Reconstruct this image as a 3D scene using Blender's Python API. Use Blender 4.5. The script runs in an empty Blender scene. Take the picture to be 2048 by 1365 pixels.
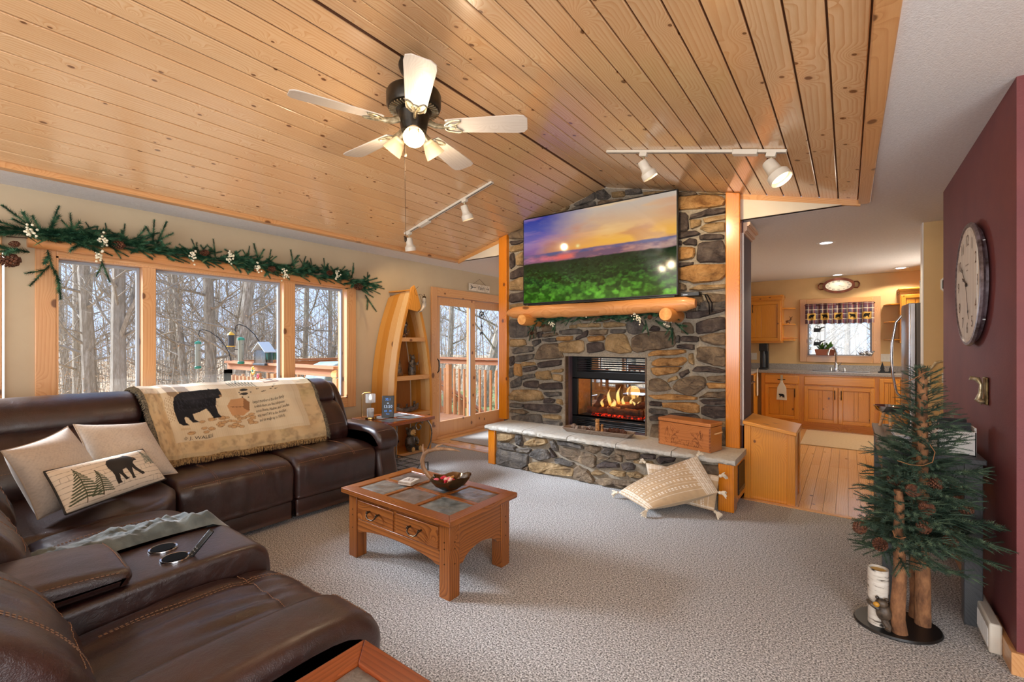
import bpy, bmesh, math, random
import numpy as np
from mathutils import Vector, Matrix, noise as mnoise
PI = math.pi
rnd = random.Random(7)
SC = bpy.context.scene
COL = SC.collection

# ---------------------------------------------------------------- camera, sky, sun, large lights, exposure
H = 1.35
cd = bpy.data.cameras.new('camera'); cam = bpy.data.objects.new('camera', cd); COL.objects.link(cam)
cam.location = (0, 0, H); cam.rotation_euler = (PI/2, 0, math.radians(36.55))
cd.sensor_width = 36; cd.lens = 905/2048*36; cd.shift_y = 4.5/2048; cd.clip_start = 0.03; cd.clip_end = 300
SC.camera = cam
vs = SC.view_settings
vs.view_transform = 'Standard'; vs.look = 'None'; vs.gamma = 1; vs.exposure = 0.0
vs.use_curve_mapping = False
cy = SC.cycles
cy.use_denoising = True; cy.max_bounces = 7; cy.diffuse_bounces = 4; cy.glossy_bounces = 3; cy.transmission_bounces = 4
cy.transparent_max_bounces = 8; cy.sample_clamp_indirect = 4; cy.caustics_reflective = False; cy.caustics_refractive = False
cy.light_sampling_threshold = 0.02

W = bpy.data.worlds.new('sky'); SC.world = W; W.use_nodes = True
nt = W.node_tree; nt.nodes.clear()
out = nt.nodes.new('ShaderNodeOutputWorld'); bg = nt.nodes.new('ShaderNodeBackground')
tc = nt.nodes.new('ShaderNodeTexCoord'); sep = nt.nodes.new('ShaderNodeSeparateXYZ'); rp = nt.nodes.new('ShaderNodeValToRGB')
nt.links.new(tc.outputs['Generated'], sep.inputs[0]); nt.links.new(sep.outputs['Z'], rp.inputs[0])
rp.color_ramp.elements[0].position = 0.0; rp.color_ramp.elements[0].color = (0.50, 0.62, 0.84, 1)
rp.color_ramp.elements[1].position = 0.6; rp.color_ramp.elements[1].color = (0.38, 0.52, 0.84, 1)
nt.links.new(rp.outputs[0], bg.inputs[0]); bg.inputs[1].default_value = 2.2; nt.links.new(bg.outputs[0], out.inputs[0])

def light(name, kind, loc, energy, color=(1, 1, 1), target=None, size=None, size_y=None, angle=None, rad=None):
    d = bpy.data.lights.new(name, kind); d.energy = energy; d.color = color
    if kind == 'AREA':
        d.shape = 'RECTANGLE'; d.size = size; d.size_y = size_y or size
    if angle is not None: d.angle = math.radians(angle)
    if rad is not None: d.shadow_soft_size = rad
    o = bpy.data.objects.new(name, d); COL.objects.link(o); o.location = loc
    if target is not None:
        o.rotation_euler = (Vector(target)-Vector(loc)).to_track_quat('-Z', 'Y').to_euler()
    return o
# the day comes from the window side, high thin cloud makes it broad
light('sun', 'SUN', (-12, -4, 8), 20.0, (0.86, 0.92, 1.0), target=(-12+8.6, -4+4.6, 8-5.4), angle=20)
# fill lamps added out of view to brighten the room; windows there are assumed
light('rear_fill', 'AREA', (-1.6, -3.7, 1.35), 205, (1.0, 0.97, 0.93), target=(-1.7, 4.0, 1.9), size=4.4, size_y=2.0)
light('side_fill', 'AREA', (1.7, -0.6, 1.3), 95, (1.0, 0.96, 0.91), target=(-3.0, 1.2, 1.9), size=2.6, size_y=1.8)
light('kitchen_fill', 'AREA', (1.2, 8.0, 1.6), 30, (1.0, 0.9, 0.76), target=(-1.0, 7.0, 1.2), size=1.0, size_y=1.2)  # fill lamp added before the solid kitchen side wall, no window there
light('dining_fill', 'AREA', (-3.5, 9.6, 1.5), 110, (0.95, 0.97, 1.0), target=(-2.9, 5.0, 0.8), size=2.4, size_y=1.4)  # area lamp added outside the dining window to brighten it

# ---------------------------------------------------------------- helpers
def lin(h):
    h = h.lstrip('#'); c = [int(h[i:i+2], 16)/255 for i in (0, 2, 4)]
    return tuple(x/12.92 if x <= .04045 else ((x+.055)/1.055)**2.4 for x in c)
def rgba(c):
    if isinstance(c, str): c = lin(c)
    return (c[0], c[1], c[2], 1)

class NT:
    def __init__(s, m):
        s.t = m.node_tree; s.n = s.t.nodes; s.b = s.n['Principled BSDF']
    def new(s, k, **kw):
        n = s.n.new('ShaderNode'+k)
        for a, v in kw.items(): setattr(n, a, v)
        return n
    def set(s, n, **kw):
        for a, v in kw.items():
            i = n.inputs[a.replace('_', ' ')] if a.replace('_', ' ') in n.inputs else n.inputs[a]
            if hasattr(v, 'bl_idname') or isinstance(v, bpy.types.NodeSocket): s.t.links.new(v, i)
            else: i.default_value = v
        return n
    def L(s, a, b): s.t.links.new(a, b)
    def noise(s, vec, scale, detail=3, rough=.5, dist=0):
        n = s.new('TexNoise'); n.inputs['Scale'].default_value = scale; n.inputs['Detail'].default_value = detail
        n.inputs['Roughness'].default_value = rough; n.inputs['Distortion'].default_value = dist
        if vec is not None: s.L(vec, n.inputs['Vector'])
        return n.outputs['Fac']
    def ramp(s, fac, stops, interp='LINEAR'):
        r = s.new('ValToRGB'); r.color_ramp.interpolation = interp
        e = r.color_ramp.elements
        while len(e) > 1: e.remove(e[-1])
        e[0].position = stops[0][0]; e[0].color = rgba(stops[0][1])
        for p, c in stops[1:]:
            x = e.new(p); x.color = rgba(c)
        s.L(fac, r.inputs[0]); return r.outputs[0]
    def mix(s, fac, a, b, mode='MIX'):
        m = s.new('Mix', data_type='RGBA', blend_type=mode)
        for i, v in ((0, fac), (6, a), (7, b)):
            if isinstance(v, bpy.types.NodeSocket): s.L(v, m.inputs[i])
            else: m.inputs[i].default_value = v if i == 0 else rgba(v)
        return m.outputs[2]
    def math(s, op, a, b=0.0, c=None, clamp=False):
        m = s.new('Math', operation=op); m.use_clamp = clamp
        for i, v in enumerate((a, b, c)):
            if v is None: continue
            if isinstance(v, bpy.types.NodeSocket): s.L(v, m.inputs[i])
            else: m.inputs[i].default_value = v
        return m.outputs[0]
    def obj(s): return s.new('TexCoord').outputs['Object']
    def vmap(s, vec, scale=(1, 1, 1), loc=(0, 0, 0), rot=(0, 0, 0)):
        m = s.new('Mapping'); s.L(vec, m.inputs[0]); m.inputs['Scale'].default_value = scale
        m.inputs['Location'].default_value = loc; m.inputs['Rotation'].default_value = rot; return m.outputs[0]
    def vadd(s, a, b):
        m = s.new('VectorMath', operation='ADD'); s.L(a, m.inputs[0]); s.L(b, m.inputs[1]); return m.outputs[0]
    def rand3(s, k=37.0):
        oi = s.new('ObjectInfo'); m = s.new('VectorMath', operation='SCALE'); c = s.new('CombineXYZ')
        s.L(oi.outputs['Random'], c.inputs[0]); s.L(s.math('MULTIPLY', oi.outputs['Random'], 3.7), c.inputs[1]); s.L(s.math('MULTIPLY', oi.outputs['Random'], 7.3), c.inputs[2])
        s.L(c.outputs[0], m.inputs[0]); m.inputs['Scale'].default_value = k; return m.outputs[0]
    def orand(s): return s.new('ObjectInfo').outputs['Random']
    def bump(s, h, strength=.3, dist=.01):
        b = s.new('Bump'); b.inputs['Strength'].default_value = strength; b.inputs['Distance'].default_value = dist
        s.L(h, b.inputs['Height']); s.L(b.outputs[0], s.b.inputs['Normal'])

def material(name, color='#808080', rough=.5, metal=0, spec=.5, coat=0, trans=0, emit=None, es=1, sheen=0, alpha=None):
    m = bpy.data.materials.new(name); m.use_nodes = True; n = NT(m); b = n.b
    b.inputs['Base Color'].default_value = rgba(color); b.inputs['Roughness'].default_value = rough
    b.inputs['Metallic'].default_value = metal; b.inputs['Specular IOR Level'].default_value = spec
    b.inputs['Coat Weight'].default_value = coat; b.inputs['Coat Roughness'].default_value = .15
    b.inputs['Transmission Weight'].default_value = trans; b.inputs['Sheen Weight'].default_value = sheen
    if emit: b.inputs['Emission Color'].default_value = rgba(emit); b.inputs['Emission Strength'].default_value = es
    return m, n

def noisy(name, c1, c2, scale, rough=.6, bump=0, bd=.004, bscale=None, metal=0, coat=0, detail=4, sheen=0, stretch=(1, 1, 1), spec=.5):
    m, n = material(name, c1, rough, metal, coat=coat, sheen=sheen, spec=spec)
    v = n.vadd(n.vmap(n.obj(), stretch), n.rand3())
    f = n.noise(v, scale, detail, .6)
    n.L(n.ramp(f, [(.32, c1), (.68, c2)]), n.b.inputs['Base Color'])
    if bump: n.bump(n.noise(v, bscale or scale*2, 4, .6), bump, bd)
    return m

def pine(name, light_='#E7B475', dark='#C98744', knot='#5A2E12', grain=(1, 1, .06), axis=1, rough=.35, coat=.35, kscale=4.2, kr=.062, var=.25, contrast=1.0):
    """knotty pine: growth lines along the board, knots with flowing rings, each board its own cut"""
    m, n = material(name, light_, rough, coat=coat)
    sc = [1, 1, 1]; sc[axis] = .07
    base = n.vadd(n.obj(), n.rand3(61))
    s0 = n.new('SeparateXYZ'); n.L(base, s0.inputs[0]); oth = [i for i in (0, 1, 2) if i != axis]; cmb = n.new('CombineXYZ')
    n.L(n.math('MULTIPLY', n.math('ADD', s0.outputs[oth[0]], s0.outputs[oth[1]]), kscale), cmb.inputs[0]); n.L(n.math('MULTIPLY', s0.outputs[axis], kscale*.7), cmb.inputs[1])
    vo = n.new('TexVoronoi', feature='F1', voronoi_dimensions='2D'); vo.inputs['Scale'].default_value = 1; n.L(cmb.outputs[0], vo.inputs['Vector']); vo.inputs['Randomness'].default_value = 1
    d = vo.outputs['Distance']
    near = n.math('POWER', n.math('SUBTRACT', 1, n.math('MINIMUM', n.math('MULTIPLY', d, 2.6), 1)), 2)
    warp = n.noise(n.vmap(base, [x*3 for x in sc]), 1.0, 2)
    other = 0 if axis != 0 else 1
    sx = n.new('SeparateXYZ'); n.L(base, sx.inputs[0])
    g = n.math('ADD', n.math('ADD', sx.outputs[other], n.math('MULTIPLY', sx.outputs[2 if axis != 2 else 1], .8)), n.math('ADD', n.math('MULTIPLY', warp, .22), n.math('MULTIPLY', near, .09)))
    ring = n.math('FRACT', n.math('MULTIPLY', g, 58))
    ring = n.math('POWER', ring, 2.2)
    fine = n.noise(n.vmap(base, [x*90 for x in sc]), 1.0, 3, .7)
    t = n.math('ADD', n.math('MULTIPLY', ring, .50*contrast), n.math('MULTIPLY', fine, .5))
    col = n.ramp(t, [(.15, light_), (.85, dark)])
    r = n.orand()
    col = n.mix(n.math('MULTIPLY', r, var), col, dark, 'MIX')
    col = n.mix(n.math('MULTIPLY', n.noise(n.vmap(base, [x*5 for x in sc]), 1.0, 2), .35), col, dark)
    if kr > 0:
        cs = n.new('SeparateColor'); n.L(vo.outputs['Color'], cs.inputs[0]); d = n.math('ADD', n.math('MULTIPLY', d, n.math('ADD', .75, n.math('MULTIPLY', cs.outputs[1], .8))), n.math('MULTIPLY', n.math('LESS_THAN', cs.outputs[0], .42), .5))
        k = n.ramp(d, [(0, '#FFFFFF'), (kr*.75, '#FFFFFF'), (kr*1.15, '#000000')])
        k2 = n.ramp(d, [(0, '#FFFFFF'), (kr*2.4, '#000000')])
        col = n.mix(n.math('MULTIPLY', k2, .45), col, dark)
        col = n.mix(n.math('MULTIPLY', k, .85), col, knot)
    n.L(col, n.b.inputs['Base Color'])
    n.bump(t, .06, .002)
    return m

class MB:
    def __init__(s): s.v = []; s.f = []
    def add(s, vs, fs):
        o = len(s.v); s.v += [tuple(p) for p in vs]; s.f += [tuple(i+o for i in f) for f in fs]; return s
    def box(s, x0, x1, y0, y1, z0, z1, R=None, c=None):
        vs = [(x, y, z) for x in (x0, x1) for y in (y0, y1) for z in (z0, z1)]
        if R is not None:
            c = Vector(c or ((x0+x1)/2, (y0+y1)/2, (z0+z1)/2)); vs = [tuple(R @ (Vector(p)-c)+c) for p in vs]
        return s.add(vs, [(0, 1, 3, 2), (4, 6, 7, 5), (0, 4, 5, 1), (2, 3, 7, 6), (0, 2, 6, 4), (1, 5, 7, 3)])
    def obox(s, c, size, R=None):
        a, b, d = size[0]/2, size[1]/2, size[2]/2
        return s.box(c[0]-a, c[0]+a, c[1]-b, c[1]+b, c[2]-d, c[2]+d, R, c)
    def beam(s, p0, p1, w, h, up=(0, 0, 1)):
        p0 = Vector(p0); p1 = Vector(p1); d = (p1-p0); l = d.length; d.normalize(); up = Vector(up)
        x = d.cross(up).normalized(); u = x.cross(d)
        vs = [p0+d*l*k+x*w*a/2+u*h*b/2 for k in (0, 1) for a, b in ((-1, -1), (1, -1), (1, 1), (-1, 1))]
        return s.add(vs, [(3, 2, 1, 0), (4, 5, 6, 7), (0, 1, 5, 4), (1, 2, 6, 5), (2, 3, 7, 6), (3, 0, 4, 7)])
    def tube(s, pts, r, n=8, caps=True, squash=None):
        pts = [Vector(p) for p in pts]; rs = r if hasattr(r, '__len__') else [r]*len(pts)
        rings = []; prev = None
        for i, p in enumerate(pts):
            t = (pts[min(i+1, len(pts)-1)]-pts[max(i-1, 0)])
            if t.length < 1e-9: t = Vector((0, 0, 1))
            t.normalize()
            if prev is None:
                a = Vector((0, 0, 1)) if abs(t.z) < .9 else Vector((1, 0, 0)); u = t.cross(a).normalized()
            else:
                u = (prev - t*prev.dot(t))
                u = u.normalized() if u.length > 1e-6 else t.orthogonal().normalized()
            prev = u; w = t.cross(u)
            rings.append([p+(u*math.cos(2*PI*k/n)+w*math.sin(2*PI*k/n)*(squash or 1))*rs[i] for k in range(n)])
        vs = [q for g in rings for q in g]; fs = []
        for i in range(len(rings)-1):
            for k in range(n):
                a = i*n+k; b = i*n+(k+1) % n; fs.append((a, b, b+n, a+n))
        if caps: fs.append(tuple(reversed(range(n)))); fs.append(tuple(range((len(rings)-1)*n, len(rings)*n)))
        return s.add(vs, fs)
    def cyl(s, p0, p1, r0, r1=None, n=16): return s.tube([p0, p1], [r0, r0 if r1 is None else r1], n)
    def lathe(s, prof, c=(0, 0, 0), n=20, M=None, caps=True):
        vs = []
        for r, z in prof:
            for k in range(n):
                p = Vector((r*math.cos(2*PI*k/n), r*math.sin(2*PI*k/n), z))
                if M is not None: p = M @ p
                vs.append(tuple(p+Vector(c)))
        fs = []
        for i in range(len(prof)-1):
            for k in range(n):
                a = i*n+k; b = i*n+(k+1) % n; fs.append((a, b, b+n, a+n))
        if caps: fs += [tuple(reversed(range(n))), tuple(range((len(prof)-1)*n, len(prof)*n))]
        return s.add(vs, fs)
    def ell(s, c, r, n=12, m=8, R=None):
        prof = [(max(math.sin(PI*i/m), .02), -math.cos(PI*i/m)) for i in range(m+1)]
        vs = []
        rr = r if hasattr(r, '__len__') else (r, r, r)
        for a, z in prof:
            for k in range(n):
                p = Vector((a*math.cos(2*PI*k/n)*rr[0], a*math.sin(2*PI*k/n)*rr[1], z*rr[2]))
                if R is not None: p = R @ p
                vs.append(tuple(p+Vector(c)))
        fs = []
        for i in range(m):
            for k in range(n):
                x = i*n+k; y = i*n+(k+1) % n; fs.append((x, y, y+n, x+n))
        fs += [tuple(reversed(range(n))), tuple(range(m*n, m*n+n))]
        return s.add(vs, fs)
    def prism(s, poly, d, axis='y', off=0):
        """poly of 2d points extruded from off to off+d along axis"""
        def P(a, b, t): return {'y': (a, t, b), 'x': (t, a, b), 'z': (a, b, t)}[axis]
        n = len(poly); vs = [P(a, b, off) for a, b in poly]+[P(a, b, off+d) for a, b in poly]
        fs = [tuple(range(n)), tuple(reversed(range(n, 2*n)))]+[(i, i+n, (i+1) % n+n, (i+1) % n) for i in range(n)]
        return s.add(vs, fs)
    def build(s, name, mat, parent=None, smooth=False, bevel=0, seg=2, sub=0, loc=None, rot=None, ang=40):
        me = bpy.data.meshes.new(name); me.from_pydata(s.v, [], s.f); me.validate()
        bm = bmesh.new(); bm.from_mesh(me); bmesh.ops.recalc_face_normals(bm, faces=bm.faces); bm.to_mesh(me); bm.free()
        return fin(me, name, mat, parent, smooth, bevel, seg, sub, loc, rot, ang)
def fin(me, name, mat, parent=None, smooth=False, bevel=0, seg=2, sub=0, loc=None, rot=None, ang=40):
    o = bpy.data.objects.new(name, me); COL.objects.link(o)
    if mat: me.materials.append(mat)
    if smooth:
        me.shade_smooth()
        if ang: me.set_sharp_from_angle(angle=math.radians(ang))
    if bevel:
        b = o.modifiers.new('bevel', 'BEVEL'); b.width = bevel; b.segments = seg; b.limit_method = 'ANGLE'; b.angle_limit = math.radians(35); b.harden_normals = False
        me.shade_smooth(); me.set_sharp_from_angle(angle=math.radians(50))
    if sub:
        m = o.modifiers.new('sub', 'SUBSURF'); m.levels = m.render_levels = sub; me.shade_smooth()
    if parent: o.parent = parent
    if loc: o.location = loc
    if rot: o.rotation_euler = rot
    return o
def thing(name, label, cat, loc=(0, 0, 0), rz=0, group=None):
    o = bpy.data.objects.new(name, None); COL.objects.link(o); o.location = loc; o.rotation_euler = (0, 0, rz); o.empty_display_size = .1
    return tag(o, label, cat, group)
def tag(o, label=None, cat=None, group=None, kind=None):
    if label: o['label'] = label
    if cat: o['category'] = cat
    if group: o['group'] = group
    if kind: o['kind'] = kind
    return o
def struct(name, kind_parent=None, loc=(0, 0, 0)):
    o = bpy.data.objects.new(name, None); COL.objects.link(o); o.location = loc; o['kind'] = 'structure'; return o
def S(o): o['kind'] = 'structure'; return o
KIDS = {}
def copy_tree(o, loc=None, rz=None, parent=None, label=None, group=None, rot=None, scale=None):
    c = o.copy(); COL.objects.link(c)
    if parent: c.parent = parent
    if loc is not None: c.location = loc
    if rz is not None: c.rotation_euler = (0, 0, rz)
    if rot is not None: c.rotation_euler = rot
    if scale is not None: c.scale = (scale,)*3 if not hasattr(scale, '__len__') else scale
    if label: c['label'] = label
    if group: c['group'] = group
    for ch in [x for x in o.children]: copy_tree(ch, parent=c)
    return c

def text_mesh(txt, size, mapf, depth=0.0, shear=0.0, align='CENTER', res=2):
    """letters as a mesh: mapf takes 2d text coordinates to 3d"""
    cu = bpy.data.curves.new('letters', 'FONT'); cu.body = txt; cu.size = size; cu.align_x = align; cu.align_y = 'CENTER'; cu.resolution_u = res; cu.shear = shear
    o = bpy.data.objects.new('letters', cu); COL.objects.link(o)
    dg = bpy.context.evaluated_depsgraph_get(); me = bpy.data.meshes.new_from_object(o.evaluated_get(dg))
    vs = [tuple(mapf(v.co.x, v.co.y)) for v in me.vertices]; fs = [tuple(p.vertices) for p in me.polygons]
    bpy.data.objects.remove(o); bpy.data.curves.remove(cu); bpy.data.meshes.remove(me)
    return vs, fs

class Canvas:
    """a little painter: colours per grid point, coordinates 0..1 with v up"""
    def __init__(s, nx, ny, bgc='#FFFFFF'):
        s.nx, s.ny = nx, ny; s.u, s.v = np.meshgrid(np.linspace(0, 1, nx), np.linspace(0, 1, ny)); s.a = np.zeros((ny, nx, 3)); s.a[:] = lin(bgc)
    def blend(s, mask, c):
        if isinstance(c, str): c = np.array(lin(c))
        m = np.clip(mask, 0, 1)[..., None]; s.a = s.a*(1-m)+c*m; return s
    def poly(s, pts, c, k=1):
        x, y = s.u, s.v; ins = np.zeros(x.shape, bool); n = len(pts)
        for i in range(n):
            x0, y0 = pts[i]; x1, y1 = pts[(i+1) % n]
            if y0 == y1: continue
            cnd = ((y0 > y) != (y1 > y)) & (x < (x1-x0)*(y-y0)/(y1-y0)+x0); ins ^= cnd
        return s.blend(ins*k, c)
    def ellipse(s, cx, cy, rx, ry, c, k=1, soft=.15):
        d = ((s.u-cx)/rx)**2+((s.v-cy)/ry)**2; return s.blend(np.clip((1-d)/soft, 0, 1)*k, c)
    def line(s, p, q, w, c, k=1, asp=1):
        px, py = p; qx, qy = q; dx, dy = (qx-px)*asp, qy-py; L2 = dx*dx+dy*dy+1e-12
        t = np.clip((((s.u-px)*asp)*dx+(s.v-py)*dy)/L2, 0, 1); d = np.hypot((s.u-px)*asp-t*dx, (s.v-py)-t*dy); return s.blend((d < w)*k, c)
    def fbm(s, fx, fy, seed=0, octv=4):
        r = np.random.RandomState(seed); o = np.zeros(s.u.shape); amp = 1; tot = 0
        for _ in range(octv):
            gx, gy = int(math.ceil(fx))+2, int(math.ceil(fy))+2; g = r.rand(gy, gx)
            x, y = s.u*fx, s.v*fy; xi, yi = x.astype(int), y.astype(int); tx, ty = x-xi, y-yi
            tx = tx*tx*(3-2*tx); ty = ty*ty*(3-2*ty)
            a = g[yi, xi]*(1-tx)+g[yi, xi+1]*tx; b = g[yi+1, xi]*(1-tx)+g[yi+1, xi+1]*tx
            o += amp*(a*(1-ty)+b*ty); tot += amp; amp *= .5; fx *= 2; fy *= 2
        return o/tot
def painted(name, cv, mapf, mat, parent=None, closed=None, smooth=True):
    """a surface of cv.nx by cv.ny points with the canvas colours on it; mapf(u,v arrays)->x,y,z arrays"""
    nx, ny = cv.nx, cv.ny; P = np.stack(mapf(cv.u, cv.v), -1).reshape(-1, 3)
    i = np.arange(nx*ny).reshape(ny, nx); q = np.stack([i[:-1, :-1], i[:-1, 1:], i[1:, 1:], i[1:, :-1]], -1).reshape(-1, 4)
    me = bpy.data.meshes.new(name); me.vertices.add(len(P)); me.vertices.foreach_set('co', P.ravel())
    me.loops.add(q.size); me.polygons.add(len(q)); me.loops.foreach_set('vertex_index', q.ravel().astype(np.int32))
    me.polygons.foreach_set('loop_start', np.arange(0, q.size, 4, dtype=np.int32))
    me.update(calc_edges=True)
    at = me.color_attributes.new('Col', 'FLOAT_COLOR', 'POINT')
    ca = np.ones((nx*ny, 4), np.float32); ca[:, :3] = cv.a.reshape(-1, 3); at.data.foreach_set('color', ca.ravel())
    return fin(me, name, mat, parent, smooth, ang=0)
def vcmat(name, rough=.8, emit=0, bump=0, bscale=400, sheen=0, spec=.4):
    m, n = material(name, '#FFFFFF', rough, sheen=sheen, spec=spec)
    a = n.new('VertexColor', layer_name='Col').outputs['Color']
    n.L(a, n.b.inputs['Base Color'])
    if emit: n.L(a, n.b.inputs['Emission Color']); n.b.inputs['Emission Strength'].default_value = emit
    if bump: n.bump(n.noise(n.obj(), bscale, 2), bump, .002)
    return m

# ---------------------------------------------------------------- materials
M_ceilpine = pine('ceiling pine', '#EBCBA2', '#CE9A66', knot='#5A2E14', axis=1, rough=.26, coat=.7, var=.35, kr=.052, kscale=5.6)
M_trim = pine('pine trim', '#DDAC78', '#C48A54', axis=1, rough=.35, coat=.3, kscale=4.2, kr=.085)
M_trimz = pine('pine trim upright', '#DDAC7A', '#C48A56', axis=2, rough=.35, coat=.3, kscale=4.2, kr=.09)
M_trimx = pine('pine trim across', '#E2AE70', '#C88A4A', axis=0, rough=.35, coat=.3, kscale=3.4, kr=.06)
M_postz = pine('varnished pine post', '#E28E20', '#BC660E', axis=2, rough=.25, coat=.6, kscale=3.6, kr=.055)
M_cabz = pine('varnished pine cabinet upright', '#EAA238', '#C67A1A', axis=2, rough=.3, coat=.5, kscale=3.6, kr=.05)
M_cabx = pine('varnished pine cabinet across', '#EAA238', '#C67A1A', axis=0, rough=.3, coat=.5, kscale=3.6, kr=.05)
M_boat = pine('honey pine', '#E2A24C', '#BF7A2A', axis=2, rough=.4, coat=.2, kscale=2.2, kr=.03)
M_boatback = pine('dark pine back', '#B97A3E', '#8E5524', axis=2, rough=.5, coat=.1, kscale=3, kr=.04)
M_log = pine('peeled log', '#E0A468', '#B97438', axis=0, rough=.45, coat=.15, kscale=2.6, kr=.06, contrast=.8)
M_logend = noisy('log end', '#E5AC66', '#CC8A45', 30, .6)
M_logy = pine('peeled log bracket', '#DA9850', '#B87034', axis=1, rough=.45, coat=.15, kscale=2.6, kr=.0, contrast=.8)
M_oakx = pine('oak across', '#A8642C', '#6E3A14', axis=0, rough=.32, coat=.3, kr=0, contrast=1.5)
M_oaky = pine('oak along', '#A8642C', '#6E3A14', axis=1, rough=.32, coat=.3, kr=0, contrast=1.5)
M_oakz = pine('oak upright', '#A8642C', '#6E3A14', axis=2, rough=.35, coat=.25, kr=0, contrast=1.5)
M_cherryx = pine('cherry across', '#8E4420', '#5E2A12', axis=0, rough=.25, coat=.5, kr=0, contrast=.7)
M_cherryy = pine('cherry along', '#9A4C22', '#64300F', axis=1, rough=.25, coat=.5, kr=0, contrast=.7)
M_slate = noisy('slate tile', '#454C4C', '#868E8E', 14, .28, .9, .006, 22, coat=.5)
M_slatebrown = noisy('brown slate tile', '#4A4644', '#7E7874', 14, .28, .9, .006, 22, coat=.5)
M_kfloor = pine('kitchen floorboard', '#EDC080', '#CC9048', axis=1, rough=.22, coat=.6, kscale=3.4, kr=.05, var=.5)
M_beige = noisy('beige wall paint', '#BFAD90', '#B9A68A', 3, .8, .15, .002, 220)
M_yellow = noisy('yellow wall paint', '#D8B582', '#D2AE7A', 3, .8, .15, .002, 220)
M_red = noisy('burgundy wall paint', '#743838', '#6A3134', 4, .62, .3, .003, 120)
M_purple = noisy('plum wall paint', '#5A444C', '#524048', 4, .7, .2, .003, 120)
M_white = noisy('textured white ceiling', '#D9D6D6', '#E4E2E2', 60, .9, .5, .005, 130)
M_paint = material('white paint', '#E6E4E0', .5)[0]
M_black = material('black metal', '#0B0C0E', .42, .3)[0]
M_blacksat = material('black plastic', '#111214', .35)[0]
M_steel = material('brushed steel', '#A8A9AB', .28, 1)[0]
M_chrome = material('chrome', '#C8C8CC', .12, 1)[0]
M_bronze = noisy('dark bronze', '#2B2018', '#4A3A26', 20, .38, metal=.8)
M_antique = noisy('antique brass', '#8C7A55', '#D8CFB2', 40, .35, metal=.7)
M_brass = material('brass', '#C9A365', .22, 1)[0]
M_gasket = material('grey window frame', '#9DA6B2', .4)[0]

def m_glass(name, tint='#FFFFFF', rough=0, mixf=.12):
    m = bpy.data.materials.new(name); m.use_nodes = True; t = m.node_tree; t.nodes.clear()
    o = t.nodes.new('ShaderNodeOutputMaterial'); mx = t.nodes.new('ShaderNodeMixShader'); tr = t.nodes.new('ShaderNodeBsdfTransparent'); gl = t.nodes.new('ShaderNodeBsdfGlossy')
    lw = t.nodes.new('ShaderNodeLayerWeight'); lw.inputs[0].default_value = .5; pw_ = t.nodes.new('ShaderNodeMath'); pw_.operation = 'POWER'; pw_.inputs[1].default_value = 4; t.links.new(lw.outputs['Facing'], pw_.inputs[0])
    fr = t.nodes.new('ShaderNodeMath'); fr.operation = 'MULTIPLY_ADD'; fr.inputs[1].default_value = .7; fr.inputs[2].default_value = mixf*.3; t.links.new(pw_.outputs[0], fr.inputs[0])
    tr.inputs[0].default_value = rgba(tint); gl.inputs['Roughness'].default_value = rough
    t.links.new(fr.outputs[0], mx.inputs[0]); t.links.new(tr.outputs[0], mx.inputs[1]); t.links.new(gl.outputs[0], mx.inputs[2]); t.links.new(mx.outputs[0], o.inputs[0])
    return m
M_glass = m_glass('window glass', '#F6F8FA')
M_jar, _n = material('clear ribbed glass', '#E6ECF2', .12, spec=.8); _n.b.inputs['Alpha'].default_value = .42

# carpet
M_carpet, n = material('greige cut pile carpet', '#B8B0A8', .95, sheen=.15, spec=.1)
v = n.obj(); f1 = n.noise(v, 125, 2, .75); f2 = n.noise(v, 2.2, 3, .6); f3 = n.noise(v, 60, 3, .7)
c = n.ramp(f1, [(.36, '#4A4846'), (.47, '#A3A1A0'), (.54, '#C4C2C1'), (.64, '#F4F3F2')])
c = n.mix(n.ramp(f2, [(.35, '#000000'), (.7, '#3A3A3A')]), c, '#857A70')
n.L(c, n.b.inputs['Base Color']); n.bump(n.math('ADD', f1, n.math('MULTIPLY', f3, .5)), .9, .012)

# leather
def leather(name, c1, c2, rough):
    m, n = material(name, c1, rough, coat=.5, spec=.6); n.b.inputs['Coat Roughness'].default_value = .3
    v = n.obj(); a = n.noise(v, 9, 4, .6); n.L(n.ramp(a, [(.3, c1), (.75, c2)]), n.b.inputs['Base Color'])
    vo = n.new('TexVoronoi', feature='F1'); vo.inputs['Scale'].default_value = 320; n.L(v, vo.inputs['Vector'])
    wr = n.noise(n.vmap(v, (1, 1, 1)), 26, 5, .7, 1.5)
    n.bump(n.math('ADD', n.math('MULTIPLY', vo.outputs['Distance'], .12), n.math('MULTIPLY', wr, .8)), .42, .008)
    n.b.inputs['Roughness'].default_value = rough
    return m
M_leather = leather('dark brown leather', '#220F0D', '#371B17', .36)
M_stitch = material('tan stitching', '#8E6A50', .7)[0]
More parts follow.
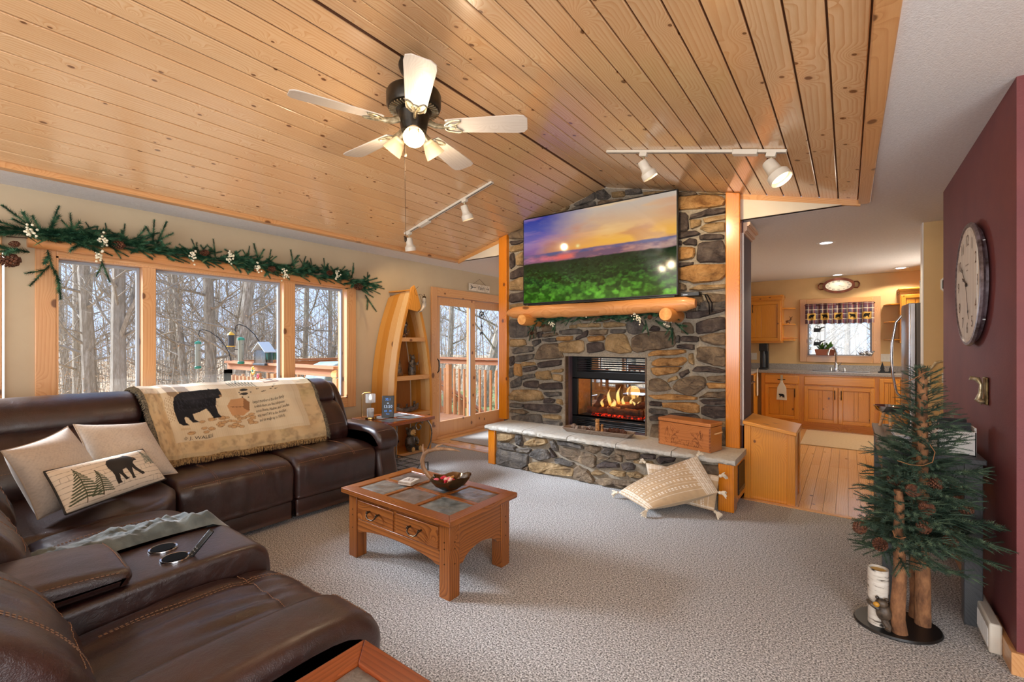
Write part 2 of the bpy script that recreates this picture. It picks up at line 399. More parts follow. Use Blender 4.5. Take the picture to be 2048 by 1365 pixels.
# ================================================================ ROOM SHELL
XW = -4.64; YB = 9.05; XR = 1.8; YN = -4.0; CH = 2.44; XRID = -2.04; ZRID = 2.986; SL = .25
def zslope(x): return ZRID-SL*abs(x-XRID)
def wall_with_holes(name, axis, pos, th, a0, a1, z0, z1, holes, mat):
    """wall plane normal to axis; holes are (a0,a1,z0,z1)"""
    mb = MB(); cuts = sorted({a0, a1, *[h[0] for h in holes], *[h[1] for h in holes]})
    for p, q in zip(cuts[:-1], cuts[1:]):
        zs = [(z0, z1)]
        for h in holes:
            if h[0] <= p+1e-6 and h[1] >= q-1e-6:
                nz = []
                for s0, s1 in zs:
                    if h[2] > s0: nz.append((s0, min(s1, h[2])))
                    if h[3] < s1: nz.append((max(s0, h[3]), s1))
                zs = nz
        for s0, s1 in zs:
            if axis == 'x': mb.box(min(pos, pos+th), max(pos, pos+th), p, q, s0, s1)
            else: mb.box(p, q, min(pos, pos+th), max(pos, pos+th), s0, s1)
    return S(mb.build(name, mat))
wl = wall_with_holes('wall_left', 'x', XW, -.16, YN-.15, YB+.15, 0, CH, [(-1.0, .42, .74, 2.02), (.62, 3.10, .70, 2.02), (4.44, 6.16, 0, 2.05)], M_beige)
wb = wall_with_holes('wall_back', 'y', YB, .16, XW, XR, 0, CH, [(-4.42, -2.58, .34, 2.05), (-.60, .36, 1.09, 2.03)], M_yellow)
# the kitchen's stretch of that wall is painted the same yellow as the hall
wn = wall_with_holes('wall_near', 'y', YN, -.15, XW, XR, 0, CH+.6, [(-3.8, .6, .35, 2.35)], M_beige)
wr = wall_with_holes('wall_side', 'x', XR, .15, YN-.15, 5.49, 0, CH, [(-1.9, .7, .4, 2.2)], M_beige)
S(MB().box(.555, .70, 2.72, 4.47, 0, CH).build('wall_right', M_red))
S(MB().box(.555, .70, 2.712, 2.72, 0, CH).box(.70, XR, 2.72, 2.86, 2.14, CH).box(1.62, XR, 2.72, 2.86, 0, 2.14).build('wall_entry', M_red))
S(MB().box(.551, XR, 5.49, 5.62, 0, CH).build('wall_hall', M_yellow))
S(MB().box(1.36, 1.5, 5.62, YB, 0, CH).build('wall_kitchen', M_yellow))
S(MB().box(.544, .551, 5.486, 5.622, 0, CH).build('trim_1', M_paint))
# chimney mass, open through the firebox
FX0, FX1, FZ0, FZ1 = -2.50, -1.60, .43, 1.205
chim = wall_with_holes('wall_chimney', 'y', 4.45, .42, -3.42, -.745, 0, CH, [(FX0, FX1, FZ0, FZ1)], M_purple)
# gable above the flat ceiling
gp = [(-4.215, CH), (.135, CH), (XRID, ZRID)]
S(MB().prism(gp, .05, 'y', 4.402).build('wall_gable', noisy('pale gable paint', '#DDD3C0', '#D6CAB4', 3, .8)))
gp2 = [(-4.6, CH), (.5, CH), (XRID, ZRID+.1)]
S(MB().prism(gp2, .06, 'y', YN-.2).build('wall_gable', M_beige))
# flat ceilings
S(MB().box(-4.8, 1.95, 4.42, 9.2, CH, CH+.08).build('ceiling', M_white))
S(MB().box(-4.8, -4.215, YN-.15, 4.42, CH, CH+.08).build('ceiling', M_white))
S(MB().box(.135, 1.95, YN-.15, 4.42, CH, CH+.08).build('ceiling', M_white))
# vaulted pine ceiling, every board a piece
vault = struct('ceiling', loc=(XRID, 0, ZRID))
M_groove = material('stained groove', '#4E280E', .6)[0]
L = (2.175-.07)/math.cos(math.atan(SL)); nb = 17; pw = L/nb
for sgn in (1, -1):
    th = math.atan(SL)*sgn
    ux = Vector((math.cos(th)*sgn, 0, -abs(math.sin(th)))); uz = Vector((math.sin(abs(th))*sgn, 0, math.cos(th)))
    pm = None
    for k in range(nb):
        a0 = k*pw+(.014 if k == 0 else .0042); a1 = (k+1)*pw-.0042; c = .003
        prof = [(a0, c), (a0+c, 0), (a1-c, 0), (a1, c), (a1, .0105), (a0, .0105)]
        w = a1-a0
        if k in (0, 1):
            mb = MB(); vs = []
            for y in (YN-.2, 4.425):
                for a, b in prof:
                    p = ux*(a-a0)+uz*b; vs.append((p.x, y, p.z))
            n_ = len(prof); fs = [tuple(range(n_)), tuple(reversed(range(n_, 2*n_)))]+[(i, (i+1) % n_, (i+1) % n_+n_, i+n_) for i in range(n_)]
            o = mb.add(vs, fs).build('ceiling_board', M_ceilpine, vault); proto = o
        else:
            o = proto.copy(); COL.objects.link(o)
        p = ux*a0; o.location = (p.x, 0, p.z)
    p0 = ux*0+uz*.02; p1 = ux*(L+.1)+uz*.02
    mb = MB(); q0 = Vector((0, 0, .0))+uz*.009; q1 = ux*(L+.055)+uz*.009
    vs = [(q.x, y, q.z+d) for y in (YN-.2, 4.425) for q in (q0, q1) for d in (0, .05)]
    mb.add(vs, [(0, 2, 3, 1), (4, 5, 7, 6), (0, 4, 6, 2), (1, 3, 7, 5), (0, 1, 5, 4), (2, 6, 7, 3)]).build('ceiling_backing', M_groove, vault)
# edge trims of the vault
S(MB().box(.068, .140, YN-.15, 4.425, 2.425, 2.47).build('trim_2', M_trim, bevel=.004))
S(MB().box(-4.22, -4.148, YN-.15, 4.425, 2.425, 2.47).build('trim_3', M_trim, bevel=.004))
mb = MB()
for x0, x1 in ((-4.16, -3.42), (-.752, .08)):
    n_ = 8; vs = []
    for y in (4.40, 4.428):
        vs += [(x0, y, zslope(x0)-.045), (x1, y, zslope(x1)-.045), (x1, y, zslope(x1)), (x0, y, zslope(x0))]
    mb.add(vs, [(0, 1, 2, 3), (7, 6, 5, 4), (0, 4, 5, 1), (2, 6, 7, 3), (1, 5, 6, 2), (0, 3, 7, 4)])
S(mb.build('trim_4', M_trimx))
# floors
S(MB().box(XW-.15, XR+.15, YN-.15, 4.35, -.06, 0).build('floor', M_carpet))
S(MB().box(XW-.15, XR+.15, 4.35, YB+.15, -.06, -.012).build('floor', M_groove))
kf = struct('floor', loc=(0, 4.35, -.012))
pw = .083; PB = {}
def board(x, y0, y1):
    ln = round(y1-y0, 2)
    if ln not in PB:
        PB[ln] = MB().box(0, pw-.0022, 0, ln-.002, 0, .0125).build('floorboard', M_kfloor, kf); o = PB[ln]
    else:
        o = PB[ln].copy(); COL.objects.link(o)
    o.location = (x, y0-4.35, 0); return o
rr = random.Random(3)
x = -.74
while x < 1.34:
    y = 4.352; first = True
    while y < 9.04:
        ln = (rr.choice([.6, 1.1, 1.7]) if first else 1.6); ye = min(y+ln, 9.04)
        if 9.04-ye < .4: ye = 9.04
        board(x, y, ye); y = ye; first = False
    x += pw
x = XW+.002
while x < -3.5:
    y = 4.352; first = True
    while y < 9.04:
        ln = (rr.choice([.8, 1.2, 2.0]) if first else 2.4); ye = min(y+ln, 9.04)
        if 9.04-ye < .4: ye = 9.04
        board(x, y, ye); y = ye; first = False
    x += pw
mb = MB(); xx = x
while xx < -.75:
    mb.box(xx, xx+pw-.002, 4.88, 9.04, 0, .0125); xx += pw
o = mb.build('floorboard', M_kfloor, kf, loc=(0, -4.35, 0)); o['kind'] = 'stuff'
S(MB().box(-.72, 1.7, 4.335, 4.385, -.005, .006).build('trim_5', M_trimx, bevel=.003))
S(MB().box(XW, -3.44, 4.28, 4.36, -.005, .006).build('trim_6', M_trimx, bevel=.003))
# baseboards
S(MB().box(.537, .555, 2.694, 3.02, 0, .09).box(.555, .64, 2.694, 2.711, 0, .09).build('baseboard_right', M_trim))
S(MB().box(.537, .555, 3.30, 4.48, 0, .09).build('baseboard_right', M_trim))
S(MB().box(XW, XW+.016, -.6, 4.36, 0, .09).build('baseboard_left', M_trim))
S(MB().box(-.745, -.73, 4.9, 4.905, 0, .09).box(-3.4, -.8, YB-.016, YB, 0, .09).build('baseboard_back', M_trimx))

# windows
def window(name, xg, y0, y1, z0, z1, lights, cas=.107, headz=None, axis='x', sgn=1):
    """a fixed window in a wall: casing boards, jamb, mullions, sashes with panes. axis x: wall plane at x=XW, room on +x side"""
    w = struct(name, loc=(0, 0, 0))
    def B(mb, a0, a1, d0, d1, zz0, zz1):
        if axis == 'x': mb.box(XW+d0, XW+d1, a0, a1, zz0, zz1)
        else: mb.box(a0, a1, YB-d1, YB-d0, zz0, zz1)
        return mb
    Mh = M_trim if axis == 'x' else M_trimx
    B(MB(), y0-cas, y0, 0, .02, z0-cas, z1+cas).build('casing', M_trimz, w, bevel=.004)
    B(MB(), y1, y1+cas, 0, .02, z0-cas, z1+cas).build('casing', M_trimz, w, bevel=.004)
    B(MB(), y0, y1, 0, .02, z1, z1+cas).build('casing', Mh, w, bevel=.004)
    B(MB(), y0, y1, 0, .02, z0-cas, z0).build('casing', Mh, w, bevel=.004)
    mb = MB()
    B(mb, y0, y0+.012, -.155, .018, z0, z1); B(mb, y1-.012, y1, -.155, .018, z0, z1); B(mb, y0, y1, -.155, .018, z1-.012, z1); B(mb, y0, y1, -.155, .022, z0, z0+.015)
    mb.build('jamb', M_trimz, w)
    for (a, b) in [(lights[i][1], lights[i+1][0]) for i in range(len(lights)-1)]:
        B(MB(), a, b, -.14, .006, z0, z1).build('mullion', M_trimz, w, bevel=.003)
    for a, b in lights:
        s = MB(); t = .022
        B(s, a, a+t, -.10, -.07, z0+.012, z1-.012); B(s, b-t, b, -.10, -.07, z0+.012, z1-.012); B(s, a+t, b-t, -.10, -.07, z1-.012-t, z1-.012); B(s, a+t, b-t, -.10, -.07, z0+.012, z0+.012+t)
        so = s.build('sash', M_gasket, w, bevel=.003)
        B(MB(), a+t-.003, b-t+.003, -.088, -.084, z0+t, z1-t).build('pane', M_glass, so)
    return w
window('window_1', XW, .67, 3.06, .72, 1.985, [(.672, 1.175), (1.265, 2.33), (2.45, 3.05)])
window('window_2', XW, -.95, .30, .78, 1.985, [(-.94, .29)])
window('window_3', XW, -.55, .32, 1.13, 1.99, [(-.54, .31)], axis='y', cas=.095)
window('window_4', XW, -4.36, -2.64, .40, 1.99, [(-4.35, -3.82), (-3.76, -3.24), (-3.18, -2.65)], axis='y', cas=.08)
# sliding door
d = struct('door_1')
MB().box(XW, XW+.022, 4.363, 4.472, 0, 2.135).build('casing', M_trimz, d, bevel=.004)
MB().box(XW, XW+.022, 6.13, 6.24, 0, 2.135).build('casing', M_trimz, d, bevel=.004)
MB().box(XW, XW+.022, 4.472, 6.13, 2.025, 2.135).build('casing', M_trim, d, bevel=.004)
MB().box(XW-.15, XW+.018, 4.445, 4.462, 0, 2.03).box(XW-.15, XW+.018, 6.14, 6.157, 0, 2.03).box(XW-.15, XW+.018, 4.462, 6.14, 2.015, 2.04).build('jamb', M_trimz, d)
MB().box(XW-.15, XW+.03, 4.462, 6.14, 0, .03).build('threshold', M_trim, d, bevel=.004)
for (a, b, xx) in ((4.465, 5.33, XW-.045), (5.24, 6.135, XW-.105)):
    s = MB(); z0, z1 = .03, 2.01
    s.box(xx-.02, xx+.02, a, a+.10, z0, z1).box(xx-.02, xx+.02, b-.10, b, z0, z1).box(xx-.02, xx+.02, a+.1, b-.1, z1-.115, z1).box(xx-.02, xx+.02, a+.1, b-.1, z0, z0+.20)
    p = s.build('door_panel', M_trimz, d, bevel=.003)
    MB().box(xx-.014, xx+.014, a+.099, a+.112, z0+.2, z1-.115).box(xx-.014, xx+.014, b-.112, b-.099, z0+.2, z1-.115).build('door_sash', M_gasket, p)
    MB().box(xx-.003, xx+.003, a+.1, b-.1, z0+.2, z1-.115).build('pane', M_glass, p)
    if a < 5:
        MB().tube([(xx+.02, a+.05, .93), (xx+.055, a+.05, .96), (xx+.06, a+.05, 1.03), (xx+.055, a+.05, 1.10), (xx+.02, a+.05, 1.13)], .008).build('door_handle', M_black, p)
# entry door beside the clock wall
d2 = struct('door_2')
MB().box(.64, .76, 2.69, 2.722, 0, 2.06).build('casing', M_trimz, d2, bevel=.004)
MB().box(.648, 1.62, 2.69, 2.722, 2.06, 2.17).build('casing', M_trimx, d2, bevel=.004)
MB().box(.76, 1.62, 2.74, 2.78, 0, 2.06).build('door_panel', M_trimz, d2)
MB().cyl((1.52, 2.74, 1.0), (1.52, 2.70, 1.0), .02).ell((1.52, 2.69, 1.0), .028).build('door_handle', M_brass, d2)

# crown moulding and cap on the plum wall end
mb = MB()
for k, (dx, z0, z1) in enumerate([(.012, 2.325, 2.345), (.022, 2.345, 2.352), (.03, 2.352, 2.39), (.045, 2.39, 2.398), (.055, 2.398, 2.425)]):
    mb.box(-.745, -.745+dx, 4.46, 4.87+dx, z0, z1)
S(mb.build('trim_7', material('moulding paint', '#D9B59A', .5)[0]))
S(MB().box(-.75, -.738, 4.44, 4.452, .62, 2.33).build('trim_8', M_paint))
STONES = '''G-3291,1632 -3172,1634 -3009,1545 -3016,1424 -3272,1420 -3295,1507;T-3279,1402 -3060,1394 -3045,1328 -3241,1303 -3287,1321;G-3256,1284 -2951,1322 -2936,1256 -3241,1222;G-3187,1198 -2936,1232 -2951,1160 -3210,1124;P-3283,1184 -3225,1198 -3218,1105 -3279,1073;B-2879,1275 -2802,1346 -2604,1346 -2545,1209 -2558,1186 -2929,1149;P-2886,1126 -2565,1169 -2571,1100 -2872,1061;T-3105,1127 -2915,1125 -2908,1096 -3097,1078;P-3090,1060 -2893,1084 -2893,1049 -3082,1000;O-3218,1099 -3119,1102 -3105,962 -3210,964;G-3287,1048 -3229,1056 -3229,951 -3287,936;T-2692,1044 -2538,1067 -2552,1026 -2685,1021;B-2809,1452 -2631,1473 -2611,1438 -2809,1417;G-2809,1399 -2631,1410 -2631,1369 -2809,1370;O-2624,1421 -2422,1431 -2429,1380 -2618,1375;P-2886,1477 -2816,1487 -2816,1429 -2879,1411;G-2965,1370 -2844,1399 -2837,1358 -2929,1310;B-2837,1559 -2665,1555 -2631,1490 -2809,1476;G-2591,1495 -2321,1502 -2297,1452 -2578,1449;B-2994,1532 -2908,1548 -2900,1417 -2994,1394;G-3279,880 -3134,955 -3105,926 -3127,839 -3272,800;G-3105,968 -2929,1000 -2922,952 -3112,913;T-2915,1018 -2719,1037 -2695,939 -2900,930;T-2678,998 -2552,998 -2552,923 -2678,934;P-3082,890 -2879,919 -2872,824 -3053,831 -3090,848;P-2858,884 -2565,911 -2552,832 -2851,819;T-3295,718 -3218,785 -2851,808 -2795,699 -3105,658 -3295,662;G-2809,787 -2578,802 -2571,762 -2753,738;P-2788,712 -2645,722 -2665,674 -2802,664;T-2624,724 -2565,722 -2545,661 -2631,677;G-3279,626 -3097,634 -3097,586 -3279,576;P-3075,636 -2591,657 -2565,625 -2591,565 -2823,556 -3075,575;B-3279,552 -3090,562 -2994,540 -3067,509 -3279,514;G-3256,473 -2994,516 -2837,525 -2809,392 -2936,396 -3249,406;T-2816,533 -2578,544 -2571,498 -2795,488;G-2802,458 -2558,477 -2571,395 -2726,395 -2802,405;B-2285,1645 -2202,1642 -2197,1595 -2301,1593;B-2186,1651 -1995,1653 -1990,1589 -2145,1580 -2186,1599;T-2360,1566 -2094,1560 -2089,1522 -2355,1528;T-2458,1550 -2371,1548 -2376,1514 -2458,1516;T-2064,1563 -1966,1579 -1808,1548 -1813,1525 -2054,1512;G-1794,1587 -1729,1607 -1656,1583 -1603,1499 -1656,1456 -1729,1439 -1785,1458 -1803,1521;P-2381,1409 -2249,1488 -2233,1483 -2249,1431 -2376,1385;B-2222,1492 -2005,1498 -2015,1438 -2217,1436;G-1980,1493 -1813,1494 -1813,1458 -1975,1456;O-2238,1422 -2054,1429 -2039,1388 -2217,1365;T-2603,1361 -2301,1384 -2285,1266 -2355,1241 -2592,1243;P-2254,1351 -2064,1360 -2044,1273 -2243,1243;T-2025,1415 -1990,1443 -1813,1449 -1747,1258 -1850,1243 -2039,1278;P-1576,1472 -1532,1523 -1468,1505 -1468,1471;B-1747,1405 -1667,1445 -1343,1474 -1310,1360 -1343,1307 -1611,1276 -1698,1255 -1745,1284;P-1222,1636 -905,1669 -867,1649 -948,1620 -1126,1580 -1208,1578;B-1246,1545 -1180,1543 -1153,1499 -1153,1442 -1265,1448;P-1121,1551 -888,1590 -867,1530 -876,1475 -1107,1432 -1126,1456;B-1098,1413 -876,1452 -863,1333 -948,1328 -1080,1370;P-1265,1415 -1112,1413 -1107,1361 -1265,1366;P-1293,1337 -1148,1337 -1144,1290 -1303,1303;B-1121,1318 -884,1306 -867,1237 -880,1141 -983,1151 -1116,1195;O-1580,1245 -1534,1276 -1227,1294 -1222,1265 -1265,1245 -1570,1220;O-1544,1160 -1484,1202 -1227,1217 -1213,1183 -1265,1138 -1534,1125;O-1555,1110 -1246,1129 -1303,1069 -1479,1032 -1524,1045;T-1194,1251 -1153,1251 -1144,1147 -1190,1165;P-1126,1133 -1036,1140 -863,1109 -884,1081 -1171,1089;P-1283,1065 -1199,1107 -1185,1074 -1260,1022;G-1293,1425 -1317,1366 -1279,1356 -1274,1410;B-1560,993 -1459,1008 -1375,943 -1355,910 -1509,876 -1575,892;T-1385,1007 -1307,1044 -1293,1006 -1385,972;B-1336,945 -1265,1012 -1180,1040 -1054,1046 -1040,948 -1148,870 -1227,865 -1331,907;B-1031,1051 -867,1059 -867,1004 -1027,1005;O-1036,990 -863,990 -863,944 -1014,935;O-1580,836 -1370,865 -1116,853 -1126,824 -1509,805;B-1098,855 -1014,903 -867,917 -867,859 -1098,840;P-1103,831 -867,848 -872,802 -1045,788;P-1565,776 -1444,780 -1449,740 -1560,736;O-1434,776 -1135,795 -1103,764 -1098,703 -1194,699 -1360,728 -1439,736;G-1570,705 -1399,710 -1390,671 -1509,650 -1565,665;P-1380,667 -1312,688 -1126,686 -1080,648 -1360,630 -1390,642;P-1565,630 -1419,654 -1399,616 -1555,585;P-1076,771 -867,793 -863,688 -948,671 -1080,691;T-1058,636 -863,652 -863,606 -1058,584;B-1549,546 -1459,565 -1444,415 -1560,401;B-948,564 -880,576 -863,437 -948,425;G-1429,593 -1265,610 -1265,542 -1434,518;T-1429,499 -1265,523 -1255,422 -1429,400;B-1246,612 -1076,630 -1076,450 -1236,425;G-1062,570 -961,576 -961,447 -1058,439;B-1339,2795 -1131,2753 -1122,2725 -1339,2754;T-1105,2742 -882,2689 -878,2678 -1064,2720;O-1322,2742 -1089,2714 -918,2677 -870,2625 -902,2584 -1097,2593 -1317,2614;P-1339,2595 -1203,2572 -1190,2405 -1339,2422;P-1186,2520 -1165,2552 -998,2575 -878,2563 -866,2522 -1006,2516 -1182,2510;T-1072,2497 -866,2493 -866,2459 -1039,2452;T-1182,2501 -1084,2485 -1093,2434 -1173,2415;T-1097,2413 -1039,2439 -882,2440 -870,2357 -1022,2362;P-1339,2404 -1105,2388 -1093,2351 -1339,2340;P-1097,2338 -1064,2351 -890,2326 -890,2288 -1093,2302;P-1247,2296 -1190,2329 -1126,2316 -1122,2258 -1233,2281;P-1339,2327 -1260,2316 -1260,2280 -1339,2290;P-1110,2247 -1089,2275 -910,2273 -878,2214 -856,2088 -902,2080 -1118,2103;O-1337,2266 -1145,2241 -1140,2179 -1159,2138 -1337,2138;P-1337,2109 -1149,2104 -1154,2080 -1337,2070;O-1337,2055 -1131,2078 -864,2055 -860,1972 -928,1914 -1131,1907 -1247,1945 -1337,1977;T-1196,1854 -1104,1886 -864,1876 -868,1840 -1104,1834;B-1337,1938 -1228,1905 -1214,1851 -1337,1850;B-1050,1811 -864,1780 -864,1721 -1019,1706;B-1200,1811 -1077,1803 -1055,1703 -1168,1695;B-3296,2680 -3032,2724 -3032,2590 -3290,2608;P-3290,2582 -3053,2580 -3053,2550 -3246,2531;T-3279,2518 -3053,2528 -3053,2463 -3279,2447;P-3279,2429 -3219,2431 -3208,2280 -3279,2252;T-3192,2393 -3095,2438 -3053,2273 -3192,2287;P-3279,2208 -3122,2258 -3042,2246 -3042,2151 -3279,2119;T-3290,2084 -3122,2141 -3042,2134 -3042,1978 -3290,1987;P-3290,1942 -3047,1961 -3047,1849 -3290,1845;T-3279,1818 -3053,1823 -3053,1780 -3274,1773;B-3274,1755 -3042,1745 -3042,1685 -3274,1702;T-2643,2830 -2463,2867 -2477,2837 -2589,2785;G-2411,2864 -2151,2957 -2151,2879 -2368,2850;G-2138,2957 -2044,2960 -1978,2876 -2017,2853 -2131,2881;T-1965,2916 -1824,2900 -1824,2847 -1958,2860;G-2426,2841 -2158,2861 -2138,2795 -2426,2757;B-2117,2854 -1849,2828 -1849,2744 -2110,2772;G-1817,2910 -1651,2890 -1645,2838 -1810,2857;T-1625,2853 -1424,2825 -1412,2774 -1612,2812;B-1824,2821 -1388,2738 -1388,2653 -1824,2718;T-2930,1850 -2670,1860 -2670,2020 -2930,2010;O-2630,1850 -2270,1860 -2270,2020 -2630,2010;P-2230,1850 -2050,1860 -2050,2020 -2230,2010;B-2010,1850 -1830,1860 -1830,2020 -2010,2010;B-1790,1850 -1610,1860 -1610,2020 -1790,2010;P-1570,1850 -1420,1860 -1420,2020 -1570,2010;O-2930,2050 -2670,2060 -2670,2120 -2930,2110;O-2630,2050 -2450,2060 -2450,2120 -2630,2110;B-2410,2050 -2230,2060 -2230,2120 -2410,2110;G-2190,2050 -1830,2060 -1830,2120 -2190,2110;T-1790,2050 -1530,2060 -1530,2120 -1790,2110;P-1490,2050 -1420,2060 -1420,2120 -1490,2110;G-2930,2150 -2750,2160 -2750,2220 -2930,2210;O-2710,2150 -2350,2160 -2350,2220 -2710,2210;G-2310,2150 -2050,2160 -2050,2220 -2310,2210;B-2010,2150 -1830,2160 -1830,2220 -2010,2210;G-1790,2150 -1610,2160 -1610,2220 -1790,2210;G-1570,2150 -1420,2160 -1420,2220 -1570,2210;T-2930,2250 -2670,2260 -2670,2320 -2930,2310;O-2630,2250 -2450,2260 -2450,2320 -2630,2310;G-2410,2250 -2050,2260 -2050,2320 -2410,2310;G-2010,2250 -1830,2260 -1830,2320 -2010,2310;T-1790,2250 -1530,2260 -1530,2320 -1790,2310;T-1490,2250 -1420,2260 -1420,2320 -1490,2310;G-2930,2350 -2750,2360 -2750,2460 -2930,2450;B-2710,2350 -2450,2360 -2450,2460 -2710,2450;T-2410,2350 -2150,2360 -2150,2460 -2410,2450;O-2110,2350 -1750,2360 -1750,2460 -2110,2450;O-1710,2350 -1530,2360 -1530,2460 -1710,2450;T-1490,2350 -1420,2360 -1420,2460 -1490,2450;T-2630,2490 -2370,2500 -2370,2560 -2630,2550;T-2330,2490 -2070,2500 -2070,2560 -2330,2550;P-2030,2490 -1850,2500 -1850,2560 -2030,2550;G-1810,2490 -1550,2500 -1550,2560 -1810,2550;P-3080,1640 -2790,1640 -2790,1740 -3080,1740;T-2750,1640 -2460,1640 -2460,1740 -2750,1740;P-2420,1640 -2130,1640 -2130,1740 -2420,1740;B-2090,1640 -1800,1640 -1800,1740 -2090,1740;P-1760,1640 -1470,1640 -1470,1740 -1760,1740;B-1430,1640 -1140,1640 -1140,1740 -1430,1740;G-1100,1640 -810,1640 -810,1740 -1100,1740'''
HEARTHSTONES = '''T-3121,352 -2902,367 -2888,335 -2971,274 -3121,266;G-2874,359 -2800,368 -2780,299 -2793,248 -2874,259;T-2760,296 -2622,363 -2496,368 -2465,324 -2609,268 -2753,265;G-2446,343 -2391,365 -2343,289 -2349,267 -2403,265;G-3128,248 -2992,255 -2874,243 -2874,198 -2943,183 -3128,197;G-2861,222 -2674,237 -2687,203 -2847,180;G-3136,133 -3092,185 -2916,165 -2707,184 -2707,65 -2806,-6 -2957,-20 -3143,-5;G-2694,186 -2609,246 -2471,255 -2428,172 -2571,129 -2694,159;P-2446,285 -2397,239 -2361,203 -2410,186;B-2700,55 -2780,-4 -2707,-6 -2703,27;T-2702,83 -2594,115 -2353,123 -2153,115 -2176,33 -2502,-19 -2689,1;G-2388,173 -2312,190 -2153,169 -2198,133 -2359,142;G-2343,369 -2080,361 -2054,318 -2282,325 -2343,331;B-2039,348 -1968,376 -1883,360 -1888,328 -1933,295 -2039,316;G-1874,312 -1839,375 -1758,382 -1751,352 -1796,297;B-2332,289 -2272,310 -2111,297 -1933,272 -1928,186 -1958,154 -2080,180 -2321,229;B-1918,279 -1791,284 -1796,261 -1908,244;B-1777,291 -1720,321 -1669,311 -1660,264 -1697,254 -1772,278;B-1734,363 -1506,369 -1498,315 -1623,279 -1655,322 -1730,333;P-1918,188 -1859,233 -1701,240 -1692,202 -1908,167;P-1678,239 -1578,264 -1542,244 -1546,204 -1646,188;T-1555,289 -1458,304 -1463,278 -1533,267;T-1978,110 -1928,141 -1835,129 -1878,95 -1958,86;T-1786,138 -1748,166 -1632,173 -1641,128 -1739,119;T-1623,166 -1533,190 -1463,167 -1471,145 -1578,134;B-2164,106 -2117,151 -2008,118 -1943,43 -1963,7 -2122,11 -2175,24;B-1933,40 -1859,80 -1498,106 -1623,18 -1878,9;P-1490,354 -1353,369 -1363,331 -1485,323;P-1342,329 -1322,363 -1181,369 -1201,331 -1322,296;T-1534,294 -1394,311 -1374,288 -1523,270;B-1171,325 -1018,330 -1018,242 -1161,247;G-1426,264 -1196,296 -1181,243 -1416,203;T-1453,176 -1221,216 -1221,156 -1453,124;G-1201,200 -1018,222 -1018,154 -1191,121;B-999,338 -827,360 -823,257 -990,217;B-990,198 -823,229 -823,120 -990,86;G-1437,106 -1221,136 -1221,65 -1437,33;T-1191,101 -1008,136 -1008,53 -1191,16'''
# ================================================================ STONE FIREPLACE
def stonemat(name, a, b, c3, sc=9):
    m, n = material(name, a, .85, spec=.25)
    v = n.vadd(n.obj(), n.rand3(50)); f = n.noise(v, sc, 6, .65, .6); g = n.noise(v, 45, 5, .7); s = n.noise(n.vmap(v, (1, 1, 3)), 4, 3, .5)
    col = n.ramp(f, [(.28, a), (.5, b), (.72, c3)])
    col = n.mix(n.ramp(g, [(.35, '#000000'), (.65, '#555555')]), col, '#2C261F')
    n.L(col, n.b.inputs['Base Color']); n.bump(n.math('ADD', n.math('MULTIPLY', f, 1.0), n.math('ADD', n.math('MULTIPLY', g, .45), s)), 1.0, .045)
    return m
MST = {'G': stonemat('grey stone', '#3F3C3A', '#67605A', '#8C8274'), 'B': stonemat('brown grey stone', '#4A3E34', '#7A6855', '#A08A6E'),
       'T': stonemat('tan stone', '#6E5840', '#A2865F', '#C4A780'), 'O': stonemat('ochre stone', '#7E5630', '#B08350', '#CDA26C'), 'P': stonemat('dark purple stone', '#332C2B', '#524743', '#756960')}
M_mortar, n = material('grey mortar', '#938777', .95, spec=.1)
f = n.noise(n.obj(), 60, 5, .7); n.L(n.ramp(f, [(.3, '#7E7466'), (.7, '#A79C8B')]), n.b.inputs['Base Color']); n.bump(f, .8, .01)
M_slab, n = material('hearth slab', '#A9A79F', .8)
f = n.noise(n.obj(), 35, 6, .7); g = n.noise(n.vmap(n.obj(), (1, 1, 1)), 4, 3); n.L(n.mix(g, n.ramp(f, [(.3, '#A3A3A0'), (.7, '#DAD9D4')]), '#BDB4A2'), n.b.inputs['Base Color']); n.bump(f, .6, .012)

def stone_obj(poly, yf, depth, seed, mat, parent, base):
    r = random.Random(seed); P = [Vector((x/1000, z/1000)) for x, z in poly]
    area = sum(P[i].x*P[(i+1) % len(P)].y-P[(i+1) % len(P)].x*P[i].y for i in range(len(P)))/2
    if area < 0: P.reverse()
    # soften the corners and roughen the outline
    Q = []
    for i, p in enumerate(P):
        a = P[i-1]; b = P[(i+1) % len(P)]; k = .13
        Q.append(p+(a-p)*k); Q.append(p+(b-p)*k)
    out = []
    for i, p in enumerate(Q):
        q = Q[(i+1) % len(Q)]; out.append(p)
        if (q-p).length > .07: out.append((p+q)/2)
    c = sum(out, Vector((0, 0)))/len(out); sz = max((p-c).length for p in out)
    out = [p+Vector((r.uniform(-1, 1), r.uniform(-1, 1)))*min(.005, sz*.05) for p in out]
    out = [c+(p-c)*(1+.0045/max((p-c).length, .02)) for p in out]
    n = len(out); vs = []; mind = min((p-c).length for p in out)
    e = min(.012, mind*.25)
    def ring(ins, y, jit):
        for p in out:
            d = (p-c); l = d.length; q = c+d*(max(l-ins, l*.25)/l); vs.append((q.x-base[0], y+r.uniform(-jit, jit)-base[1], q.y-base[2]))
    ring(0, yf+.02, 0); ring(0, yf-depth*.45, .003); ring(e, yf-depth*.9, .005); ring(mind*.55, yf-depth*1.05, .009)
    fs = [(k*n+i, k*n+(i+1) % n, (k+1)*n+(i+1) % n, (k+1)*n+i) for k in range(3) for i in range(n)]
    vs.append((c.x-base[0], yf-depth-base[1]+r.uniform(-.006, .004), c.y-base[2])); m = len(vs)-1
    fs += [(3*n+i, 3*n+(i+1) % n, m) for i in range(n)]
    me = bpy.data.meshes.new('stone'); me.from_pydata(vs, [], fs)
    return fin(me, 'stone', mat, parent, True, ang=28)
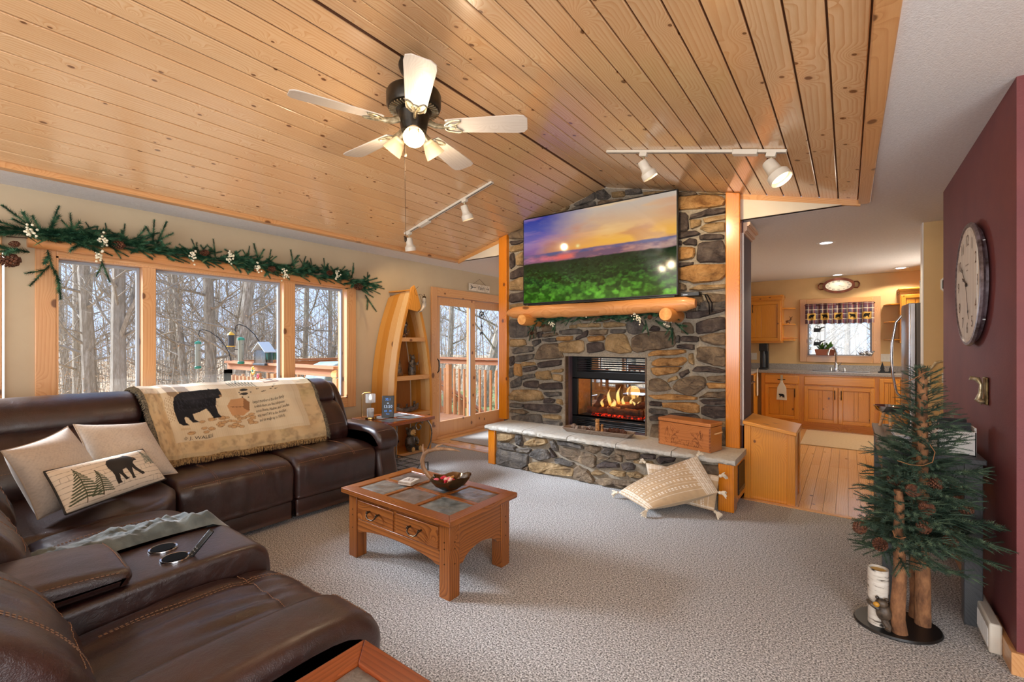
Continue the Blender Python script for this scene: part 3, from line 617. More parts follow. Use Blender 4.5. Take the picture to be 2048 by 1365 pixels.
fb = (-2.03, 4.39, 0)
fire = thing('stone_fireplace', 'stacked fieldstone fireplace with a raised stone hearth and varnished pine corner posts', 'fireplace', fb)
def F(mb): mb.v = [(x-fb[0], y-fb[1], z-fb[2]) for x, y, z in mb.v]; return mb
def parse(s): return [(t[0], [tuple(map(int, p.split(','))) for p in t[1:].split()]) for t in s.split(';')]
# mortar bed with the firebox opening
mb = MB(); zt = lambda x: zslope(x)-.004
OX0, OX1, OZ1 = -2.522, -1.598, 1.207
for a, b, z0 in ((-3.33, OX0, .38), (OX0, XRID, OZ1), (XRID, OX1, OZ1), (OX1, -.86, .38)):
    mb.add([(a, 4.398, z0), (b, 4.398, z0), (b, 4.398, zt(b)), (a, 4.398, zt(a)), (a, 4.45, z0), (b, 4.45, z0), (b, 4.45, zt(b)), (a, 4.45, zt(a))],
           [(0, 1, 2, 3), (7, 6, 5, 4), (0, 4, 5, 1), (1, 5, 6, 2), (2, 6, 7, 3), (3, 7, 4, 0)])
F(mb).build('mortar', M_mortar, fire)
for i, (k, p) in enumerate(parse(STONES)):
    stone_obj(p, 4.398, .034 if k != 'O' else .04, i, MST[k], fire, fb)
# raised hearth
HY = 3.955
F(MB().box(-3.17, -.82, HY, 4.39, 0, .385)).build('hearth_core', M_mortar, fire)
for i, (k, p) in enumerate(parse(HEARTHSTONES)):
    stone_obj([(max(min(x, -830), -3155), max(z, 4)) for x, z in p], HY, .034, 500+i, MST[k], fire, fb)
xs = [-3.275, -2.754, -2.217, -1.709, -1.205, -.705]
for i in range(5):
    a, b = xs[i]+.003, xs[i+1]-.003; nx, r = 26, random.Random(60+i)
    cv = []
    bm = bmesh.new()
    # top, rough front lip
    rows = [(4.40, .43), (4.1, .430), (3.915, .430), (3.897, .420), (3.892, .405), (3.900, .388), (3.915, .382), (4.40, .382)]
    grid = []
    for (y, z) in rows:
        g = []
        for j in range(nx+1):
            x = a+(b-a)*j/nx; dy = dz = 0
            if y < 3.93: dy = r.uniform(-.007, .007); dz = r.uniform(-.003, .003)
            g.append(bm.verts.new((x-fb[0], y+dy-fb[1], z+dz)))
        grid.append(g)
    for q in range(len(rows)):
        g0, g1 = grid[q], grid[(q+1) % len(rows)]
        for j in range(nx): bm.faces.new((g0[j], g0[j+1], g1[j+1], g1[j]))
    for j in (0, nx): bm.faces.new([g[j] for g in grid])
    bmesh.ops.recalc_face_normals(bm, faces=bm.faces); me = bpy.data.meshes.new('hearth_slab'); bm.to_mesh(me); bm.free()
    fin(me, 'hearth_slab', M_slab, fire, True, ang=35)
# posts
def post(x0, x1, y0, y1, z0, ztop=None):
    mb = MB(); za, zb = (zslope(x0)-.003, zslope(x1)-.003) if ztop is None else (ztop, ztop)
    mb.add([(x0, y0, z0), (x1, y0, z0), (x1, y1, z0), (x0, y1, z0), (x0, y0, za), (x1, y0, zb), (x1, y1, zb), (x0, y1, za)],
           [(0, 1, 2, 3), (7, 6, 5, 4), (0, 4, 5, 1), (1, 5, 6, 2), (2, 6, 7, 3), (3, 7, 4, 0)])
    F(mb).build('post', M_postz, fire, bevel=.006)
post(-3.425, -3.305, 4.345, 4.45, .43); post(-.868, -.752, 4.345, 4.45, .43)
post(-3.245, -3.15, 3.925, 4.05, 0, .382); post(-.84, -.722, 3.925, 4.06, 0, .382)
F(MB().box(-.762, -.722, 4.06, 4.39, .05, .382)).build('side_board', M_postz, fire, bevel=.003)
F(MB().box(-.728, -.716, 4.09, 4.36, .10, .34)).build('vent_grille', M_black, fire)
mb = MB()
for k in range(3): mb.box(-.716, -.712, 4.10, 4.35, .11+.012*k, .115+.012*k)
F(mb).build('vent_slat', M_steel, fire)
# firebox
M_tile = noisy('rust slate facing tile', '#3B2E22', '#6B5138', 16, .5, .5, .005, 40)
fb_ = F(MB().box(OX0, OX0+.012, 4.385, 4.53, .43, .665)).build('facing_tile', M_tile, fire)
F(MB().box(OX0, OX0+.012, 4.385, 4.53, .67, .93)).build('facing_tile', M_tile, fire)
F(MB().box(OX0, OX0+.012, 4.385, 4.53, .935, 1.205)).build('facing_tile', M_tile, fire)
F(MB().box(OX1-.012, OX1, 4.385, 4.53, .43, 1.205)).build('facing_tile', M_tile, fire)
yI = 4.52
ins = MB()
for y0, y1 in ((yI, yI+.03), (4.86, 4.89)):
    ins.box(OX0+.012, -2.44, y0, y1, .42, 1.205).box(-1.65, OX1-.012, y0, y1, .42, 1.205).box(-2.44, -1.65, y0, y1, .955, 1.035).box(-2.44, -1.65, y0, y1, .515, .548).box(-2.44, -1.65, y0, y1, 1.19, 1.205).box(-2.44, -1.65, y0, y1, .42, .435)
ins.box(-2.50, -1.60, yI, 4.89, .535, .548).box(-2.50, -1.60, yI, 4.87, .955, .965).box(-2.50, -1.60, yI+.1, 4.80, .41, .42)
firebox = F(ins).build('firebox', M_black, fire)
for k in range(6):
    z = 1.05+.0245*k
    for yy in (yI+.012, 4.872): F(MB().box(-2.44, -1.65, yy-.008, yy+.012, z, z+.009)).build('louver', M_black, firebox)
for k in range(4):
    z = .443+.019*k; F(MB().box(-2.44, -1.65, yI-.004, yI+.016, z, z+.010)).build('louver', M_black, firebox)
M_brick = noisy('firebrick panel', '#8C5A2B', '#A87338', 30, .9, .4, .005)
F(MB().box(-2.455, -2.44, yI+.04, 4.85, .548, .955).box(-1.65, -1.635, yI+.04, 4.85, .548, .955)).build('firebrick_panel', M_brick, firebox)
F(MB().box(-2.44, -1.65, yI+.006, yI+.009, .548, .955)).build('glass_door', M_glass, firebox)
F(MB().box(-2.44, -1.65, 4.870, 4.873, .548, .955)).build('glass_door', M_glass, firebox)
M_char = noisy('charred log', '#2A1710', '#7A3E1C', 14, .85, .9, .015, 30)
M_ember, n = material('embers', '#200500', .9, emit='#FF3A10', es=1.0)
f = n.noise(n.obj(), 38, 3, .7); n.L(n.ramp(f, [(.48, '#000000'), (.6, '#FF2A08'), (.75, '#FF8A3A')]), n.b.inputs['Emission Color']); n.b.inputs['Emission Strength'].default_value = 1.6
F(MB().box(-2.30, -1.74, 4.60, 4.80, .548, .572)).build('ember_bed', M_ember, firebox)
def logm(p0, p1, r, seed):
    rr_ = random.Random(seed); p0 = Vector(p0); p1 = Vector(p1); pts = [p0.lerp(p1, t/7)+Vector((rr_.uniform(-.006, .006), rr_.uniform(-.006, .006), rr_.uniform(-.006, .006))) for t in range(8)]
    return F(MB().tube(pts, [r*rr_.uniform(.85, 1.15) for _ in range(8)], 10)).build('fire_log', M_char, firebox, True)
logm((-2.36, 4.62, .60), (-2.05, 4.72, .60), .042, 1); logm((-2.12, 4.63, .61), (-1.72, 4.66, .605), .045, 2)
logm((-2.30, 4.66, .585), (-2.22, 4.74, .76), .036, 3); logm((-2.22, 4.74, .66), (-1.80, 4.78, .665), .042, 4); logm((-1.98, 4.64, .65), (-1.70, 4.76, .69), .034, 5)
M_flame, n = material('flame', '#000000', 1, emit='#FF9A30', es=1)
sp = n.new('SeparateXYZ'); n.L(n.new('TexCoord').outputs['Generated'], sp.inputs[0])
n.L(n.ramp(sp.outputs['Z'], [(0, '#FF7A18'), (.25, '#FFC860'), (.6, '#FFD98A'), (1, '#FF7A20')]), n.b.inputs['Emission Color']); n.b.inputs['Emission Strength'].default_value = 1.7
tr = n.new('BsdfTransparent'); mx = n.new('MixShader'); outn = n.n['Material Output']
lw = n.new('LayerWeight'); lw.inputs['Blend'].default_value = .35
fa = n.math('MULTIPLY', n.math('SUBTRACT', 1, lw.outputs['Facing']), n.math('SUBTRACT', 1.1, n.math('MULTIPLY', sp.outputs['Z'], .75)), clamp=True)
n.L(fa, mx.inputs[0]); n.L(tr.outputs[0], mx.inputs[1]); n.L(n.b.outputs[0], mx.inputs[2]); n.L(mx.outputs[0], outn.inputs[0])
rf = random.Random(11)
for x, y, z, h, w in [(-2.12, 4.69, .66, .20, .035), (-2.02, 4.70, .68, .22, .036), (-2.08, 4.67, .63, .12, .05), (-1.95, 4.68, .66, .13, .03), (-2.2, 4.68, .64, .10, .03), (-1.88, 4.72, .67, .10, .026), (-1.84, 4.69, .66, .09, .022), (-1.79, 4.71, .66, .08, .02), (-2.26, 4.7, .66, .07, .02), (-2.0, 4.66, .60, .07, .05), (-1.9, 4.65, .60, .06, .04), (-2.1, 4.65, .60, .06, .035)]:
    pts = []; rs = []; ph = rf.uniform(0, 6)
    for k in range(10):
        t = k/9; pts.append((x+math.sin(ph+t*4)*.018*t*2, y+math.cos(ph+t*3)*.01*t, z+h*t)); rs.append(max(.001, w*(math.sin(PI*min(t*1.0+.12, 1))**.8)*(1-t*.55)))
    F(MB().tube(pts, rs, 8, squash=.6)).build('flame', M_flame, firebox, True)
fl = light('fire_glow', 'POINT', (-2.0, 4.68, .78), 7, (1, .45, .12), rad=.08)

# ---------------------------------------------------------------- log mantel
man = thing('log_mantel', 'peeled log mantel shelf on two round log brackets above the fireplace', 'mantel', (-2.1, 4.2, 1.70))
rl = random.Random(4); pts = []; rs = []
for k in range(27):
    t = k/26; x = -1.06+2.08*t; pts.append((x, -.01+rl.uniform(-.004, .004), .004*math.sin(t*9)+rl.uniform(-.003, .003))); rs.append(.073+rl.uniform(-.004, .004)+.010*(abs(t-.12) < .03)+.008*(abs(t-.27) < .03))
rs[0] = .03; rs[1] = .062; rs[-1] = .04; rs[-2] = .066
mb = MB().tube(pts, rs, 16)
mb.v = [(x, y, min(z, .066)) for x, y, z in mb.v]
mb.build('log', M_log, man, True, ang=60)
for x in (-.758, .803):
    b = MB().tube([(x, .185, -.092), (x, .05, -.092), (x, -.155, -.092), (x, -.168, -.092)], [.068, .066, .062, .056], 20).build('log_bracket', M_logy, man, True, ang=50)
    MB().cyl((x, -.166, -.092), (x, -.1695, -.092), .0545, .0535, 20).build('log_end', M_logend, b, True)
# ---------------------------------------------------------------- television
tv = thing('television', 'large flat television over the mantel showing a sunset above a green forest', 'television', (-2.11, 4.225, 1.79))
TW, TH = 1.73, .975
MB().box(-TW/2, TW/2, 0, .035, 0, TH).build('bezel', M_blacksat, tv, bevel=.004)
MB().box(-.4, .4, .035, .14, .3, .75).build('wall_bracket', M_black, tv)
cv = Canvas(420, 240, '#000000'); u, v = cv.u, cv.v
hor = .545+.02*np.sin(u*3+.5)*0
f1 = cv.fbm(5, 9, 1, 5); f2 = cv.fbm(3, 12, 2, 5); sunx, suny = .405, .60
stop = lambda x, xs, cs: np.stack([np.interp(x, xs, [lin(c)[i] for c in cs]) for i in range(3)], -1)
warm = stop((v-.53)/.47, [0, .12, .3, .55, 1], ['#E9A06A', '#FFC050', '#F8B85C', '#E0B488', '#C8BCB0'])
cold = stop((v-.53)/.47, [0, .15, .4, .7, 1], ['#6A4E8E', '#8A64A0', '#7A6AB0', '#4A54A8', '#2A3A9A'])
mxk = np.clip((u-.02+.25*(f1-.5))*2.2-.15, 0, 1)[..., None]
sky = cold*(1-mxk)+warm*mxk
cl = np.clip((f2-.50)*5, 0, 1)*np.clip((v-.56)*6, 0, 1); ccol = stop(u, [0, .3, .6, 1], ['#B090C0', '#E88A70', '#FFD89A', '#D89A70'])
sky = sky*(1-cl[..., None]*.6)+ccol*cl[..., None]*.6
dk = np.clip((f1-.56)*6, 0, 1)*np.clip((.95-v)*4, 0, 1); dcol = stop(u, [0, .4, 1], ['#4A4A86', '#C4604E', '#C08A70']); sky = sky*(1-dk[..., None]*.5)+dcol*dk[..., None]*.5
cv.a = sky
g = np.exp(-(((u-sunx)/.22)**2+((v-suny)/.10)**2)); cv.blend(g*.55, '#FFB038'); g = np.exp(-(((u-sunx)/.012)**2+((v-suny)/.018)**2)); cv.blend(g, '#FFF0A0')
hl = .565+.012*cv.fbm(20, 1, 5, 3)
cv.blend(np.clip((hl-v)*90, 0, 1), '#5C5C86'); cv.blend(np.clip((hl-.03-v)*60, 0, 1), '#7A5A70')
mist = cv.fbm(9, 14, 8, 5); cv.blend(np.clip((mist-.42)*4, 0, 1)*np.exp(-((v-.50)/.05)**2), stop(u, [0, .3, .5, 1], ['#B07AA0', '#F06A60', '#E08A78', '#C8A898']))
edge = .455+.03*cv.fbm(14, 1, 9, 4)
fr_ = np.clip((edge-v)*80, 0, 1)
base = stop(v/.45, [0, .3, .65, 1], ['#3E7A1C', '#2F5E18', '#223F18', '#1C2C18'])
cv.blend(fr_, base)
ra = random.Random(9)
for k in range(620):
    t = ra.random()**.8; yy = .46*(1-t)-.01; ss = .010+.075*t**1.3; xx = ra.random()
    c = stop(np.array(t), [0, .4, .75, 1], ['#27401C', '#2C5A1C', '#4E8E26', '#6AAE34'])*(.55+.7*ra.random())
    cv.ellipse(xx, yy-ss*.6, ss*.75, ss*1.0, np.clip(c*.35, 0, 1), .9, .5)
    for q in range(int(3+9*t)):
        cv.ellipse(xx+ra.uniform(-.5, .5)*ss, yy+ra.uniform(-.35, .55)*ss, ss*.30, ss*.30, np.clip(c*ra.uniform(.7, 1.35), 0, 1), .8, .8)
sh = np.clip((cv.fbm(60, 40, 4, 3)-.5)*2, -1, 1)*(v < .46)
cv.a = cv.a*(1+.5*sh[..., None])
M_screen, n = material('lit screen', '#000000', .08, spec=.5)
a = n.new('VertexColor', layer_name='Col').outputs['Color']; n.L(a, n.b.inputs['Emission Color']); n.b.inputs['Emission Strength'].default_value = .82
painted('screen', cv, lambda u, v: ((u-.5)*(TW-.024), 0*u-.0015, .014+v*(TH-.028)), M_screen, tv)
tv.rotation_euler = (math.radians(0), 0, 0)
s = MB().box(-.82, .80, -.012, .05, -.018, -.002).build('soundbar', M_blacksat, None, bevel=.004, loc=(-2.06, 4.19, 1.788)); tag(s, 'slim black soundbar lying on the log mantel under the television', 'soundbar')
s = thing('set_top_box', 'small black electronics box at the right end of the log mantel', 'electronics', (-1.115, 4.22, 1.768))
MB().box(-.09, .07, -.05, .05, 0, .04).build('housing', M_blacksat, s, bevel=.006); MB().box(-.07, -.03, -.0515, -.05, .012, .018).build('display', material('white display', '#888888', .4, emit='#CCDDEE', es=.6)[0], s)
mb = MB().tube([(.07, .01, .02), (.12, .02, .01), (.15, .06, -.06), (.14, .10, -.14)], .006, 6).tube([(.07, -.01, .025), (.11, -.02, .005), (.13, .04, -.07), (.12, .1, -.16)], .005, 6); mb.build('cable', M_black, s, True)

# ---------------------------------------------------------------- low partition beside the hearth
pt = thing('low_cabinet', 'low varnished pine half cabinet with a sloping top beside the fireplace', 'cabinet', (-.53, 4.64, 0))
def slopebox(mb, x0, x1, y0, y1, z0, t):
    za = lambda x: .672+(x+.72)*(-.155)
    mb.add([(x-(-.53), y-4.64, z) for x, y, z in [(x0, y0, z0 if z0 is not None else za(x0)-t), (x1, y0, z0 if z0 is not None else za(x1)-t), (x1, y1, z0 if z0 is not None else za(x1)-t), (x0, y1, z0 if z0 is not None else za(x0)-t), (x0, y0, za(x0)), (x1, y0, za(x1)), (x1, y1, za(x1)), (x0, y1, za(x0))]],
           [(0, 1, 2, 3), (7, 6, 5, 4), (0, 4, 5, 1), (1, 5, 6, 2), (2, 6, 7, 3), (3, 7, 4, 0)]); return mb
slopebox(MB(), -.735, -.335, 4.372, 4.90, None, .03).build('top', M_cabx, pt, bevel=.004)
def sb2(name, x0, x1, y0, y1, mat=M_cabz):
    mb = MB(); za = lambda x: .64+(x+.72)*(-.155)
    mb.add([(x+.53, y-4.64, z) for x, y, z in [(x0, y0, 0), (x1, y0, 0), (x1, y1, 0), (x0, y1, 0), (x0, y0, za(x0)), (x1, y0, za(x1)), (x1, y1, za(x1)), (x0, y1, za(x0))]], [(0, 1, 2, 3), (7, 6, 5, 4), (0, 4, 5, 1), (1, 5, 6, 2), (2, 6, 7, 3), (3, 7, 4, 0)])
    return mb.build(name, mat, pt, bevel=.003)
sb2('panel', -.715, -.355, 4.40, 4.88); sb2('stile', -.725, -.675, 4.385, 4.402); sb2('stile', -.405, -.345, 4.385, 4.402); sb2('stile', -.362, -.345, 4.402, 4.46); sb2('stile', -.362, -.345, 4.80, 4.89)

# ---------------------------------------------------------------- things on the hearth
bx = thing('wooden_box', 'wooden dovetailed box with a lid and a deer drawing on the hearth', 'box', (-1.13, 4.17, .4315), math.radians(-14))
BW, BD, BH = .49, .20, .245
MB().box(-BW/2, BW/2, -BD/2, BD/2, 0, BH-.035).build('body', pine('box wood', '#C98148', '#A05E2C', axis=0, kr=0, contrast=.7), bx, bevel=.003)
MB().box(-BW/2-.004, BW/2+.004, -BD/2-.004, BD/2+.004, BH-.032, BH).build('lid', bx.children[0].data.materials[0], bx, bevel=.009, seg=3)
Mdv = material('dark end grain', '#5A2A12', .6)[0]
mb = MB()
for k in range(16):
    z = .010+k*.0125
    for sx in (-1, 1): mb.box(sx*BW/2-.012*(sx > 0)-.001*(sx < 0)*0, sx*BW/2+.012*(sx < 0), -BD/2-.0012, -BD/2+.002, z, z+.006)
mb.build('finger_joint', Mdv, bx)
MB().tube([(BW/2, -.03, .15), (BW/2+.035, -.03, .165), (BW/2+.045, 0, .17), (BW/2+.035, .03, .165), (BW/2, .03, .15)], .006, 8).build('rope_handle', material('rope', '#C79A6A', .9)[0], bx, True)
Mink = material('burnt line drawing', '#5C3018', .8)[0]
def strokes(mb, lines, w, mapf):
    """flat pen strokes: each polyline becomes a thin raised ribbon"""
    for ln in lines:
        for (a, b) in zip(ln[:-1], ln[1:]):
            a = Vector(a); b = Vector(b); d = (b-a)
            if d.length < 1e-6: continue
            n_ = Vector((-d.y, d.x)).normalized()*w/2; e = d.normalized()*w*.3
            mb.add([mapf(*p) for p in (a-n_-e, b-n_+e, b+n_+e, a+n_-e)], [(0, 1, 2, 3)])
    return mb
def deer(ox, oz, s, f=1):
    L = [[(0, 0), (.25, .1), (.45, -.05), (.7, -.3), (.6, -.38), (.35, -.28), (.1, -.35), (.0, -.7)], [(0, 0), (-.25, -.1), (-.4, -.35), (-.45, -.75)], [(.02, .02), (-.2, .35), (-.35, .75), (-.2, 1.1)], [(-.3, .6), (-.05, .8), (.05, 1.05)], [(.2, .1), (.35, .4), (.75, .55), (.9, .95)], [(.6, .48), (.62, .85)], [(.42, .42), (.4, .75)], [(.12, .1), (.2, .25), (.1, .3), (.02, .02)], [(.2, -.02), (.26, 0)], [(-.1, -.3), (-.15, -.6)], [(-.25, -.3), (-.3, -.7)], [(.0, -.4), (-.05, -.7)]]
    return [[(ox+f*x*s, oz+z*s) for x, z in l] for l in L]
mb = MB(); rr_ = random.Random(3)
lines = deer(-.09, .10, .058)+deer(.12, .095, .055, -1)+[[(-.17, .03), (-.05, .035), (.1, .03), (.18, .03)], [(-.02, .07), (.06, .072)]]
for k in range(60):
    x = rr_.uniform(-.18, .18); z = rr_.uniform(.02, .055); lines.append([(x, z), (x+rr_.uniform(-.008, .008), z+rr_.uniform(.006, .02))])
for k in range(24):
    x = rr_.choice([rr_.uniform(-.18, -.12), rr_.uniform(.15, .185)]); z = rr_.uniform(.08, .15); lines.append([(x, z), (x+rr_.uniform(-.004, .004), z+.03)])
strokes(mb, lines, .0022, lambda x, z: (x, -BD/2-.0012, z)).build('deer_drawing', Mink, bx)
# dough tray
tr_ = thing('wooden_tray', 'long weathered wooden dough tray in front of the firebox', 'tray', (-2.03, 4.20, .4315), math.radians(4))
mb = MB(); nx, ny = 30, 12; vs = []
def tz(x, y, inner):
    e = max(abs(x)/.36, abs(y)/.085); return 0
outer = []
for (ins, z) in [(.03, 0), (0, .045), (.008, .048), (.035, .014)]:
    outer.append([(sx*(.36-ins*1.4), sy*(.09-ins), z) for sx, sy in ((-1, -1), (-.5, -1.12), (0, -1.16), (.5, -1.12), (1, -1), (1.06, 0), (1, 1), (.5, 1.12), (0, 1.16), (-.5, 1.12), (-1, 1), (-1.06, 0))])
for r_ in outer: vs += r_
n_ = 12; fs = [(k*n_+i, k*n_+(i+1) % n_, (k+1)*n_+(i+1) % n_, (k+1)*n_+i) for k in range(3) for i in range(n_)]+[tuple(range(n_)), tuple(reversed(range(3*n_, 4*n_)))]
M_weather = pine('weathered wood', '#9C8A7A', '#6E5A4A', axis=0, kr=.04, rough=.8, coat=0)
mb.add(vs, fs).build('trough', M_weather, tr_, bevel=.002)
# pine cones
M_cone = noisy('pine cone brown', '#3A1E12', '#6E4026', 60, .8)
M_conelight = noisy('frosted pine cone', '#4A3024', '#B09A86', 90, .8)
def cone_mb(l=.07, r=.024, seed=0):
    mb = MB(); rr_ = random.Random(seed); n_ = 64
    mb.tube([(0, 0, 0), (0, 0, l*.9)], [r*.5, r*.15], 6)
    for k in range(n_):
        t = k/n_; a = k*2.399; z = l*(.04+.92*t); rad = r*math.sin(PI*min(.25+t*.72, .985))**.8
        c, s_ = math.cos(a), math.sin(a); w = r*.34*(1-t*.45); ti = .010*(1-t*.5)
        ix, iy = c*rad*.35, s_*rad*.35; ox, oy = c*rad*1.12, s_*rad*1.12
        mb.add([(ix, iy, z-ti*.3), (ox-s_*w, oy+c*w, z+ti*.6), (ox*1.06, oy*1.06, z+ti*1.3), (ox+s_*w, oy-c*w, z+ti*.6), (ox*.96, oy*.96, z+ti*.1)], [(0, 3, 2, 1), (0, 1, 4), (0, 4, 3), (1, 2, 4), (2, 3, 4)])
    return mb
cone_me = {}
def cone(name, loc, rot, s, parent=None, frost=False, l=.07, r=.024):
    k = (l, r, frost)
    if k not in cone_me:
        o = cone_mb(l, r).build(name, M_conelight if frost else M_cone, parent); cone_me[k] = o.data
    else: o = bpy.data.objects.new(name, cone_me[k]); COL.objects.link(o); o.parent = parent
    o.location = loc; o.rotation_euler = rot; o.scale = (s, s, s); return o
rc = random.Random(6)
for k in range(20):
    x = -.29+.58*((k*7) % 20)/19; y = rc.uniform(-.045, .05)
    if abs(x+.01) < .05: y = .045
    o = cone('pine_cone', (0, 0, 0), (rc.uniform(1.1, 1.9), rc.uniform(0, .4), rc.uniform(0, 6.28)), rc.uniform(.75, 1.0), None, k % 3 == 0, .06, .026)
    o.location = (-2.03+x*.998-y*.07, 4.20+y+x*.07, .4315+.036+rc.uniform(0, .006))
    tag(o, 'small brown pine cone in the wooden tray before the firebox', 'pine cone', 'pine cones in the hearth tray')
fg = thing('carved_figure', 'small carved wooden bear pair standing among the pine cones in the tray', 'figurine', (-2.03, 4.19, .443))
M_carv = noisy('carved wood', '#C48A4A', '#6E4420', 45, .7, .4, .004)
MB().tube([(0, 0, 0), (0, 0, .03), (-.002, 0, .07), (0, 0, .10), (0, 0, .115)], [.026, .024, .021, .022, .012], 10).ell((0, -.004, .122), (.022, .02, .02)).ell((0, -.022, .118), (.01, .01, .008)).ell((-.015, 0, .14), .006).ell((.015, 0, .14), .006).build('large_bear', M_carv, fg, True)
MB().tube([(.05, 0, 0), (.05, 0, .03), (.052, 0, .065)], [.015, .016, .012], 8).ell((.052, -.003, .078), (.014, .013, .014)).ell((.043, 0, .09), .004).ell((.061, 0, .09), .004).build('small_bear', M_carv, fg, True)
# ================================================================ SECTIONAL SOFA
def smooth_closed(P, n):
    m = len(P); out = []
    for k in range(n):
        t = k/n*m; i = int(t); f = t-i; p0, p1, p2, p3 = P[(i-1) % m], P[i % m], P[(i+1) % m], P[(i+2) % m]
        out.append(tuple(.5*((2*p1[j])+(-p0[j]+p2[j])*f+(2*p0[j]-5*p1[j]+4*p2[j]-p3[j])*f*f+(-p0[j]+3*p1[j]-3*p2[j]+p3[j])*f**3) for j in (0, 1)))
    return out
class Loft:
    """a padded length: closed profile (depth, height) carried along the width with soft ends"""
    def __init__(s, prof, w0, w1, re=.05, bulge=.01, n=56, M=None, wr=0, wf=(14, 3), seed=0, ridge=None):
        s.P = smooth_closed(prof, n); s.n = n; s.w0, s.w1, s.re, s.b, s.M, s.wr, s.wf, s.seed, s.ridge = w0, w1, re, bulge, M, wr, wf, seed, ridge
        s.c = (sum(p[0] for p in s.P)/n, sum(p[1] for p in s.P)/n)
        ar = sum(s.P[i][0]*s.P[(i+1) % n][1]-s.P[(i+1) % n][0]*s.P[i][1] for i in range(n)); sg = 1 if ar < 0 else -1
        s.N = []
        for i in range(n):
            a, b = s.P[i-1], s.P[(i+1) % n]; d = Vector((b[0]-a[0], b[1]-a[1])).normalized(); s.N.append((-d.y*sg, d.x*sg))
    def pos(s, a, w, off=0):
        a = a % 1; t = a*s.n; i = int(t) % s.n; f = t-int(t); j = (i+1) % s.n
        p = Vector(s.P[i]).lerp(Vector(s.P[j]), f); nn = Vector(s.N[i]).lerp(Vector(s.N[j]), f)
        L = s.w1-s.w0; e = min(w-s.w0, s.w1-w); ins = 0
        if e < s.re: q = 1-e/s.re; ins = s.re*(1-math.sqrt(max(0, 1-q*q)))
        tt = (2*(w-s.w0)/L-1); d = s.b*(1-tt*tt)-ins+off
        if s.wr:
            q = Vector((p.x*s.wf[1], w*s.wf[0], p.y*s.wf[1]+s.seed*7.3)); d += s.wr*(mnoise.noise(q)+.5*mnoise.noise(q*2.1))*min(1, e/.03)
        if s.ridge: d += s.ridge(p.x, p.y, w)
        p = p+nn*d; v = Vector((p.x, w, p.y))
        return (s.M @ v) if s.M is not None else v
    def build(s, name, mat, parent, base, nw=None):
        L = s.w1-s.w0; nw = nw or max(10, int(L/.022)); ws = [s.w0+s.re*(1-math.cos(PI/2*k/4)) for k in range(5)]
        m = nw; ws += [s.w0+s.re+(L-2*s.re)*k/m for k in range(1, m)]; ws += [s.w1-s.re*(1-math.cos(PI/2*k/4)) for k in range(4, -1, -1)]
        vs = []
        for w in ws: vs += [tuple(s.pos(k/s.n, w)-Vector(base)) for k in range(s.n)]
        n = s.n; fs = [(r*n+k, r*n+(k+1) % n, (r+1)*n+(k+1) % n, (r+1)*n+k) for r in range(len(ws)-1) for k in range(n)]
        fs += [tuple(reversed(range(n))), tuple(range((len(ws)-1)*n, len(ws)*n))]
        mb = MB(); mb.add(vs, fs); return mb.build(name, mat, parent, True, ang=60)
    def dashes(s, mb, path, base, pitch=.0125, ln=.0078, wd=.0016):
        """path: list of (a, w)"""
        pts = []
        for (a0, w0), (a1, w1) in zip(path[:-1], path[1:]):
            for k in range(24): f = k/24; pts.append(s.pos(a0+(a1-a0)*f, w0+(w1-w0)*f, .0012))
        acc = 0; nxt = 0; 
        for p, q in zip(pts[:-1], pts[1:]):
            d = (q-p).length
            while nxt < acc+d and d > 1e-7:
                c = p.lerp(q, (nxt-acc)/d); t = (q-p).normalized(); mb.beam(c-t*ln/2-Vector(base), c+t*ln/2-Vector(base), wd, .0022, up=(0, .3, 1) if abs(t.z) < .9 else (1, 0, 0)); nxt += pitch
            acc += d
SB = (-3.2, .9, 0)
sofa = thing('sectional_sofa', 'dark brown leather reclining sectional sofa with tan stitching, turning a corner under the windows', 'sofa', SB)
MA = Matrix(((1, 0, 0, -3.96), (0, 1, 0, 0), (0, 0, 1, 0), (0, 0, 0, 1)))                 # d -> +x, w -> +y
MBt = Matrix(((0, 1, 0, 0), (1, 0, 0, .30), (0, 0, 1, 0), (0, 0, 0, 1)))                  # d -> +y, w -> x
SEAT = [(0, .22), (0, .40), (.06, .455), (.2, .472), (.38, .474), (.52, .462), (.595, .432), (.622, .385), (.622, .30), (.618, .2), (.60, .165), (.4, .16), (.1, .16)]
LUM = [(.05, .44), (.18, .45), (.225, .53), (.195, .63), (.12, .73), (.03, .795), (-.08, .81), (-.2, .78), (-.24, .6), (-.22, .45)]
HEAD = [(-.33, .80), (-.12, .785), (-.04, .79), (-.005, .84), (-.03, .915), (-.10, .975), (-.2, 1.002), (-.31, .99), (-.38, .93), (-.38, .85)]
FOOT = [(.3, .03), (.3, .16), (.45, .168), (.58, .165), (.602, .14), (.60, .06), (.585, .03)]
def bk(P, sh, dz=0): return [(x+sh, z+dz) for x, z in P]
def front_a(L, target):  # fraction round the profile nearest a point
    return min(range(L.n), key=lambda i: (L.P[i][0]-target[0])**2+(L.P[i][1]-target[1])**2)/L.n
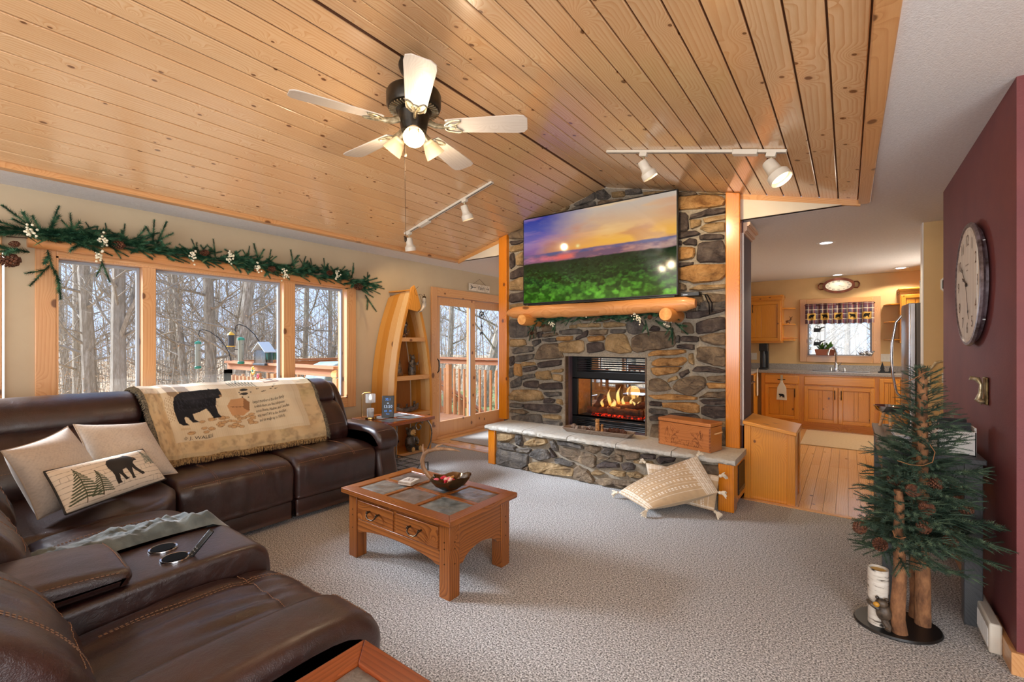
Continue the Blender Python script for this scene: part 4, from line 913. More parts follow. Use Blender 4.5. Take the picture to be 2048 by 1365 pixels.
def seat(M, w0, w1, wr=.006, seed=0, prof=SEAT, ridge=None, seams=(-.38, .38), cross=None, name='seat_cushion'):
    L = Loft(prof, w0, w1, .035, .012, M=M, wr=wr, seed=seed, ridge=ridge); o = L.build(name, M_leather, sofa, SB)
    mb = MB(); e = front_a(L, (.60, .425)); e2 = front_a(L, (.612, .405)); mx = max(p[0] for p in prof)
    if mx > .7: e = front_a(L, (mx-.03, .43)); e2 = front_a(L, (mx-.012, .40))
    a_back = front_a(L, (.06, .455)); lo, hi = w0+.03, w1-.03; c = (w0+w1)/2; hw = (w1-w0)/2
    L.dashes(mb, [(e, lo), (e, hi)], SB)
    for sx in seams:
        for dd in (-.006, .006):
            L.dashes(mb, [(a_back, c+sx*hw+dd), (e, c+sx*hw+dd)], SB)
            L.dashes(mb, [(e2, c+sx*hw+dd), (front_a(L, (mx-.004, .2)), c+sx*hw+dd)] if cross is None and False else [(e, c+sx*hw+dd), (e2, c+sx*hw+dd)], SB)
    if cross is not None:
        a = front_a(L, (cross, .474))
        for dd in (-.002, .002): L.dashes(mb, [(a+dd*1.6, lo), (a+dd*1.6, hi)], SB)
    mb.build('stitching', M_stitch, o); return L
def back(M, w0, w1, sh=0, seed=0, wing=False, seams=(-.36, .36)):
    L = Loft(bk(LUM, sh), w0, w1, .04, .014, M=M, wr=.008, seed=seed); o = L.build('lumbar_cushion', M_leather, sofa, SB)
    mb = MB(); a0 = front_a(L, (.20+sh, .48)); a1 = front_a(L, (.05+sh, .785)); c = (w0+w1)/2; hw = (w1-w0)/2
    for sx in seams:
        for dd in (-.006, .006): L.dashes(mb, [(a0, c+sx*hw+dd), (a1, c+sx*hw+dd)], SB)
    am = front_a(L, (.20+sh, .62)); L.dashes(mb, [(am, w0+.03), (am, w1-.03)], SB)
    mb.build('stitching', M_stitch, o)
    L2 = Loft(bk(HEAD, sh), w0, w1, .04, .008, M=M, wr=.003, seed=seed+3); o2 = L2.build('headrest', M_leather, sofa, SB)
    return L, L2
def foot(M, w0, w1): Loft(FOOT, w0+.01, w1-.01, .02, .0, M=M, n=36).build('footrest_panel', M_leather, sofa, SB)
# wing along the windows
for k, (w0, w1) in enumerate(((1.02, 1.765), (1.77, 2.50))):
    seat(MA, w0, w1, seed=k); back(MA, w0+.005, w1-.005, seed=k); foot(MA, w0, w1)
# corner
cornerp = [(-3.95, .26), (-3.95, 1.012), (-3.345, 1.012), (-3.19, .965), (-3.06, .88), (-2.975, .76), (-2.975, .26)]
mb = MB().prism([(x-SB[0], y-SB[1]) for x, y in cornerp], .30, 'z', .165)
mb.build('seat_cushion', M_leather, sofa, bevel=.045, seg=5)
mb = MB().prism([(x-SB[0], y-SB[1]) for x, y in [(-3.95, .26), (-3.95, 1.012), (-3.37, 1.0), (-3.21, .95), (-3.085, .865), (-2.99, .74), (-2.975, .26)]], .13, 'z', .03)
mb.build('base_panel', M_leather, sofa, bevel=.015)
back(MA, -.15, 1.01, seed=8, seams=(.3, .75)); back(MBt, -3.80, -2.97, sh=-.22, seed=9)
# near wing: seat, console, seat, arm
seat(MBt, -2.965, -2.245, seed=4); back(MBt, -2.96, -2.25, sh=-.25, seed=5); foot(MBt, -2.96, -2.25)
def ridges(x, z, w):
    if z < .40: return 0
    k = math.exp(-((x-.30)/.2)**2); return .0045*k*math.sin(w*95+3*math.sin(x*6+w*11))-.010*math.exp(-((x-.44)/.018)**2)
SEATN = [(-.2, .22), (-.2, .40), (-.12, .452), (.1, .478), (.33, .482), (.5, .468), (.585, .438), (.622, .385), (.622, .30), (.618, .2), (.60, .165), (.4, .16), (.1, .16)]
NS = seat(MBt, -1.875, -1.325, seed=6, prof=SEATN, ridge=ridges, seams=(-.62, .62), cross=.43)
foot(MBt, -1.87, -1.33)
LUMN = [(x-.26, z) for x, z in LUM]
back(MBt, -1.87, -1.33, sh=-.26, seed=7, seams=(-.5, .5))
# console
CON = [(-.28, .03), (-.28, .50), (-.15, .535), (.3, .555), (.50, .553), (.565, .535), (.595, .48), (.60, .35), (.595, .10), (.58, .03)]
con = Loft(CON, -2.24, -1.88, .025, .0, M=MBt); co = con.build('console', M_leather, sofa, SB)
LID = [(-.28, .555), (-.1, .553), (.12, .553), (.15, .566), (.155, .59), (.13, .612), (.0, .628), (-.15, .632), (-.27, .625), (-.30, .59)]
lid = Loft(LID, -2.235, -1.885, .03, .006, M=MBt, wr=.002); lo = lid.build('console_lid', M_leather, sofa, SB)
mb = MB(); a = front_a(lid, (.15, .566)); b = front_a(lid, (-.27, .555))
for dd in (0,): lid.dashes(mb, [(front_a(lid, (.14, .605)), -2.21), (front_a(lid, (.14, .605)), -1.905)], SB)
lid.dashes(mb, [(front_a(lid, (-.27, .625)), -1.893), (front_a(lid, (.13, .612)), -1.893)], SB)
mb.build('stitching', M_stitch, lo)
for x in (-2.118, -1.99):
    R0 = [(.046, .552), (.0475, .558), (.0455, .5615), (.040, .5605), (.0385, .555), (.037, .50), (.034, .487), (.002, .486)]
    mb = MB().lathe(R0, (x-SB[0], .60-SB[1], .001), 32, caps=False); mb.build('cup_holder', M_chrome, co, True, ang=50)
    MB().cyl((x-SB[0], .60-SB[1], .5630), (x-SB[0], .60-SB[1], .5632), .0385, .0385, 28).build('cup_shade_disc', material('painted cup shade', '#050506', .9, spec=.1)[0], co)  # flat black disc stands in for the shade inside the cup
# arms
ARM = [(-.1, .03), (-.12, .3), (-.12, .50), (-.06, .545), (.15, .575), (.40, .580), (.54, .572), (.608, .535), (.632, .47), (.625, .40), (.612, .36), (.612, .03)]
def arm(M, w0, w1, seed, sh=0):
    L = Loft([(x+sh, z) for x, z in ARM], w0, w1, .05, .0, M=M, wr=.003, seed=seed); o = L.build('armrest', M_leather, sofa, SB)
    mb = MB(); a = front_a(L, (.615+sh, .385)); b = front_a(L, (.60+sh, .08))
    for w in (w0+.035, w1-.035): L.dashes(mb, [(front_a(L, (.58+sh, .555)), w), (b, w)], SB)
    mb.build('stitching', M_stitch, o)
    Lp = Loft([(x+sh, z) for x, z in [(-.15, .47), (-.14, .56), (0, .588), (.3, .598), (.5, .592), (.60, .565), (.648, .505), (.65, .44), (.635, .405), (.60, .42), (.5, .5), (.2, .50)]], w0-.008, w1+.008, .045, .004, M=M, wr=.003, seed=seed+2, n=64)
    p = Lp.build('arm_pad', M_leather, sofa, SB)
    mb = MB(); Lp.dashes(mb, [(front_a(Lp, (.60+sh, .565)), w0+.02), (front_a(Lp, (.60+sh, .565)), w1-.02)], SB); mb.build('stitching', M_stitch, p)
arm(MA, 2.505, 2.725, 11); arm(MBt, -1.315, -1.10, 12, -.10)
# wing pad at the end of the back, shells and base
Loft([(-.36, .5), (-.36, .9), (-.30, .955), (-.18, .96), (-.08, .88), (.02, .72), (.08, .56), (.06, .5), (-.1, .48)], 2.50, 2.585, .03, .004, M=MA).build('side_wing', M_leather, sofa, SB)
mb = MB()
def sbx(*a): mb.box(a[0]-SB[0], a[1]-SB[0], a[2]-SB[1], a[3]-SB[1], a[4], a[5])
sbx(-4.40, -4.22, -.3, 2.55, .08, .93); sbx(-4.3, -1.3, -.44, -.25, .08, .93)
mb.build('back_shell', M_leather, sofa, bevel=.04, seg=4)
mb = MB(); sbx(-4.3, -3.42, .95, 2.70, .02, .17); sbx(-3.0, -1.3, -.3, .78, .02, .17); mb.build('base', M_black, sofa)
# remote in the cup
t = thing('remote_control', 'slim black remote control standing in the front cup holder', 'remote', (-1.985, .60, .50))
MB().obox((0, 0, .09), (.022, .010, .18)).build('case', M_blacksat, t, bevel=.004); t.rotation_euler = (math.radians(-28), math.radians(28), .3)
t2 = MB(); 
for k in range(8): t2.obox((-.004+.008*(k % 2), -.0055, .07+.012*(k//2)), (.004, .001, .004))
t2.build('button', M_steel, t)

# ---------------------------------------------------------------- cushions
BEAR = [(.08, .80), (.21, .94), (.41, .98), (.60, .98), (.76, .96), (.78, 1.02), (.81, .97), (.91, .96), (.985, 1.01), (1.0, .89), (1.0, .75), (.93, .66), (.865, .66), (.83, .48), (.83, .23), (.87, .11), (.70, .12), (.66, .30), (.62, .42), (.49, .36), (.33, .32), (.32, .17), (.40, .07), (.27, .07), (.21, .23), (.155, .25), (.14, .10), (.19, .01), (.07, .01), (.01, .09), (0, .45), (.03, .67)]
WALK = [(0, .62), (.03, .80), (.14, .93), (.32, .97), (.5, .93), (.66, .98), (.76, 1.0), (.84, .93), (.93, .84), (1.0, .74), (.99, .66), (.88, .66), (.80, .60), (.83, .42), (.92, .22), (1.0, .12), (.98, .05), (.88, .06), (.74, .30), (.70, .42), (.64, .22), (.62, .08), (.66, .0), (.54, .0), (.52, .3), (.50, .45), (.36, .42), (.32, .28), (.38, .12), (.44, .04), (.32, .03), (.22, .24), (.19, .30), (.17, .08), (.22, -.02), (.08, -.03), (.04, .1), (.02, .4)]
def place(P, x, y, sx, sy, flip=False, rot=0): 
    out = []
    for a, b in P:
        if flip: a = 1-a
        X, Y = a*sx, b*sy; out.append((x+X*math.cos(rot)-Y*math.sin(rot), y+X*math.sin(rot)+Y*math.cos(rot)))
    return out
M_cloth = vcmat('printed cotton', .9, bump=.25, bscale=500, sheen=.2, spec=.15)
def pillow(name, label, p00, p10, p11, p01, thick, cvf, backc, group=None, pipe=None, edge=.02, pinch=.05, wr=.006, seed=0, cat='pillow', fringe=None):
    P = [Vector(p) for p in (p00, p10, p11, p01)]; c = sum(P, Vector())/4
    nrm = ((P[1]-P[0]).cross(P[3]-P[0])).normalized()
    if nrm.dot(Vector((0, 0, H))-c) < 0: nrm = -nrm
    t = thing(name, label, cat, c, 0, group)
    rs = np.random.RandomState(seed); ph = rs.rand(6)*6
    def surf(u, v, sg):
        b = ((1-(2*u-1)**2)*(1-(2*v-1)**2)); h = thick/2*np.clip(b, 0, 1)**.5
        h = h*(1+wr*0)+wr*np.sin(u*9+ph[0]+3*v)*np.sin(v*8+ph[1])*b
        uu = u+pinch*(u-.5)*-(1-(2*v-1)**2)*(abs(2*u-1)**2); vv = v+pinch*(v-.5)*-(1-(2*u-1)**2)*(abs(2*v-1)**2)
        o = [(P[0][i]*(1-uu)*(1-vv)+P[1][i]*uu*(1-vv)+P[2][i]*uu*vv+P[3][i]*(1-uu)*vv)-c[i]+nrm[i]*sg*h for i in range(3)]
        return o
    cv = cvf; painted('front_cover', cv, lambda u, v: surf(u, v, 1), M_cloth, t)
    b = Canvas(30, 24, backc); painted('back_cover', b, lambda u, v: surf(u, v, -1), M_cloth, t)
    s = np.linspace(0, 1, 24); loop = [(a, 0) for a in s]+[(1, a) for a in s[1:]]+[(a, 1) for a in s[::-1][1:]]+[(0, a) for a in s[::-1][1:-1]]
    pts = [tuple(float(q) for q in surf(np.array(a, float), np.array(b_, float), 0)) for a, b_ in loop]; pts.append(pts[0])
    MB().tube(pts, pipe[1] if pipe else .003, 6).build('piping', material('piping', pipe[0] if pipe else backc, .8)[0], t, True)
    return t, P, c, nrm
def linen(nx, ny, c1='#C4B6A6', c2='#AEA092', seed=0):
    cv = Canvas(nx, ny, c1); f = cv.fbm(60, 60, seed, 2); cv.blend(np.clip((f-.45)*3, 0, 1)*.6, c2)
    g = (np.sin(cv.u*nx*1.4)*np.sin(cv.v*ny*1.5)); cv.blend((g > .2)*.14, '#E4D4C0'); return cv
pillow('throw_pillow', 'plain beige linen pillow leaning in the sofa corner, the left of the two', (-3.13, .39, .50), (-3.36, .72, .49), (-3.58, .565, .875), (-3.18, .277, .845), .20, linen(90, 90, seed=1), '#B8A48E', pinch=.09, seed=1)
pillow('throw_pillow', 'plain beige linen pillow leaning in the sofa corner beside the hanging throw', (-3.42, .66, .50), (-3.50, 1.07, .505), (-3.70, .955, .83), (-3.68, .605, .87), .19, linen(90, 90, seed=2), '#B8A48E', pinch=.09, seed=2)
cv = Canvas(260, 120, '#DDD0BC'); f = cv.fbm(30, 14, 3, 3)
for k, yy in enumerate(np.linspace(.06, .95, 9)):
    w = .008*np.sin(cv.u*20+k*3)+.01*(cv.fbm(12, 1, 20+k, 2)-.5); cv.blend((abs(cv.v-yy-w) < .0065)*.7, '#8E8271')
for k in range(26): 
    x0 = (k*.618) % 1; y0 = .06+.111*(k % 8); cv.line((x0, y0), (x0+.004, y0+.105), .005, '#8E8271', .7, 2.1)
def fir(cv, x, y, h, c='#4F563F', asp=2.1):
    cv.line((x, y), (x, y+h), .010, '#4A3B28', 1, asp)
    for k in range(11):
        t = .12+.88*k/11; yy = y+h*t; w = h*.42*(1-t)+.012
        for s in (-1, 1): cv.poly([(x, yy+h*.05), (x+s*w/asp, yy-h*.045), (x+s*w*.9/asp, yy-h*.075), (x, yy-h*.0)], c)
fir(cv, .165, .06, .80); fir(cv, .305, .09, .58); fir(cv, .90, .50, .46, '#5A6A58'); fir(cv, .955, .46, .4, '#5A6A58')
cv.poly(place(WALK, .42, .22, .33, .66), '#26221E'); cv.ellipse(.53, .66, .1, .16, '#3A332C', .5, 1); cv.poly([(.74, .78), (.75, .73), (.71, .72)], '#6B5138')
pillow('lumbar_pillow', 'cream lumbar pillow printed with a walking black bear and fir trees', (-2.95, .459, .545), (-3.247, .932, .545), (-3.338, .846, .723), (-3.08, .405, .735), .13, cv, '#CFC0AA', pipe=('#2B2622', .005), pinch=.02, seed=3)
# two tasselled cushions by the hearth
def woven(nx, ny, seed):
    cv = Canvas(nx, ny, '#B89B78'); u, v = cv.u, cv.v
    for k in range(30):
        x = .05+k*.031
        if k % 5 in (0, 1): cv.blend(((abs(u-x) < .009)*(np.sin(v*130) > .0))*.9, '#E9E0D2')
        elif k % 5 == 3: cv.blend((abs(u-x) < .0035)*.8, '#DED2BE')
    cv.blend((v > .84)*((np.sin(u*280) > 0)*.0+(np.sin(v*260) > -.3))*.75, '#E4DACA'); cv.blend((v < .10)*(np.sin(v*200) > 0)*.7, '#E4DACA'); cv.blend((u < .04)*.7, '#E4DACA')
    f = cv.fbm(20, 20, seed, 3); cv.a *= (1+.25*(f-.5))[..., None]; return cv
def tassel(mb, p, d, s=1, seed=0):
    r_ = random.Random(seed); p = Vector(p); d = Vector(d).normalized(); o = d.orthogonal().normalized(); q = d.cross(o)
    mb.ell(p+d*.012*s, (.013*s, .013*s, .013*s), 8, 5)
    for k in range(46):
        a = r_.uniform(0, 6.28); sp = r_.uniform(.2, 1)*.75; e = (d+(o*math.cos(a)+q*math.sin(a))*sp); l = r_.uniform(.030, .046)*s
        m_ = p+d*.015*s+e*l*.5; en = p+d*.015*s+e*l+Vector((0, 0, -.012*s))
        mb.tube([p+d*.01*s, m_, en], [.0036*s, .0036*s, .0026*s], 4)
M_tas = material('cream tassel yarn', '#D9CBB4', .95, sheen=.3)[0]
def cushion2(name, label, c4, seed, th=.21):
    t, P, c, n_ = pillow(name, label, *c4, th, woven(150, 110, seed), '#B59C7C', pinch=.0, seed=seed, wr=.008)
    for k, p in enumerate(P):
        mb = MB(); tassel(mb, p-c, (p-c), 1.0, seed*5+k)
        mb.v = [(a, b, max(z, .003-c.z)) for a, b, z in mb.v]; mb.build('tassel', M_tas, t)
    return t
cushion2('tasselled_cushion', 'tan woven cushion with cream tassels tipped against the hearth, the front one', [(-1.59, 3.69, .06), (-1.25, 3.46, .055), (-.80, 3.745, .20), (-.985, 3.85, .43)], 4)
cushion2('tasselled_cushion', 'tan woven cushion with cream tassels on the carpet behind the front one', [(-1.33, 3.80, .06), (-.83, 3.74, .055), (-.815, 3.84, .30), (-1.42, 3.885, .30)], 5, .13)

# ---------------------------------------------------------------- bear tapestry throw over the sofa back
prof = [(-3.715, .545), (-3.715, .58), (-3.735, .63), (-3.80, .735), (-3.885, .825), (-3.925, .87), (-3.955, .93), (-4.02, .988), (-4.10, 1.020), (-4.20, 1.032), (-4.31, 1.018), (-4.385, .96), (-4.42, .86)]
pl = [0]
for a, b in zip(prof[:-1], prof[1:]): pl.append(pl[-1]+math.hypot(b[0]-a[0], b[1]-a[1]))
PX = np.array([p[0] for p in prof]); PZ = np.array([p[1] for p in prof]); PL = np.array(pl)/pl[-1]
def throw(u, v):
    u = np.asarray(u, float); v = np.asarray(v, float)
    hem = .035*(1-u)*(1-v); vv = v
    x = np.interp(vv, PL, PX)+.006*np.sin(u*23+v*3)*(1-v*.5)+.004*np.sin(u*57+v*5)*(1-v); z = np.interp(vv, PL, PZ)+.003*np.sin(u*31)+.02*(u < 0)
    z = z+.03*(.5-u)*0-.018*(u)*(1-v)**2; u = np.interp(u, [0, .17, .255, .5, .625, .9, 1], [0, .08, .12, .38, .50, .84, 1]); y = 1.045+(2.24-1.045)*u+(u-.5)*.10*v
    return x+.012, y, z
cv = Canvas(330, 240, '#C6AC84'); u, v = cv.u, cv.v
f = cv.fbm(40, 30, 1, 4); g = cv.fbm(9, 7, 2, 3)
cv.a = cv.a*(1-(np.clip((f-.45)*3, 0, 1)*.35)[..., None]); cv.blend(np.clip((g-.5)*3, 0, 1)*.4, '#9A8A4C'); cv.blend(np.clip((.48-g)*3, 0, 1)*.3, '#B88A50')
inner = (u > .17)*(u < .93)*(v > .115); cv.blend(inner*.92, '#CDBb9C'); cv.blend(inner*((np.sin(u*620) > .4)*.16), '#A99876')
cv.blend((u > .60)*(u < .90)*(v > .14)*(v < .52)*.5, '#D6C6A8')
cv.poly([(.235, .50), (.20, .72), (.265, .72), (.30, .45)], '#8A7256', .85); cv.poly([(.30, .5), (.285, .70), (.34, .70), (.36, .5)], '#7E6850', .85)
for k in range(60):
    x = .17+.1*((k*.37) % 1); y = .28+.2*((k*.61) % 1); cv.ellipse(x, y, .004, .006, '#8A6A44', .8)
cv.poly([(.53, .28), (.52, .37), (.55, .42), (.63, .42), (.655, .38), (.64, .30), (.60, .27)], '#B98A5E'); cv.line((.54, .36), (.62, .345), .003, '#6A4A30'); cv.poly([(.63, .42), (.655, .38), (.64, .30), (.615, .33)], '#8A6240')
rs_ = random.Random(2)
for k in range(46):
    x = rs_.uniform(.28, .66); y = rs_.uniform(.17, .27)+.02*(x-.4); cv.ellipse(x, y, .018, .012, '#7A5A3A', .8, .2); cv.ellipse(x, y, .015, .009, '#C09A6C', .9, .3)
cv.poly(place(BEAR, .25, .235, .255, .30), '#17161A')
cv.ellipse(.497, .455, .008, .012, '#8A6A4A', 1); cv.ellipse(.36, .44, .06, .05, '#2A2A30', .6, 1)
for k in range(110):
    x = rs_.uniform(.27, .47); y = rs_.uniform(.36, .51); cv.line((x, y), (x+.004, y-.014), .0016, '#33333A', .6)
cv.poly([(.255, .215), (.30, .215), (.30, .20), (.25, .20)], '#B89870', .5)
for k in range(9):  # fern sprays
    x = .58+.016*k; y = .60-.004*k
    cv.line((x, y), (x+.004, y+.045), .003, '#4A5238'); cv.line((x, y), (x+.010, y-.04), .003, '#4A5238')
cv.line((.575, .605), (.715, .565), .0025, '#4A4030'); cv.line((.63, .59), (.655, .72), .0025, '#4A4030')
for k in range(8): 
    y = .61+.013*k; x = .633+.0027*k; cv.line((x, y), (x-.022, y+.012), .0028, '#4A5238'); cv.line((x, y), (x+.022, y+.006), .0028, '#4A5238')
cv.ellipse(.645, .495, .022, .013, '#33302C'); cv.ellipse(.64, .455, .020, .014, '#33302C')
for dx, dy in ((-.028, .0), (-.027, -.02), (-.02, -.048), (.03, -.01), (.01, -.055)): cv.ellipse(.645+dx, .475+dy, .0045, .006, '#33302C')
for x, y in ((.715, .50), (.745, .475), (.785, .495), (.80, .515), (.815, .545), (.735, .47), (.81, .49)): cv.ellipse(x, y, .006, .005, '#3A362E'); cv.ellipse(x+.008, y+.004, .003, .003, '#3A362E')
cv.poly([(.775, .585), (.775, .715), (.855, .715), (.855, .585)], '#8A6448'); cv.poly([(.782, .605), (.782, .705), (.848, .705), (.848, .605)], '#BFA27A')
cv.poly([(.845, .61), (.825, .615), (.815, .65), (.79, .665), (.792, .68), (.815, .68), (.805, .70), (.825, .69), (.84, .705), (.838, .68), (.848, .67), (.835, .655)], '#4A3020')
for x in (.36, .43, .50): cv.ellipse(x, .735, .022, .017, '#6C7484', .9); cv.ellipse(x, .735, .014, .011, '#A9A48E', .9)
cv.ellipse(.76, .79, .075, .025, '#6A5A8A', .9)
cv.blend((v > .74)*.35, '#CFCBC8')
th_ = thing('tapestry_throw', 'fringed tan tapestry throw with a black bear and handwriting over the sofa back', 'blanket', (-3.95, 1.67, .75))
def off(fn, o): return lambda u, v: tuple(c-q for c, q in zip(fn(u, v), o))
TO = (-3.95, 1.67, .75)
painted('cloth', cv, off(throw, TO), M_cloth, th_)
M_ink = material('dark thread', '#3A3028', .9)[0]
def tmap(x, y, lift=.0025):
    p = throw(np.array(x), np.array(y)); return (float(p[0])-TO[0]+lift, float(p[1])-TO[1], float(p[2])-TO[2]+lift*.6)
mb = MB()
for k, tx in enumerate(['Largest member of the deer family', 'in which there are five subspecies', 'across Siberia, Alaskan, and Canadian', 'may stand 7.8 ft at the shoulder,', 'and can weigh up to 1000 lb.']):
    vs_, fs_ = text_mesh(tx, .034, lambda x, y: tmap(.668+x*.36, .375-.043*k+y*1.15+x*.06), shear=.3, align='LEFT', res=1); mb.add(vs_, fs_)
mb.build('handwriting', M_ink, th_)
vs_, fs_ = text_mesh('© J. WALES', .03, lambda x, y: tmap(.25+x, .135+y*1.1), shear=.2, align='LEFT', res=1); MB().add(vs_, fs_).build('signature', M_ink, th_)
M_fr1 = noisy('multicolour fringe', '#5A3A24', '#C2A06A', 90, .95); M_fr2 = noisy('dark fringe', '#2E2E2C', '#8A7E66', 90, .95)
rf = random.Random(5); mb = MB()
for k in range(420):
    uu = k/419; a = Vector(tmap(uu, 0, .002)); sw = rf.uniform(-.012, .012); mb.tube([a+Vector((0, 0, .006)), a+Vector((.004, sw*.5, -.018)), a+Vector((rf.uniform(0, .008), sw, -.034-rf.uniform(0, .008)))], [.0022, .002, .0012], 4, False)
mb.build('fringe', M_fr1, th_)
for sd in (0, 1):
    mb = MB()
    for k in range(210):
        vv = k/209*.86; a = Vector(tmap(sd, vv, .003)); s_ = -1 if sd == 0 else 1
        mb.tube([a, a+Vector((.008, s_*.018, -.010)), a+Vector((.010, s_*.030+rf.uniform(-.006, .006), -.028+rf.uniform(-.008, .008)))], [.0022, .002, .0012], 4, False)
    mb.build('fringe', M_fr2, th_)
# grey throw along the console
gt = thing('grey_throw', 'rumpled grey-green throw lying along the seat beside the console', 'blanket', (-2.36, .42, .5))
cv = Canvas(60, 130, '#4E5656'); f = cv.fbm(10, 24, 3, 4); cv.blend(np.clip((f-.4)*3, 0, 1)*.7, '#788282')
F1 = cv.fbm(4, 10, 7, 4); F2 = cv.fbm(9, 22, 8, 3)
def gthrow(u, v, lift=0):
    x = -2.63+.41*u+.05*(1-v)+.02*np.sin(v*7)+(-.02)*(1-u); y = -.05+.93*v+.01*np.sin(u*5)
    e = np.clip(np.minimum(u, 1-u)*9, 0, 1)*np.clip(np.minimum(v*14, (1-v)*14), 0, 1)
    z = .490+np.where(u > .72, np.clip((u-.72)/.12, 0, 1)*.075, 0)+lift*e*(.028+.07*(F1-.35)+.04*(F2-.5))
    z = np.where(v > .93, z-(v-.93)*.45, z); return x+2.36, y-.42, z-.5
M_fleece = vcmat('grey fleece', .95, bump=.5, bscale=160, sheen=.4, spec=.1)
painted('cloth', cv, lambda u, v: gthrow(u, v, 1), M_fleece, gt)

# ---------------------------------------------------------------- coffee table
ct = thing('coffee_table', 'oak coffee table with six slate tiles in its top and two drawers', 'table', (-2.11, 1.96, 0))
def slate_top(par, hx, hy, z, th, bw, nx, ny, Mx, My, Mt, gap=.026):
    e = .004
    for sg in (-1, 1):
        a = hx; b = hx-bw
        p = [(-a, sg*hy), (a, sg*hy), (b, sg*(hy-bw)), (-b, sg*(hy-bw))]; MB().prism(p, th, 'z', z-th).build('frame_rail', Mx, par, bevel=.003)
        p = [(sg*a, -hy), (sg*a, hy), (sg*b, hy-bw), (sg*b, -(hy-bw))]; MB().prism(p, th, 'z', z-th).build('frame_rail', My, par, bevel=.003)
    ix, iy = hx-bw, hy-bw; MB().box(-ix, ix, -iy, iy, z-th, z-.008).build('tile_bed', Mx, par)
    cw = (2*ix-(nx-1)*gap)/nx; ch = (2*iy-(ny-1)*gap)/ny; r_ = random.Random(7)
    for i in range(nx-1): x = -ix+(i+1)*cw+i*gap; MB().box(x, x+gap, -iy, iy, z-.01, z-.001).build('divider', My, par)
    for j in range(ny-1): y = -iy+(j+1)*ch+j*gap; MB().box(-ix, ix, y, y+gap, z-.01, z-.0005).build('divider', Mx, par)
    for i in range(nx):
        for j in range(ny):
            x0 = -ix+i*(cw+gap); y0 = -iy+j*(ch+gap); N = 14; vs = []; fs = []
            for a in range(N+1):
                for b in range(N+1):
                    e_ = min(a, b, N-a, N-b); vs.append((x0+.002+(cw-.004)*a/N, y0+.002+(ch-.004)*b/N, z-.0045+(0 if e_ else -.003)+.0018*mnoise.noise(Vector((x0*9+a*.35, y0*7+b*.35, i+j)))))
            fs = [(a*(N+1)+b, (a+1)*(N+1)+b, (a+1)*(N+1)+b+1, a*(N+1)+b+1) for a in range(N) for b in range(N)]
            MB().add(vs, fs).build('slate_tile', Mt[(i+j) % len(Mt)], par, True, ang=0)
slate_top(ct, .48, .295, .432, .030, .075, 3, 2, M_oakx, M_oaky, [M_slate, M_slatebrown])
lx, ly, lw = .445, .26, .078
for sx in (-1, 1):
    for sy in (-1, 1):
        x0 = sx*lx-(lw if sx > 0 else 0); y0 = sy*ly-(lw if sy > 0 else 0)
        lg = MB().box(x0, x0+lw, y0, y0+lw, 0, .402).build('leg', M_oakz, ct, bevel=.004)
        mb = MB()
        for zz in (.30, .265, .185):
            mb.cyl((x0+lw/2, y0-.001, zz), (x0+lw/2, y0+.002, zz), .004, n=8); mb.cyl((x0+lw+.001, y0+lw/2, zz), (x0+lw-.002, y0+lw/2, zz), .004, n=8)
        mb.build('peg', M_bronze, lg)
def arch(mb, a0, a1, ztop, zend, zpk, pos, th, axis):
    pts = [(a0, ztop), (a0, zend)]
    for k in range(17): t = k/16; a = a0+.03+(a1-a0-.06)*t; pts.append((a, zend+(zpk-zend)*math.sin(PI*t)**.6))
    pts += [(a1, zend), (a1, ztop)]; mb.prism(pts, th, axis, pos); return mb
i0, i1 = -lx+lw, lx-lw
arch(MB(), i0, i1, .248, .165, .205, -ly+.006, .02, 'y').build('apron', M_oakx, ct, bevel=.002)
MB().box(i0, i1, -ly+.006, -ly+.026, .372, .402).box(-.012, .012, -ly+.007, -ly+.026, .24, .38).box(i0, i0+.01, -ly+.006, -ly+.026, .24, .38).box(i1-.01, i1, -ly+.006, -ly+.026, .24, .38).build('apron_rail', M_oakx, ct)
arch(MB(), i0, i1, .402, .165, .215, ly-.026, .02, 'y').build('apron', M_oakx, ct)
for s_ in (-1, 1): arch(MB(), -ly+lw, ly-lw, .402, .165, .225, s_*(lx-.016)-.01, .02, 'x').build('apron', M_oaky, ct)
for a, b in ((i0+.012, -.014), (.014, i1-.012)):
    dr = MB().box(a, b, -ly+.001, -ly+.02, .252, .368).build('drawer', M_oakx, ct, bevel=.003); c = (a+b)/2; y = -ly
    h_ = MB().tube([(c-.045, y, .322), (c-.045, y-.018, .322)], .006, 8).tube([(c+.045, y, .322), (c+.045, y-.018, .322)], .006, 8).ell((c-.045, y-.02, .322), .009, 8, 6).ell((c+.045, y-.02, .322), .009, 8, 6)
    h_.tube([(c-.045, y-.02, .322), (c-.04, y-.03, .305), (c-.02, y-.034, .292), (c+.02, y-.034, .292), (c+.04, y-.03, .305), (c+.045, y-.02, .322)], .0042, 8); h_.build('handle', M_bronze, dr, True)
